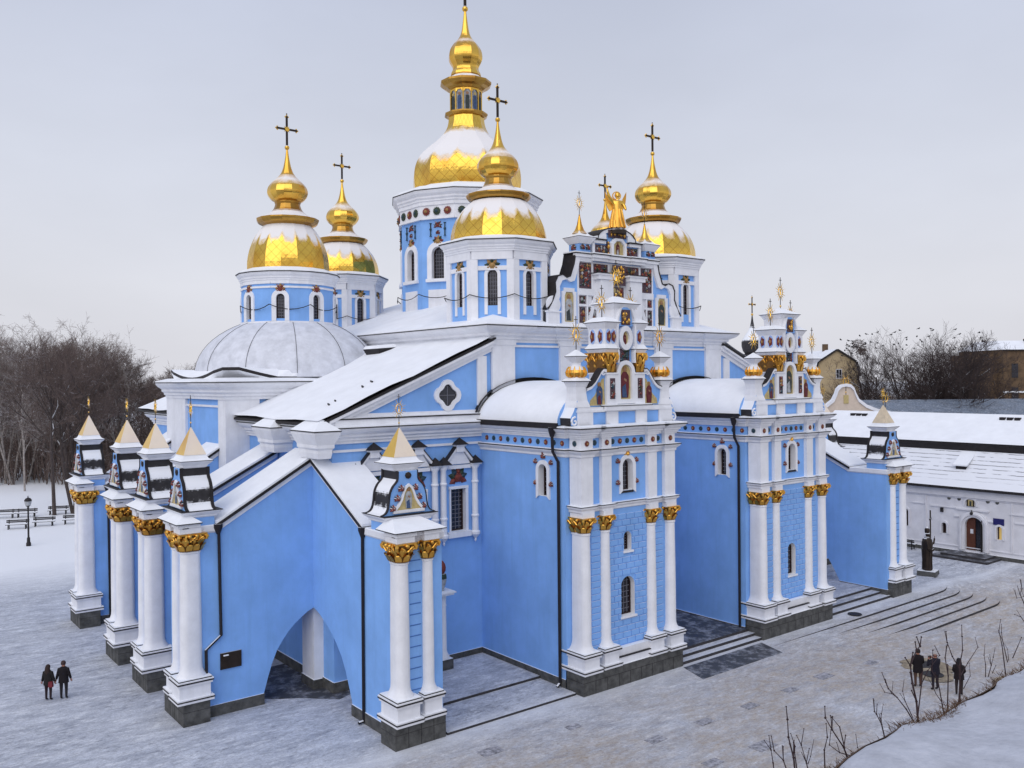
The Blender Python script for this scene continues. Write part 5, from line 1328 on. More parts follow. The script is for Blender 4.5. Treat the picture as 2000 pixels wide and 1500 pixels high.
# portal steps and entry floors
def steps(x0, x1, ys, floor_y, mtop):
    for i, y in enumerate(ys): slab_obj('steps', [(x0, y), (x1, y), (x1, floor_y), (x0, floor_y)], -.1, .15*(i+1), mtop, STEPG)
DUST = mat('dusted_dark_paving', (.07, .072, .085), .6, var=.5, vs=2.0, bump=.2, bs=10, spec=.4)
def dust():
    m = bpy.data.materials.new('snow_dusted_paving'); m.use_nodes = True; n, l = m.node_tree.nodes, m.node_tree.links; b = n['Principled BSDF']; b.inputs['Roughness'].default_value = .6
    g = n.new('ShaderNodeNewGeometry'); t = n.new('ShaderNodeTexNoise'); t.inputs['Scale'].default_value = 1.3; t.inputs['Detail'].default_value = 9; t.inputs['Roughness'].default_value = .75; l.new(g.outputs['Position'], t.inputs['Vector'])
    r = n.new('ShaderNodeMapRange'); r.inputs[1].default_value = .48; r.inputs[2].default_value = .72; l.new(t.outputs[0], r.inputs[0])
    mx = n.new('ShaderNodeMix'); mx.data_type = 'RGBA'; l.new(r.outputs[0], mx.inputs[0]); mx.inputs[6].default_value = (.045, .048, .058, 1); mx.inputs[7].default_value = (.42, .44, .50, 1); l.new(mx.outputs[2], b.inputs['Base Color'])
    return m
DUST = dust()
DUSTL = mat('grey_paving_patch', (.29, .29, .32), .8, var=.7, vs=5)
steps(-3.32, 3.32, (.1, .55), 7.88, GROUND); slab_obj('steps', [(-3.32, 1.0), (3.32, 1.0), (3.32, 7.88), (-3.32, 7.88)], -.1, .45, DUST, STEPG)
steps(10.4, 17.7, (.35, 1.0, 1.65), 7.88, GROUND)
slab_obj('kerb', [(-17.6, .42), (-10.4, .42), (-10.4, 3.05), (-17.6, 3.05)], -.1, .10, GROUND, STEPG)
slab_obj('kerb', [(-17.6, 3.05), (-10.4, 3.05), (-10.4, 7.8), (-17.6, 7.8)], -.1, .22, GROUND, STEPG)
slab_obj('paving', [(-4.2, -1.95), (2.3, -1.95), (2.9, -.2), (-3.6, -.2)], -.02, .012, DUST, DUST)
slab_obj('paving', [(-19.2, 7.0), (-17.7, 7.6), (-17.7, 9.0), (-19.0, 13.5), (-24, 13.5), (-22.6, 10.4), (-21.6, 9.0), (-20.6, 8.4)], -.02, .008, DUST, DUST)  # dark wet ground under the arch, with the arch's shade in its colour
def ground_at(u, v):
    d = _fw + _r2*(u-1000)/1708.91 - _u2*(v-750)/1708.91; p = CAMP + d*(-CAMP.z/d.z); return p.x, p.y
for u, v, w_ in ((1376, 1410, .42), (1281, 1445, .42), (958, 1468, .5), (1465, 1379, .4), (1490, 1457, .55), (1609, 1321, .5), (1543, 1348, .4), (1392, 1490, .4), (1120, 1420, .35), (1700, 1290, .4)):
    x, y = ground_at(u, v); z = gz(x, y); slab_obj('paving', [(x-w_, y-w_*.6), (x+w_, y-w_*.6), (x+w_, y+w_*.6), (x-w_, y+w_*.6)], z-.05, z+.022, DUSTL, DUSTL)
# manhole covers with melted rings
MELT = mat('melted_ground', (.27, .225, .165), .9, var=.5, vs=2.5)
def cover(x, y, r, ring=False, lab=''):
    o = empty('manhole_cover', (x, y, gz(x, y)), lab, 'manhole cover', 'manhole covers in the square')
    mb = MB(); z = gz(x, y)+.08
    mb.lathe((x, y, z), [(r, 0), (r, .02), (r*.8, .024), (r*.78, .018), (.01, .018)], 18, DARK); mb.build('lid', o, loc=o.location)
    if ring:
        rnd = random.Random(int(x*10)); mb = MB(); mb.face([(x+r*1.7*(1+.35*rnd.random())*cos(2*pi*i/20), y+r*1.7*(1+.35*rnd.random())*sin(2*pi*i/20), gz(x, y)+.07) for i in range(20)], MELT); mb.build('melted_ring', o, loc=o.location)
cover(12.05, -.4, .42, False, 'dark manhole cover at the foot of the steps right of the far portal')
cover(6.5, -7.6, .62, True, 'manhole cover in a melted tan ring behind the three standing people')
cover(5.2, -8.6, .5, True, 'manhole cover partly hidden by the bald man with the camera')
cover(7.4, -11.6, .5, True, 'manhole cover in a melted ring at the edge of the snowy ledge')

# =================================================================== white refectory on the right
RWALL = mat('refectory_white', (.66, .66, .70), .85, var=.10, vs=1.2, snow=1)
RTILE = None
def tile_roof():
    m = bpy.data.materials.new('snowy_tile_roof'); m.use_nodes = True; n, l = m.node_tree.nodes, m.node_tree.links; b = n['Principled BSDF']; b.inputs['Roughness'].default_value = .8
    g = n.new('ShaderNodeNewGeometry'); s_ = n.new('ShaderNodeSeparateXYZ'); l.new(g.outputs['Position'], s_.inputs[0])
    t = n.new('ShaderNodeTexNoise'); t.inputs['Scale'].default_value = 1.2; t.inputs['Detail'].default_value = 7; l.new(g.outputs['Position'], t.inputs['Vector'])
    a = n.new('ShaderNodeMath'); a.operation = 'MULTIPLY_ADD'; l.new(s_.outputs[2], a.inputs[0]); a.inputs[1].default_value = 3.2; 
    q = n.new('ShaderNodeMath'); q.operation = 'MULTIPLY'; q.inputs[1].default_value = .35; l.new(t.outputs[0], q.inputs[0]); l.new(q.outputs[0], a.inputs[2])
    f = n.new('ShaderNodeMath'); f.operation = 'FRACT'; l.new(a.outputs[0], f.inputs[0])
    r = n.new('ShaderNodeMapRange'); r.inputs[1].default_value = .78; r.inputs[2].default_value = .92; l.new(f.outputs[0], r.inputs[0])
    r2 = n.new('ShaderNodeMapRange'); r2.inputs[1].default_value = .38; r2.inputs[2].default_value = .55; l.new(t.outputs[0], r2.inputs[0])
    hz = n.new('ShaderNodeMapRange'); hz.inputs[1].default_value = 5.6; hz.inputs[2].default_value = 6.4; l.new(s_.outputs[2], hz.inputs[0])
    mm_ = n.new('ShaderNodeMath'); mm_.operation = 'MULTIPLY'; l.new(r.outputs[0], mm_.inputs[0]); l.new(r2.outputs[0], mm_.inputs[1])
    m3 = n.new('ShaderNodeMath'); m3.operation = 'MULTIPLY'; l.new(mm_.outputs[0], m3.inputs[0]); l.new(hz.outputs[0], m3.inputs[1])
    mx = n.new('ShaderNodeMix'); mx.data_type = 'RGBA'; l.new(m3.outputs[0], mx.inputs[0]); mx.inputs[6].default_value = (.76, .78, .83, 1); mx.inputs[7].default_value = (.16, .16, .18, 1); l.new(mx.outputs[2], b.inputs['Base Color'])
    return m
RTILE = tile_roof()
DOORW = mat('brown_door', (.10, .035, .02), .5, var=.3, vs=4)
SIGNB = mat('blue_sign', (.02, .02, .12), .4, var=.1)
LIT = bpy.data.materials.new('warm_lit_pane'); LIT.use_nodes = True
_b = LIT.node_tree.nodes['Principled BSDF']; _b.inputs['Base Color'].default_value = (.5, .35, .1, 1); _b.inputs['Emission Color'].default_value = (1, .7, .25, 1); _b.inputs['Emission Strength'].default_value = .3
def refectory():
    RX = 37.3; o = empty('refectory', (RX, 0, -.4), 'long white refectory with a two-tier snowy roof and arched brown door', 'building')
    base = Vector(o.location)
    kx = 1.0518; yy = lambda y: -29.8+(y+29.8)*kx; zz = lambda z: 14.8-(14.8-z)*kx
    M = lambda u, z, d: (RX-d, u, z)
    Y0, Y1 = -24.0, 21.0; ze = 5.1
    dy = yy(2.05)
    ops = [(dy, 1.45, zz(.78), zz(2.75), True), (yy(4.4), .42, zz(1.85), zz(2.55), True), (yy(.15), .42, zz(1.9), zz(2.75), True), (yy(7.6), .5, zz(2.05), zz(3.3), True), (yy(-4.0), .5, zz(2.05), zz(3.3), True), (yy(11.5), .5, zz(2.05), zz(3.3), True)]
    mb = MB(); wall(mb, M, Y0, Y1, -.6, ze, ops, .35, RWALL, RWALL)
    for y in (Y0, Y1): mb.face([(RX, y, -.6), (RX+14, y, -.6), (RX+14, y, ze), (RX+7, y, 11.0), (RX, y, ze)], RWALL)
    mb.face([(RX+14, Y0, -.6), (RX+14, Y1, -.6), (RX+14, Y1, ze), (RX+14, Y0, ze)], RWALL)
    w = mb.build('wall', o, loc=base)
    mb = MB(); mb.box(M, Y0, Y1, -.6, zz(.65), .003, .12, GRANITE)
    mb.build('base_course', o, loc=base)
    mb = MB()
    mb.box(M, Y0, Y1, zz(.95), zz(1.02), .003, .06, RWALL); mb.box(M, Y0, Y1, zz(4.85), zz(4.95), .003, .08, RWALL); mb.box(M, Y0, Y1, zz(4.97), ze, .003, .2, RWALL)
    for a, b, z in ((3.4, 5.5, 4.0), (6.0, 7.1, 4.1), (-2.6, -.6, 3.95), (-2.6, -1.0, 3.3), (8.2, 9.5, 3.9)): mb.box(M, yy(a), yy(b), zz(z), zz(z)+.09, .003, .1, RWALL)
    for y in (5.9, -.75, -3.0, 9.8): mb.box(M, yy(y)-.05, yy(y)+.05, zz(1.02), zz(4.85), .004, .07, RWALL)
    mb.box(M, yy(.9), yy(3.4), zz(3.95), zz(4.08), .003, .18, RWALL); mb.box(M, yy(.6), yy(.95), zz(3.2), zz(3.3), .003, .14, RWALL); mb.box(M, yy(3.2), yy(3.6), zz(3.35), zz(3.45), .003, .14, RWALL)
    mb.build('moulding', o, loc=base)
    for i, q in enumerate(ops[1:]):
        sub = MB(); sub.band(M, outline(*q[:4], True, .16), outline(*q[:4], True), .002, .1, RWALL); so_ = sub.build('window', o, loc=base)
        s2 = MB(); s2.face([M(u, z, -.3) for u, z in outline(*q[:4], True)], FRAME if i != 1 else LIT); s2.band(M, outline(q[0], q[1], q[2], q[3], True), outline(q[0], q[1]-.12, q[2]+.05, q[3], True), -.3, -.2, FRAME); s2.build('pane', so_, loc=base)
    # doorway with receding arches and a half-open leaf
    mb = MB(); q = ops[0]
    for i, (o1, o2, t) in enumerate(((.5, .36, .16), (.36, .2, .26), (.2, .0, .12))): mb.band(M, outline(*q[:4], True, o1), outline(*q[:4], True, o2), .003, t, RWALL)
    db = mb.build('doorway', o, loc=base)
    mb = MB(); mb.face([M(u, z, -.3) for u, z in outline(*q[:4], True)], GLASS)
    mb.prism(M, [(q[0], q[2]), (q[0]+.72, q[2]), (q[0]+.72, q[3])]+[(q[0]+.725*cos(t), q[3]+.725*sin(t)) for t in [pi/2*i/8 for i in range(1, 9)]], -.28, -.2, DOORW)
    mb.prism(lambda u, z, d: (RX+.2+d-u*.55, q[0]-.72+u*.1, z), [(0, q[2]), (.9, q[2]), (.9, q[3]+.4), (.5, q[3]+.65), (0, q[3])], 0, .07, DARK)
    mb.box(M, q[0]+.16, q[0]+.4, zz(2.1), zz(2.45), -.2, -.185, RWALL)
    mb.build('door', db, loc=base)
    # niche icon, lantern, vents
    mb = MB(); n0 = yy(2.3)
    mb.band(M, outline(n0, .9, zz(4.3), zz(4.45), True, .14), outline(n0, .9, zz(4.3), zz(4.45), True), .003, .12, RWALL); mb.box(M, n0-.28, n0+.28, zz(4.3), zz(4.78), .003, .06, ICONG); mb.box(M, n0-.34, n0+.34, zz(4.28), zz(4.3), .003, .1, DARK); mb.box(M, n0-.3, n0-.2, zz(4.301), zz(4.8), .061, .1, BRONZE); mb.box(M, n0+.2, n0+.3, zz(4.301), zz(4.8), .061, .1, BRONZE); mb.box(M, n0-.08, n0+.08, zz(4.32), zz(4.7), .061, .08, ICOND)
    mb.build('niche_icon', o, loc=base)
    for y in (4.0, 3.2, 1.0, .3):
        mb = MB(); disc(mb, M, yy(y), zz(4.78), .14, .1, GRANITE, 10, 0); mb.build('round_vent', o, loc=base)
    mb = MB(); p = M(yy(2.15), zz(3.85), .25); mb.tube([M(yy(2.15), zz(4.0), .02), M(yy(2.15), zz(4.0), .25), p], .03, 5, DARK); mb.ball((p[0], p[1], p[2]-.1), .14, DARK, 8); mb.build('door_lantern', o, loc=base)
    mb = MB(); mb.box(M, yy(.2)-.42, yy(.2)+.42, zz(3.05), zz(3.55), .004, .06, SIGNB); mb.build('blue_sign', o, loc=base)
    mb = MB()
    for a in (0, 1): mb.box(M, yy(4.55)-.1, yy(4.55)+.1, zz(3.6), zz(3.95), .003, .2, DARK)
    mb.build('wall_lamp', o, loc=base)
    # roofs
    sl_ = .875; xe = RX-.6; xm = RX+2.7; z1 = ze+(xm-xe)*sl_
    def roof(mb, xa, za, xb, zb, ya, yb, ym):
        mb.hexa([(xa, ya, za), (xa, yb, za), (xb, yb, zb), (xb, ya, zb), (xa, ya, za+.12), (xa, yb, za+.12), (xb, yb, zb+.12), (xb, ya, zb+.12)], DARK)
        mb.face([(xa+.02, ya, za+.22), (xa+.02, yb, za+.22), (xb, yb, zb+.22), (xb, ya, zb+.22)], ym)
    mb = MB(); roof(mb, xe, ze, xm, z1, Y0-.4, Y1+.4, RTILE); r1 = mb.build('lower_roof', o, loc=base)
    xu = xm-.15; zu = 8.62; xr = 44.3; zr = 10.95
    mb = MB(); roof(mb, xu, zu, xr, zr, Y0-.4, Y1-.3, SNOW); roof(mb, xr+4.6, zu, xr, zr, Y0-.4, Y1-.3, SNOW)
    mb.box(lambda u, z, d: (d, u, z), Y0, Y1-.4, z1, zu, xm+.1, xm+.5, DARK)
    mb.hexa([(xu+.1, Y0-.4, zu-.9), (xu+.1, Y1-.3, zu-.9), (xu+.5, Y1-.3, zu-.9), (xu+.5, Y0-.4, zu-.9), (xu+.02, Y0-.4, zu-.01), (xu+.02, Y1-.3, zu-.01), (xu+.5, Y1-.3, zu-.01), (xu+.5, Y0-.4, zu-.01)], DARK)
    for y in (Y0-.3, Y1-.4): mb.face([(xm, y, ze), (xr+4, y, ze), (xr+4, y, zu), (xr, y, zr), (xm, y, zu)], RWALL)
    r2 = mb.build('upper_roof', o, loc=base)
    # small dormer and roof lights
    dyv = 5.2; xd = RX+.95; zd = ze+(xd-xe)*sl_
    mb = MB(); mb.box(lambda u, z, d: (d, u, z), dyv-.42, dyv+.42, zd-.1, zd+.5, xd, xd+.9, DARK)
    mb.hexa([(xd-.2, dyv-.6, zd+.5), (xd-.2, dyv+.6, zd+.5), (xd+1.7, dyv+.6, zd+1.55), (xd+1.7, dyv-.6, zd+1.55), (xd-.2, dyv-.6, zd+.62), (xd-.2, dyv+.6, zd+.62), (xd+1.7, dyv+.6, zd+1.67), (xd+1.7, dyv-.6, zd+1.67)], SNOW)
    mb.build('dormer', r1, loc=base)
    for y in (17.6, 3.4):
        mb = MB(); x = xr-.9; z = zr-.55
        mb.box(lambda u, zz_, d: (d, u, zz_), y-.9, y+.9, z, z+.16, x-.1, x+.5, DARK)
        for i in range(3): mb.box(lambda u, zz_, d: (d, u, zz_), y-.85+i*.62, y-.4+i*.62, z+.161, z+.55, x, x+.35, DARK)
        mb.build('roof_floodlights', r2, loc=base)
    # steps at the door
    for k, (a, b, d) in enumerate(((3.2, -1.9, 2.7), (2.5, -1.2, 2.0))):
        slab_obj('steps', [(RX-d, dy-(3.2-b-1.6)*.62), (RX-d, dy+a*.75), (RX-.12, dy+a*.75), (RX-.12, dy-(3.2-b-1.6)*.62)], -.5, -.4+.16*(k+1), DUST, STEPG)
refectory()
# bench by the refectory wall
def bench(name, x, y, rz, label, grp, snow=True):
    o = empty(name, (x, y, gz(x, y)), label, 'bench', grp, rz)
    B = lambda u, z, d: (u, d, z)
    mb = MB()
    for i in range(3): mb.box(B, -1.0, 1.0, .42, .47, -.22+i*.15, -.09+i*.15, DARK)
    mb.box(B, -1.0, 1.0, .471, .51, -.22, .21, SNOW); mb.build('seat', o)
    mb = MB()
    for i in range(2): mb.box(B, -1.0, 1.0, .60+i*.15, .72+i*.15, .26+i*.03, .30+i*.03, DARK)
    mb.box(B, -1.0, 1.0, .871, .89, .28, .34, SNOW); mb.build('backrest', o)
    for u in (-.75, .75):
        mb = MB(); mb.box(B, u-.04, u+.04, 0, .42, -.2, -.14, DARK); mb.box(B, u-.04, u+.04, 0, .9, .22, .27, DARK); mb.box(B, u-.04, u+.04, .36, .42, -.139, .219, DARK); mb.build('leg', o)
    return o
bench('park_bench', 36.4, 9.2, pi/2, 'dark bench against the white refectory wall behind the column', None)

# dark standing monument with a cross staff
def monument():
    o = empty('monument', (26.15, 2.1, -.02), 'dark statue of a robed cleric holding a tall cross, snow on its shoulders', 'statue')
    L = Vector(o.location)
    mb = MB(); B = lambda u, z, d: (u, d, z)
    mb.hexa([(-.95, -.8, 0), (.95, -.95, 0), (.95, .8, 0), (-.95, .8, 0), (-.9, -.75, .36), (.95, -.9, .3), (.95, .8, .36), (-.9, .8, .4)], GRANITE); mb.build('pedestal', o)
    mb = MB(); mb.lathe((0, 0, .36), [(.46, 0), (.50, .1), (.47, .5), (.5, 1.1), (.56, 1.6), (.58, 2.0), (.5, 2.3), (.3, 2.45), (.18, 2.52)], 18, BRONZE, sy=.85)
    for i in range(9):
        a = 2*pi*i/9+.2; mb.tube([(.5*cos(a), .43*sin(a), .4), (.47*cos(a), .4*sin(a), 1.1), (.54*cos(a+.1), .46*sin(a+.1), 2.0)], .05, 5, BRONZE)
    f = mb.build('robe', o, 40)
    mb = MB(); mb.ball((0, -.03, 3.03), .17, BRONZE, 12, 1.2); mb.lathe((0, .0, 3.12), [(.19, 0), (.21, .12), (.22, .3), (.15, .4), (.02, .42)], 12, BRONZE); mb.tube([(0, -.16, 3.05), (0, -.22, 2.98), (0, -.17, 2.9), (0, -.2, 2.75)], .07, 6, BRONZE)
    mb.ball((0, 0, 3.55), .09, SNOW, 8); mb.lathe((0, .0, 3.1), [(.2, 0), (.24, .02), (.2, .05)], 12, SNOW); mb.build('head', o, 40)
    mb = MB(); mb.tube([(-.5, -.05, 2.55), (-.68, -.15, 2.1), (-.5, -.45, 1.9), (-.3, -.6, 2.0)], .15, 8, BRONZE, True, .09); mb.build('arm', o, 50)
    mb = MB(); mb.tube([(.5, -.05, 2.55), (.66, -.2, 2.15), (.72, -.5, 2.35), (.74, -.55, 2.7)], .15, 8, BRONZE, True, .07)
    for i in range(4): mb.tube([(.70+.03*i, -.55, 2.7), (.70+.03*i, -.57, 2.8), (.70+.03*i, -.55, 2.88-.01*abs(i-1.5))], .018, 5, BRONZE)
    mb.tube([(.68, -.53, 2.68), (.63, -.55, 2.76)], .02, 5, BRONZE); mb.build('arm', o, 50)
    mb = MB(); mb.lathe((0, .02, 2.78), [(.5, -.15), (.35, .0), (.18, .06)], 14, SNOW, sy=.8); mb.lathe((.68, -.2, 2.2), [(.12, .1), (.13, .14), (.02, .2)], 8, SNOW); mb.build('snow_cover', o, 40)
    mb = MB(); mb.tube([(.32, -.25, .8), (.32, -.25, 4.85)], .065, 6, BRONZE); mb.box(B, -.12, .76, 4.12, 4.26, -.31, -.19, BRONZE); mb.build('cross_staff', o)
    o.rotation_euler = (0, 0, R(20)); o.scale = (.78, .78, .98)
monument()

# =================================================================== background buildings on the right
CREAM = mat('cream_wall', (.46, .36, .22), .9, var=.15, vs=.6)
BRICK = mat('brown_brick', (.13, .085, .05), .9, var=.35, vs=.7)
GREYR = mat('grey_sheet_roof', (.12, .15, .20), .6, var=.35, vs=.8, snow=.5, thr=1.02)
def house(name, label, x, y, rz, w, d, h, rh, wm, gambrel=False, wins=(), floors=1, chimney=False):
    o = empty(name, (x, y, 0), label, 'house', None, rz)
    B = lambda u, z, e_: (u, -d/2-e_, z)
    if gambrel: prof_ = [(-w/2, h), (-w*.42, h+rh*.55), (0, h+rh), (w*.42, h+rh*.55), (w/2, h)]
    else: prof_ = [(-w/2, h), (0, h+rh), (w/2, h)]
    mb = MB(); K = lambda u, z, e_: (u, e_, z)
    mb.prism(K, [(-w/2, 0), (w/2, 0)]+prof_[::-1], -d/2, d/2, wm); wl_ = mb.build('wall', o)
    mb = MB()
    for a, b in zip(prof_[:-1], prof_[1:]):
        nx_, nz_ = (a[1]-b[1]), (b[0]-a[0]); q = sqrt(nx_*nx_+nz_*nz_); nx_, nz_ = nx_/q*.3, nz_/q*.3
        mb.hexa([(a[0], -d/2-.4, a[1]), (b[0], -d/2-.4, b[1]), (b[0], d/2+.4, b[1]), (a[0], d/2+.4, a[1]), (a[0]+nx_, -d/2-.4, a[1]+nz_), (b[0]+nx_, -d/2-.4, b[1]+nz_), (b[0]+nx_, d/2+.4, b[1]+nz_), (a[0]+nx_, d/2+.4, a[1]+nz_)], DARK, SNOW)
    rf = mb.build('roof', o)
    if chimney:
        mb = MB(); mb.box(K, -.5, .3, h+rh-.8, h+rh+1.3, -2, -1.2, BRICK); mb.build('chimney', rf)
    for u, z in wins:
        mb = MB(); mb.box(B, u-.5, u+.5, z, z+1.6, .01, .1, RWALL); f = mb.build('window', o); mb = MB(); mb.box(B, u-.38, u+.38, z+.12, z+1.5, .101, .13, GLASS); mb.box(B, u-.03, u+.03, z+.12, z+1.5, .131, .15, RWALL); mb.build('pane', f)
    return o
_rr = lambda u, dd: (CAMP.x+dd*(_fw.x+_r.x*(u-1000)/1708.9), CAMP.y+dd*(_fw.y+_r.y*(u-1000)/1708.9))
hx, hy = _rr(1636, 150)
house('gambrel_house', 'cream house with a gambrel gable and snowy roof beside the bare trees', hx+2, hy+4, R(-42), 7.2, 16, 14.5, 4.4, CREAM, True, ((.3, 14.2), (.3, 10.6), (2.4, 10.2)), chimney=True)
def brick_block():
    x, y = _rr(2010, 170); o = empty('brick_building', (x, y, 0), 'tall brown brick building with a snowy roof at the right edge', 'building', None, R(-38))
    B = lambda u, z, e_: (u, -8-e_, z); K = lambda u, z, e_: (u, e_, z)
    mb = MB(); mb.box(K, -9.5, 14, 0, 19.2, -8, 8, BRICK); mb.box(K, -11.2, -9.52, 0, 18.4, -6, 8, BRICK); mb.build('wall', o)
    mb = MB(); mb.hexa([(-9.8, -8.4, 19.2), (14.3, -8.4, 19.2), (14.3, 8.4, 19.2), (-9.8, 8.4, 19.2), (-8.5, -4, 21.0), (12, -4, 21.0), (12, 4, 21.0), (-8.5, 4, 21.0)], SNOW); mb.build('roof', o)
    mb = MB(); mb.box(K, -9.8, 14.3, 19.0, 19.19, -8.4, -8.01, DARK); mb.box(K, -9.6, 14, 11.2, 11.5, -8.3, -8.01, SNOW); mb.build('cornice', o)
    for r in range(3):
        for i in range(7):
            mb = MB(); u = -8+i*2.9; z = 14.0-r*4.4; mb.box(B, u, u+1.2, z, z+2.6, .01, .06, GLASS); mb.build('window', o)
    mb = MB(); mb.box(K, -3.5, -.5, 19.8, 21.3, -6.2, -4, DARK); mb.build('dormer', o)
brick_block()
def small_church():
    x, y = _rr(1470, 112); o = empty('small_church', (x, y, 0), 'small dark onion dome with a cross on a snowy roof behind the cathedral', 'church')
    mb = MB(); mb.box(lambda u, z, d: (u, d, z), -5, 5, 0, 15.2, -5, 5, RWALL); mb.build('wall', o)
    mb = MB(); mb.lathe((0, 0, 0), [(7.4, 15.2, DARK), (7.4, 15.35, DARK), (2.4, 17.0, SNOW), (1.5, 17.25, SNOW)], 4, SNOW, pi/4); mb.build('roof', o)
    mb = MB(); mb.lathe((0, 0, 0), [(1.0, 16.9), (1.0, 17.4), (1.2, 17.5), (1.25, 17.6)], 12, DARK); mb.build('drum', o)
    mb = MB(); mb.lathe((0, 0, 0), [(.9, 17.6), (1.2, 18.0), (1.36, 18.6), (1.36, 19.1), (1.2, 19.5), (.9, 20.0), (.55, 20.5), (.3, 21.0), (.16, 21.7), (.09, 22.3), (.05, 22.6)], 16, ONION); mb.build('onion_dome', o, 50)
    inst(CROSSM, 'cross', o, (0, 0, 22.5), (1.0, 1.0, 1.15))
ONION = mat('dark_onion_metal', (.035, .033, .036), .6, var=.3, snow=1, thr=.32)
small_church()
def gate():
    x, y = _rr(1652, 104); o = empty('gate_gable', (x, y, 0), 'cream curved gate gable with small windows and a gold emblem behind the refectory roof', 'gate', None, R(-38))
    K = lambda u, z, d: (u, -d, z)
    cur = [(u_, z_+.6) for u_, z_ in [(.0, 13.1), (.55, 13.0), (.95, 12.6), (1.15, 12.0), (1.5, 11.3), (2.4, 10.6), (3.6, 10.1), (5.2, 9.8)]]
    pts = [(-u, z) for u, z in cur[::-1]] + cur[1:] + [(5.2, 0), (-5.2, 0)]
    mb = MB(); mb.prism(K, pts, -.8, 0, CREAMP, SNOW); mb.build('wall', o)
    mb = MB()
    for s2 in (-1, 1): mb.band(K, [(s2*u, z+.08) for u, z in cur], [(s2*u*.97, z-.28) for u, z in cur], .003, .2, WHITE)
    mb.build('moulding', o)
    for u in (-3.4, -2.6, -1.9, 1.9, 2.6, 3.4):
        mb = MB(); mb.box(K, u-.12, u+.12, 9.0+.5*(abs(u) < 3), 9.7+.5*(abs(u) < 3), .01, .06, GRANITE); mb.build('niche', o)
    mb = MB(); mb.box(K, -.28, .28, 11.4, 12.4, .01, .1, ICONG); mb.build('round_panel', o)
    sunburst(o, 0, 0, 14.0, .75)
CREAMP = mat('pale_cream_plaster', (.62, .52, .43), .85, var=.08)
gate()
def shed():
    x, y = _rr(1860, 118); o = empty('market_shed', (x, y, 0), 'long low shed with a grey sheet-metal roof behind the refectory ridge', 'shed', None, R(-40))
    K = lambda u, z, d: (u, d, z)
    mb = MB(); mb.box(K, -13, 40, 0, 9.0, -2, 6, CREAM); mb.build('wall', o)
    mb = MB(); mb.hexa([(-12.6, -2.6, 8.8), (40, -2.6, 8.8), (40, 6.5, 10.8), (-12.6, 6.5, 10.8), (-12.6, -2.6, 9.0), (40, -2.6, 9.0), (40, 6.5, 11.2), (-12.6, 6.5, 11.2)], GREYR); mb.build('roof', o)
    x, y = _rr(1722, 122); o = empty('snowy_roofed_house', (x, y, 0), 'low cream house with patchy snow on its flat roof left of the grey shed', 'house', None, R(-40))
    mb = MB(); mb.box(K, -9, 4.5, 0, 9.4, -3, 3, CREAM); mb.build('wall', o); mb = MB(); mb.hexa([(-9.3, -3.3, 9.4), (6.8, -3.3, 9.4), (6.8, 3.3, 9.9), (-9.3, 3.3, 9.9), (-9.3, -3.3, 9.65), (6.8, -3.3, 9.65), (6.8, 3.3, 10.7), (-9.3, 3.3, 10.7)], SNOW); mb.build('roof', o)
    sunburst(o, -.3, -2, 11.5, .8)
shed()

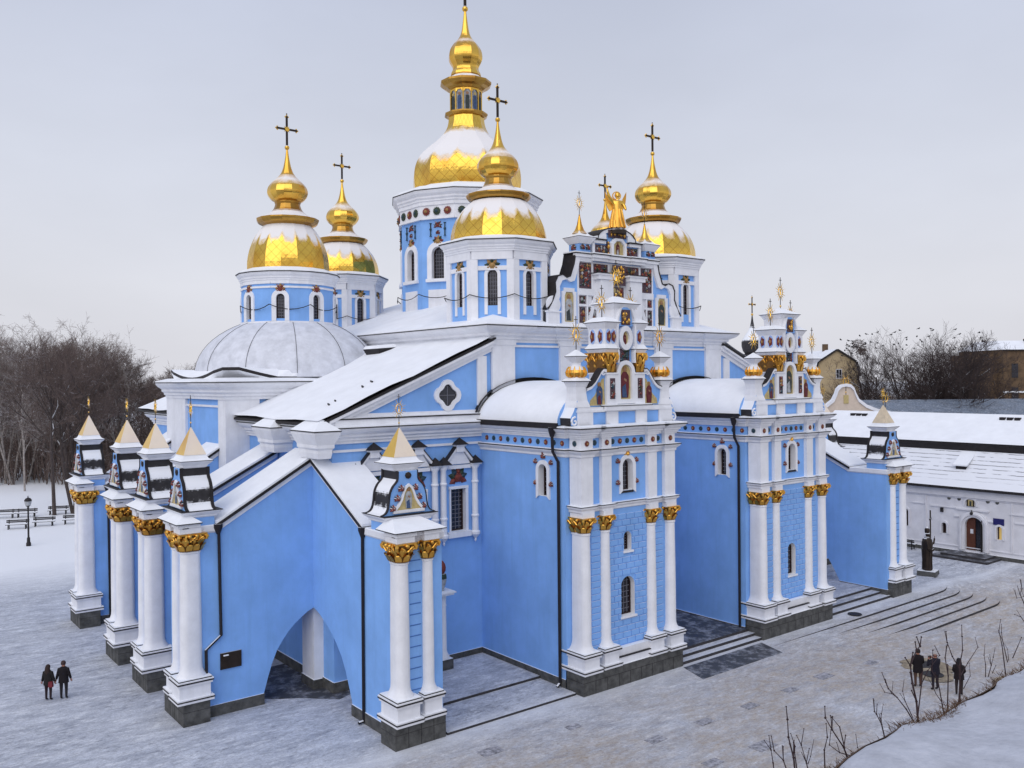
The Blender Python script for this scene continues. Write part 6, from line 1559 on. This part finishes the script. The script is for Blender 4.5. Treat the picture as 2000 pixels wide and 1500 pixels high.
# =================================================================== trees
BARK = mat('dark_bark', (.07, .056, .052), .95, var=.4, vs=6, snow=.85, thr=.72)
BARKP = mat('pale_birch_bark', (.30, .27, .25), .9, var=.5, vs=4, snow=.8, thr=.75)
TWIG = mat('bare_twigs', (.115, .085, .075), .95, var=.35, vs=2, snow=.6, thr=.85)
TWIGP = mat('pale_twigs', (.19, .155, .14), .95, var=.35, vs=2, snow=.6, thr=.8)
TWIGD = mat('dark_twigs', (.05, .036, .034), .95, var=.35, vs=2, snow=.6, thr=.85)
BARKD = mat('blackish_bark', (.04, .032, .032), .95, var=.4, vs=6, snow=.9, thr=.66)
def tree_meshes(seed, H, spread, birch=False, trunks=1, fine=1.0, low=.25):
    rnd = random.Random(seed); T, Cn = MB(), MB()
    bm_, tm = (BARKP, TWIGP) if birch else (BARKD, TWIGD) if birch is None else (BARK, TWIG)
    def branch(p, d, L, r, lv):
        nseg = 4 if lv < 2 else 3; pts = [p]; q = Vector(p); dd = Vector(d)
        for i in range(nseg):
            jit = .10 if lv == 0 else .26
            dd = (dd + Vector((rnd.uniform(-jit, jit), rnd.uniform(-jit, jit), rnd.uniform(-.05, .12)+(.05 if not birch or lv < 2 else -.06)))).normalized()
            q = q + dd*(L/nseg); pts.append(q.copy())
        mb_ = T if lv <= 1 else Cn
        n_ = 6 if lv == 0 else 4 if lv == 1 else 3
        mb_.tube(pts, max(r, .014), n_, bm_ if lv <= 1 else tm, False, max(r*(.35 if lv else .4), .009))
        if lv >= 4 or L < .45: return
        k = {0: 11, 1: 7, 2: 6, 3: 5}[lv]; k = max(2, int(k*fine))
        for i in range(k):
            t = rnd.uniform(low if lv == 0 else .2, 1.0); j = min(int(t*nseg), nseg-1); f = t*nseg-j
            b = pts[j].lerp(pts[j+1], f); ax = (pts[j+1]-pts[j]).normalized()
            side = ax.orthogonal().normalized(); side.rotate(Matrix.Rotation(rnd.uniform(0, 2*pi), 3, ax))
            a = rnd.uniform(.45, .95)*(spread if lv == 0 else 1.0)
            nd = (ax*cos(a)+side*sin(a)).normalized()
            branch(b, nd, L*rnd.uniform(.38, .62)*(1.05-.35*t if lv == 0 else 1), r*.5*(1.1-.5*t), lv+1)
    for k in range(trunks):
        a = 2*pi*k/trunks+.4; ln = 0.0 if trunks == 1 else .28
        branch(Vector((.25*k*cos(a), .25*k*sin(a), 0)), Vector((ln*cos(a), ln*sin(a), 1)).normalized(), H*.82, H*.0135 if not birch else H*.0085, 0)
    out = []
    for m_, nm in ((T, 'trunk'), (Cn, 'crown')):
        me = bpy.data.meshes.new(nm); me.from_pydata([tuple(v) for v in m_.v], [], m_.f)
        for mt in m_.mats: me.materials.append(mt)
        me.shade_smooth(); out.append(me)
    return out
PROTO = {'birch': [tree_meshes(11+i, 18, .62, True, 1+(i == 2), .95, .3) for i in range(3)],
         'linden': [tree_meshes(31+i, 16, .95, False, 1+(i == 1), 1.0, .28) for i in range(3)],
         'big': [tree_meshes(53, 20, 1.05, None, 2, 1.15, .22), tree_meshes(57, 20, 1.1, None, 3, 1.1, .2)]}
def tree(kind, i, x, y, sc, rz, label, cat, grp, z=None):
    o = empty('birch_tree' if kind == 'birch' else 'bare_tree', (x, y, gz(x, y) if z is None else z), label, cat, grp, rz); o.scale = (sc, sc, sc)
    for me, nm in zip(PROTO[kind][i % len(PROTO[kind])], ('trunk', 'crown')): inst(me, nm, o, (0, 0, 0))
    return o
rt = random.Random(5)
near = [(103, 92, 'linden', 'nearest bare tree left of the lamp-side benches, its trunk behind a bench end'), (142, 93, 'linden', 'bare tree whose trunk stands just left of the far left column'),
        (8, 118, 'birch', 'pale birch at the left edge behind the benches'), (24, 117, 'birch', 'second birch from the left edge, close beside the first')]
for u, d, k, lb in near:
    x, y = _rr(u, d); tree(k, rt.randrange(3), x, y, 1.0, rt.uniform(0, 6), lb, 'tree', 'trees of the snowy park')
for u, d, sc in ((62, 128, 1.0), (95, 133, 1.05), (150, 125, 1.0), (205, 130, 1.04), (232, 136, 1.02), (178, 140, 1.0)):
    x, y = _rr(u, d); tree('birch', u, x, y, sc*.93, u*.3, 'tall pale birch rising above the bare wood at the left', 'tree', 'tall birches of the wood')
n_ = 0
for u in range(-150, 470, 21):
    for row in range(2):
        d = rt.uniform(108, 140) if row == 0 else rt.uniform(140, 205); uu = u+rt.uniform(-8, 8)
        x, y = _rr(uu, d)
        k = 'birch' if (uu < 230 and rt.random() < .5) else 'linden'
        top = 676 if uu < 60 else 662 if uu < 235 else 720
        hgt = (750-top)/1709*d+14.8-1.2; sc = hgt/(20.5 if k == 'birch' else 19.0)*rt.uniform(.84, 1.05)
        tree(k, rt.randrange(3), x, y, sc, rt.uniform(0, 6), ('pale birch' if k == 'birch' else 'dark bare tree')+' in the bare wood beyond the snowy park at the left', 'tree', 'trees of the bare wood'); n_ += 1
for u, d, sc, i, lb in ((1705, 140, .92, 0, 'bare tree with a nest beside the cream house'), (1800, 132, .96, 1, 'many-stemmed bare tree in the middle behind the refectory roof'), (1880, 128, .98, 0, 'wide bare tree right of the others, nearest the brick building'), (1835, 150, .98, 1, 'bare tree standing behind the other big trees at the right')):
    x, y = _rr(u, d); tree('big', i, x, y, sc, u*.7, lb, 'tree', 'bare trees behind the refectory')
for j in range(26):
    u = 1570+j*20; d = rt.uniform(160, 230); x, y = _rr(u, d); tree('linden', j, x, y, rt.uniform(.55, .72), j*1.3, 'dark bare tree in the thicket far behind the refectory roof', 'tree', 'far trees behind the refectory')
# dense undergrowth of the far wood: nobody could count it
def thicket(name, u0, u1, d0, d1, h0, h1, n, label_seed):
    rnd = random.Random(label_seed); mb = MB()
    for i in range(n):
        x, y = _rr(rnd.uniform(u0, u1), rnd.uniform(d0, d1)); h = rnd.uniform(h0, h1); z = gz(x, y)
        p = Vector((x, y, z)); a = rnd.uniform(0, 6.28); 
        for k in range(3):
            q = p + Vector((rnd.uniform(-1.6, 1.6), rnd.uniform(-1.6, 1.6), h*rnd.uniform(.6, 1)))
            mb.tube([p, p.lerp(q, .5)+Vector((rnd.uniform(-.3, .3), rnd.uniform(-.3, .3), 0)), q], .05, 3, TWIG, False, .02)
            for t in range(4):
                f = rnd.uniform(.3, 1); b = p.lerp(q, f); mb.tube([b, b+Vector((rnd.uniform(-1, 1), rnd.uniform(-1, 1), rnd.uniform(.2, 1.3)))], .03, 3, TWIG, False, .012)
    me = bpy.data.meshes.new(name); me.from_pydata([tuple(v) for v in mb.v], [], mb.f); me.materials.append(TWIG)
    o = bpy.data.objects.new(name, me); COL.objects.link(o); o['kind'] = 'stuff'; return o
thicket('undergrowth', -200, 500, 116, 200, 3, 9, 2300, 3)
thicket('undergrowth', 1560, 2150, 170, 240, 6, 13, 1500, 4)
# crows in the tree tops and nests
mb = MB(); mb.ball((0, 0, .12), .13, DARK, 6, .8); mb.ball((.13, 0, .22), .08, DARK, 6); mb.tube([(.18, 0, .22), (.28, 0, .20)], .025, 4, DARK, True, .005); mb.prism(lambda u, z, d: (u, d, z), [(-.08, .1), (-.38, .02), (-.38, .06), (-.08, .2)], -.05, .05, DARK)
_cr = mb.build('crow'); CROWM = _cr.data; bpy.data.objects.remove(_cr)
rc = random.Random(9)
for i in range(60):
    d = rc.uniform(124, 140); u = rc.uniform(1640, 1930); arch = 648+14*abs((u-1800)/140)**2
    x, y = _rr(u, d); z = 14.8+(734-(arch+rc.uniform(-3, 42)**1.0))*d/1709
    o = inst(CROWM, 'crow', None, (x, y, z), .95, rc.uniform(0, 6)); tag(o, 'black crow perched in the bare tree tops behind the refectory roof', 'crow', 'crows in the tree tops')
for u, v, d, r in ((1676, 675, 140, .75), (1683, 688, 140, .55)):
    x, y = _rr(u, d); rnd = random.Random(u); mb = MB(); c = Vector((x, y, 14.8+(734-v)*d/1709))
    for i in range(120):
        a = Vector((rnd.gauss(0, 1), rnd.gauss(0, 1), rnd.gauss(0, .7))).normalized()*r; b = a+Vector((rnd.uniform(-.6, .6), rnd.uniform(-.6, .6), rnd.uniform(-.4, .4))); mb.tube([c+a, c+b], .04, 3, TWIG, False)
    tag(mb.build('nest', loc=c), 'upper large dark crow nest in the left bare tree' if v == 675 else 'lower smaller crow nest in the left bare tree', 'nest')

# =================================================================== park furniture
lx, ly = _rr(56, 0), 0
px_, py_ = -23.77, 57.36
def street_lamp():
    o = empty('street_lamp', (px_, py_, gz(px_, py_)), 'black cast iron park lamp post with a lantern head on the snow', 'lamp post')
    mb = MB(); mb.lathe((0, 0, 0), [(.2, 0), (.2, .25), (.14, .35), (.13, .7), (.08, .8), (.065, 3.3), (.1, 3.35), (.06, 3.45)], 10, DARK); mb.build('post', o, 40)
    mb = MB(); mb.lathe((0, 0, 3.45), [(.08, 0), (.18, .08), (.30, .55), (.32, .58), (.2, .75), (.05, .82), (.03, .98)], 8, DARK); mb.build('lantern', o)
    mb = MB(); mb.lathe((0, 0, 3.45), [(.205, .12), (.305, .50)], 8, ICONW, cap=False); mb.build('glass', o)
street_lamp()
for i, (u, v, lb) in enumerate(((30, 1031, 'snowy bench in front, left of the lamp post'), (82, 1026, 'snowy bench in front, right of the lamp post'), (140, 1022, 'snowy bench half hidden by the far left column'), (5, 1014, 'back row bench at the left edge'), (48, 1012, 'back row bench behind the lamp post'), (110, 1007, 'back row bench near the tree trunks'))):
    d = (1709*14.0/(v-750+2)); x, y = _rr(u, d)
    bench('park_bench', x, y, R(-22), lb+', dark slats under snow', 'benches in the snowy park')

# =================================================================== people
SKIN = mat('skin', (.34, .16, .11), .6)
def cloth(name, legs, coat, hair, shoes=(.015, .012, .012)):
    m = bpy.data.materials.new(name); m.use_nodes = True; n, l = m.node_tree.nodes, m.node_tree.links; b = n['Principled BSDF']; b.inputs['Roughness'].default_value = .9
    t = n.new('ShaderNodeTexCoord'); s_ = n.new('ShaderNodeSeparateXYZ'); l.new(t.outputs['Object'], s_.inputs[0])
    r = n.new('ShaderNodeValToRGB'); r.color_ramp.interpolation = 'CONSTANT'; mr_ = n.new('ShaderNodeMapRange'); mr_.inputs[2].default_value = 2.0; l.new(s_.outputs[2], mr_.inputs[0]); l.new(mr_.outputs[0], r.inputs[0])
    e_ = r.color_ramp.elements; e_[0].position = 0; e_[0].color = (*shoes, 1); e_[1].position = .055; e_[1].color = (*legs, 1)
    for p_, c_ in ((.45, coat), (.765, (.34, .16, .11))): x = e_.new(p_); x.color = (*c_, 1)
    l.new(r.outputs[0], b.inputs['Base Color']); return m
def person(x, y, rz, h, label, legs, coat, hair, pose='stand', long_hair=False, bald=False, group=None, coat_len=.78, bag=None):
    o = empty('person', (x, y, gz(x, y)), label, 'person', group, rz); k = h/1.76; o.scale = (k, k, k)
    M_ = cloth('clothes', legs, coat, hair)
    st = .16 if pose == 'walk' else .0
    Lh = {'walk': [(-.25, .0, 1.16), (-.29, .06, .92)], 'stand': [(-.24, .04, 1.16), (-.14, .16, 1.0)], 'camera': [(-.3, .12, 1.18), (-.12, .3, 1.38)], 'hand': [(-.25, .0, 1.16), (-.33, .04, .92)]}[pose]
    Rh = {'walk': [(.25, -.02, 1.16), (.30, .04, .92)], 'stand': [(.24, .04, 1.16), (.14, .16, 1.0)], 'camera': [(.3, .12, 1.2), (.12, .32, 1.40)], 'hand': [(.25, 0, 1.16), (.3, .06, .92)]}[pose]
    V = [(0, 0, .95), (0, 0, 1.15), (0, -.01, 1.36), (0, 0, 1.49), (0, .01, 1.58), (0, .015, 1.68), (-.19, -.01, 1.40), Lh[0], Lh[1], (.19, -.01, 1.40), Rh[0], Rh[1],
         (-.10, 0, .88), (-.11, st*.6+.02, .49), (-.11, st*.3, .08), (-.12, st*.3+.16, .035), (.10, 0, .88), (.11, -st*.3+.02, .49), (.11, -st*1.2, .09), (.12, -st*1.2+.16, .035)]
    Ed = [(0, 1), (1, 2), (2, 3), (3, 4), (4, 5), (2, 6), (6, 7), (7, 8), (2, 9), (9, 10), (10, 11), (0, 12), (12, 13), (13, 14), (14, 15), (0, 16), (16, 17), (17, 18), (18, 19)]
    rad = [(.17, .12), (.15, .11), (.17, .12), .06, .095, .075, .085, .062, .04, .085, .062, .04, .10, .07, .05, .04, .10, .07, .05, .04]
    bd = skin('body', V, Ed, rad, M_, o, 2)
    cm = mat('coat_cloth', coat, .95, var=.2, vs=8)
    mb = MB(); mb.lathe((0, 0, 0), [(.235, coat_len), (.22, .95), (.20, 1.1), (.225, 1.3), (.23, 1.40), (.15, 1.48), (.085, 1.52)], 14, cm, sy=.68, cap=False)
    for p in (Lh, Rh):
        sgn = -1 if p is Lh else 1
        mb.tube([(sgn*.17, -.01, 1.42), Vector(p[0]), Vector(p[0]).lerp(Vector(p[1]), .85)], .085, 8, cm, True, .055)
    mb.build('coat', o, 50)
    hm = mat('hair', hair, .8)
    mb = MB()
    if bald: mb.lathe((0, .0, 1.66), [(.098, -.06), (.103, -.01), (.10, .0)], 12, hm, cap=False)
    else: mb.lathe((0, -.005, 1.66), [(.10, -.05), (.112, .02), (.10, .08), (.055, .125), (.01, .135)], 12, hm)
    if long_hair: mb.lathe((0, -.05, 1.4), [(.13, -.12), (.15, .0), (.13, .16), (.11, .28), (.05, .34)], 12, hm, sy=.75)
    mb.build('hair', o, 50)
    mb = MB(); mb.tube([(0, .09, 1.64), (0, .125, 1.60), (0, .10, 1.585)], .016, 5, SKIN); mb.build('nose', o)
    for p, sgn in ((Lh, -1), (Rh, 1)):
        c = Vector(p[1]); d = (Vector(p[1])-Vector(p[0])).normalized(); s_ = d.orthogonal().normalized(); mb = MB()
        mb.tube([c-d*.02, c+d*.05, c+d*.08], .035, 6, SKIN, True, .03)
        for f in range(4): mb.tube([c+d*.07+s_*(.012*(f-1.5)*1.6), c+d*(.115+.01*(f in (1, 2)))+s_*(.012*(f-1.5)*1.7), c+d*.13+s_*(.02*(f-1.5))+Vector((0, .02, 0))], .009, 5, SKIN)
        mb.tube([c+d*.02+s_*.035, c+d*.06+s_*.06], .011, 5, SKIN); mb.build('hand', o)
    if bag:
        mb = MB(); mb.hexa([(.10, -.2, .72), (.32, -.2, .72), (.32, -.06, .72), (.10, -.06, .72), (.12, -.19, .98), (.30, -.19, .98), (.30, -.07, .98), (.12, -.07, .98)], mat('bag_red', bag, .6)); mb.tube([(.2, -.1, .98), (.16, -.05, 1.2), (-.1, .0, 1.46)], .014, 5, DARK); mb.build('shoulder_bag', o)
    return o
AW = R(51.8-90)
person(-29.15, 15.32, AW+.15, 1.78, 'man in a black coat and dark trousers walking hand in hand with a woman', (.014, .012, .016), (.012, .010, .013), (.05, .03, .03), 'hand')
person(-29.75, 15.58, AW-.05, 1.66, 'long-haired woman in a dark jacket with a red bag, holding a man\'s hand', (.02, .010, .014), (.016, .014, .015), (.03, .018, .016), 'hand', True, bag=(.16, .02, .03))
person(2.85, -9.05, AW-.1, 1.80, 'tall man in a long black coat and brown trousers, leftmost of three standing', (.07, .035, .025), (.010, .007, .010), (.02, .015, .015), 'stand', coat_len=.70)
person(3.1, -9.75, AW+.2, 1.76, 'bald man in a dark jacket raising a camera, between two others', (.014, .010, .018), (.012, .011, .020), (.10, .05, .045), 'camera', bald=True)
person(3.3, -10.75, AW-.5, 1.70, 'person in a dark hooded coat standing nearest the snowy ledge', (.020, .012, .012), (.013, .009, .011), (.012, .010, .012), 'stand', True)
# the camera held up by the bald man
mb = MB(); cpos = Vector((3.1, -9.75, gz(3.1, -9.75)+1.42)) + Vector((cos(R(51.8)+.2), sin(R(51.8)+.2), 0))*.40
mb.box(lambda u, z, d: (cpos.x+u, cpos.y+d, cpos.z+z), -.09, .09, -.05, .07, -.04, .04, DARK); mb.lathe((cpos.x+.05, cpos.y+.05, cpos.z-.02), [(.045, 0), (.045, .06)], 8, DARK)
tag(mb.build('camera', loc=cpos), 'black camera held up in front of the bald man', 'camera')

# =================================================================== foreground ledge with dry grass and shrubs
LEDGE_Z = 10.0; LY = -23.65
LSNOW = mat('ledge_snow', (.44, .46, .52), .85, var=.16, vs=2.2, bump=.6, bs=9)
STRAW = mat('dry_grass', (.12, .075, .05), .95, var=.5, vs=20)
def ledge():
    o = empty('retaining_wall', (-25, -27, 0), 'snow-covered wall top with a fringe of dry brown grass in the near corner', 'wall')
    L = Vector(o.location); mb = MB(); rnd = random.Random(2)
    xs = [-34+.4*i for i in range(46)]; ys = [LY-.02-.35*j for j in range(12)]
    H = lambda x, y: LEDGE_Z+.05*sin(x*2.1+y)+.04*sin(y*3-x*1.3)-.10*max(0, 1-(LY-y)/.5)
    E0 = lambda x: .07*sin(x*1.9)+.05*sin(x*4.3)
    for i in range(len(xs)-1):
        for j in range(len(ys)-1):
            P = [(xs[a], ys[b]+(E0(xs[a]) if b == 0 else 0), H(xs[a], ys[b])) for a, b in ((i, j), (i+1, j), (i+1, j+1), (i, j+1))]; mb.face(P, LSNOW)
    mb.build('snow_cover', o, 60, loc=L)
    mb = MB()
    for i in range(len(xs)-1):
        a, b = xs[i], xs[i+1]
        ya, yb = LY-.02+E0(a), LY-.02+E0(b)
        for (o1, z1), (o2, z2) in (((.0, .0), (.05, -.03)), ((.05, -.03), (.10, -.12)), ((.10, -.12), (.08, -.5))):
            mb.face([(a, ya+o1, H(a, ya)+z1+.004), (b, yb+o1, H(b, yb)+z1+.004), (b, yb+o2, H(b, yb)+z2), (a, ya+o2, H(a, ya)+z2)], STRAW)
    mb.build('earth_lip', o, 40, loc=L)
    mb = MB(); mb.box(lambda u, z, d: (u, d, z), xs[0], xs[-1], 0, LEDGE_Z-.16, ys[-1], LY-.1, GRANITE); mb.build('wall', o, loc=L)
    mb = MB()
    for i in range(5200):
        x = rnd.uniform(xs[0], xs[-1]); y = LY+E0(x)+rnd.gauss(-.03, .06); z = LEDGE_Z-.16+rnd.uniform(-.04, .03); h = rnd.uniform(.03, .10)*(1.6 if rnd.random() < .05 else 1)
        a = rnd.uniform(0, 6.28); dx, dy_ = rnd.gauss(0, .08), rnd.gauss(.02, .07); w_ = .005
        mb.face([(x-w_*cos(a), y-w_*sin(a), z), (x+w_*cos(a), y+w_*sin(a), z), (x+dx*.5+w_*cos(a)*.6, y+dy_*.5+w_*sin(a)*.6, z+h*.6), (x+dx, y+dy_, z+h)], STRAW)
    me = bpy.data.meshes.new('dry_grass'); me.from_pydata([tuple(Vector(v)-L) for v in mb.v], [], mb.f); me.materials.append(STRAW)
    g = bpy.data.objects.new('dry_grass', me); COL.objects.link(g); g.parent = o; g['kind'] = 'stuff'
ledge()
BUSH = mat('shrub_bark', (.035, .020, .022), .9, var=.4, vs=15)
def pt(u, v, dd):
    d = _fw + _r2*(u-1000)/1708.91 - _u2*(v-750)/1708.91; return CAMP + d*dd
def shrub(stems, label):
    """stems: lists of picture measurements (u, v) turned into points on a plane just beyond the ledge"""
    rnd = random.Random(len(label)); mb = MB(); base = None
    for pts, r in stems:
        P = []
        for k, (u, v) in enumerate(pts):
            d = _fw + _r2*(u-1000)/1708.91 - _u2*(v-750)/1708.91
            yt = LY+.12+.10*k+.03*rnd.uniform(-1, 1); P.append(CAMP + d*((yt-CAMP.y)/d.y))
        if base is None: base = P[0]
        P[0] = P[0]-Vector((0, 0, .25)) if pts[0][1] > 100 and r > .012 else P[0]
        r *= .74; mb.tube(P, r, 6, BUSH, True, r*.45)
        for p in P[1:]:
            mb.ball(p, r*1.2, BUSH, 6)
            for _q in range(rnd.choice((0, 1, 1, 2))):
                a = rnd.uniform(-1, 1); q = p+Vector((a*.12, .02, .12+.06*rnd.random())); mb.tube([p, q], r*.6, 5, BUSH, True, r*.4); mb.ball(q, r*.8, BUSH, 6)
    o = mb.build('shrub', loc=base); return tag(o, label, 'shrub', 'bare shrubs along the ledge')
shrub([([(1795, 1402), (1790, 1370), (1782, 1335), (1778, 1300), (1790, 1270), (1797, 1262)], .022), ([(1793, 1390), (1770, 1385), (1752, 1362), (1735, 1345), (1730, 1333)], .014), ([(1791, 1375), (1800, 1335), (1812, 1310), (1835, 1280)], .014), ([(1752, 1362), (1742, 1355), (1728, 1352)], .009), ([(1783, 1402), (1768, 1370), (1763, 1350)], .010)], 'tall forked bare shrub at the middle of the snowy ledge')
shrub([([(1845, 1370), (1832, 1330), (1820, 1310), (1822, 1270)], .013), ([(1850, 1366), (1852, 1320), (1846, 1285), (1850, 1260)], .014), ([(1840, 1372), (1828, 1355), (1822, 1340)], .009)], 'bare shrub standing in front of the bald man')
shrub([([(1872, 1350), (1876, 1310), (1860, 1282), (1850, 1255)], .016), ([(1875, 1350), (1874, 1300), (1880, 1270), (1879, 1243)], .016), ([(1876, 1320), (1890, 1295), (1910, 1264)], .011), ([(1882, 1345), (1895, 1320), (1893, 1295)], .008)], 'bare shrub with upright stems in front of the hooded person')
shrub([([(1668, 1478), (1648, 1460), (1625, 1425), (1612, 1402)], .018), ([(1650, 1462), (1640, 1420), (1622, 1398)], .012), ([(1668, 1478), (1640, 1470), (1620, 1455)], .012), ([(1682, 1474), (1675, 1460)], .010)], 'bare shrub left of the tall forked one on the ledge')
shrub([([(1735, 1438), (1722, 1415), (1712, 1395), (1708, 1390)], .014), ([(1722, 1415), (1720, 1405), (1718, 1402)], .009)], 'single bare stem on the ledge left of the forked shrub')
shrub([([(1558, 1520), (1550, 1480), (1540, 1440), (1538, 1405)], .018), ([(1552, 1510), (1530, 1485), (1512, 1466)], .014), ([(1556, 1500), (1552, 1470), (1553, 1458)], .012), ([(1518, 1520), (1510, 1490), (1506, 1465)], .013)], 'bare shrub at the lower end of the ledge, leftmost of all')
shrub([([(1590, 1512), (1575, 1490), (1565, 1455)], .013), ([(1612, 1500), (1610, 1465), (1616, 1440)], .015), ([(1578, 1492), (1583, 1478)], .009)], 'bare shrub between the leftmost shrub and the next one')
shrub([([(1925, 1322), (1925, 1298), (1922, 1280)], .011), ([(1930, 1322), (1936, 1300), (1940, 1284)], .011), ([(1938, 1315), (1945, 1300)], .009)], 'low bare shrub on the ledge beside the melted manhole cover')
shrub([([(1965, 1295), (1957, 1260), (1951, 1232)], .013), ([(1968, 1294), (1958, 1250), (1956, 1235)], .011), ([(1978, 1285), (1988, 1262), (1995, 1245)], .012), ([(1970, 1290), (1968, 1268)], .008)], 'bare shrub with three thin stems near the right end of the ledge')
shrub([([(2010, 1200), (2000, 1178), (1992, 1160), (1996, 1150)], .013), ([(2008, 1225), (1994, 1205), (1982, 1200)], .010), ([(2012, 1175), (2000, 1165), (1986, 1168)], .009), ([(2015, 1300), (2012, 1250), (2010, 1200)], .02)], 'bare shrub twigs entering at the right edge of the view')
print('objects', len(bpy.data.objects), 'tris', sum(len(o.data.polygons) for o in bpy.data.objects if o.type == 'MESH'))
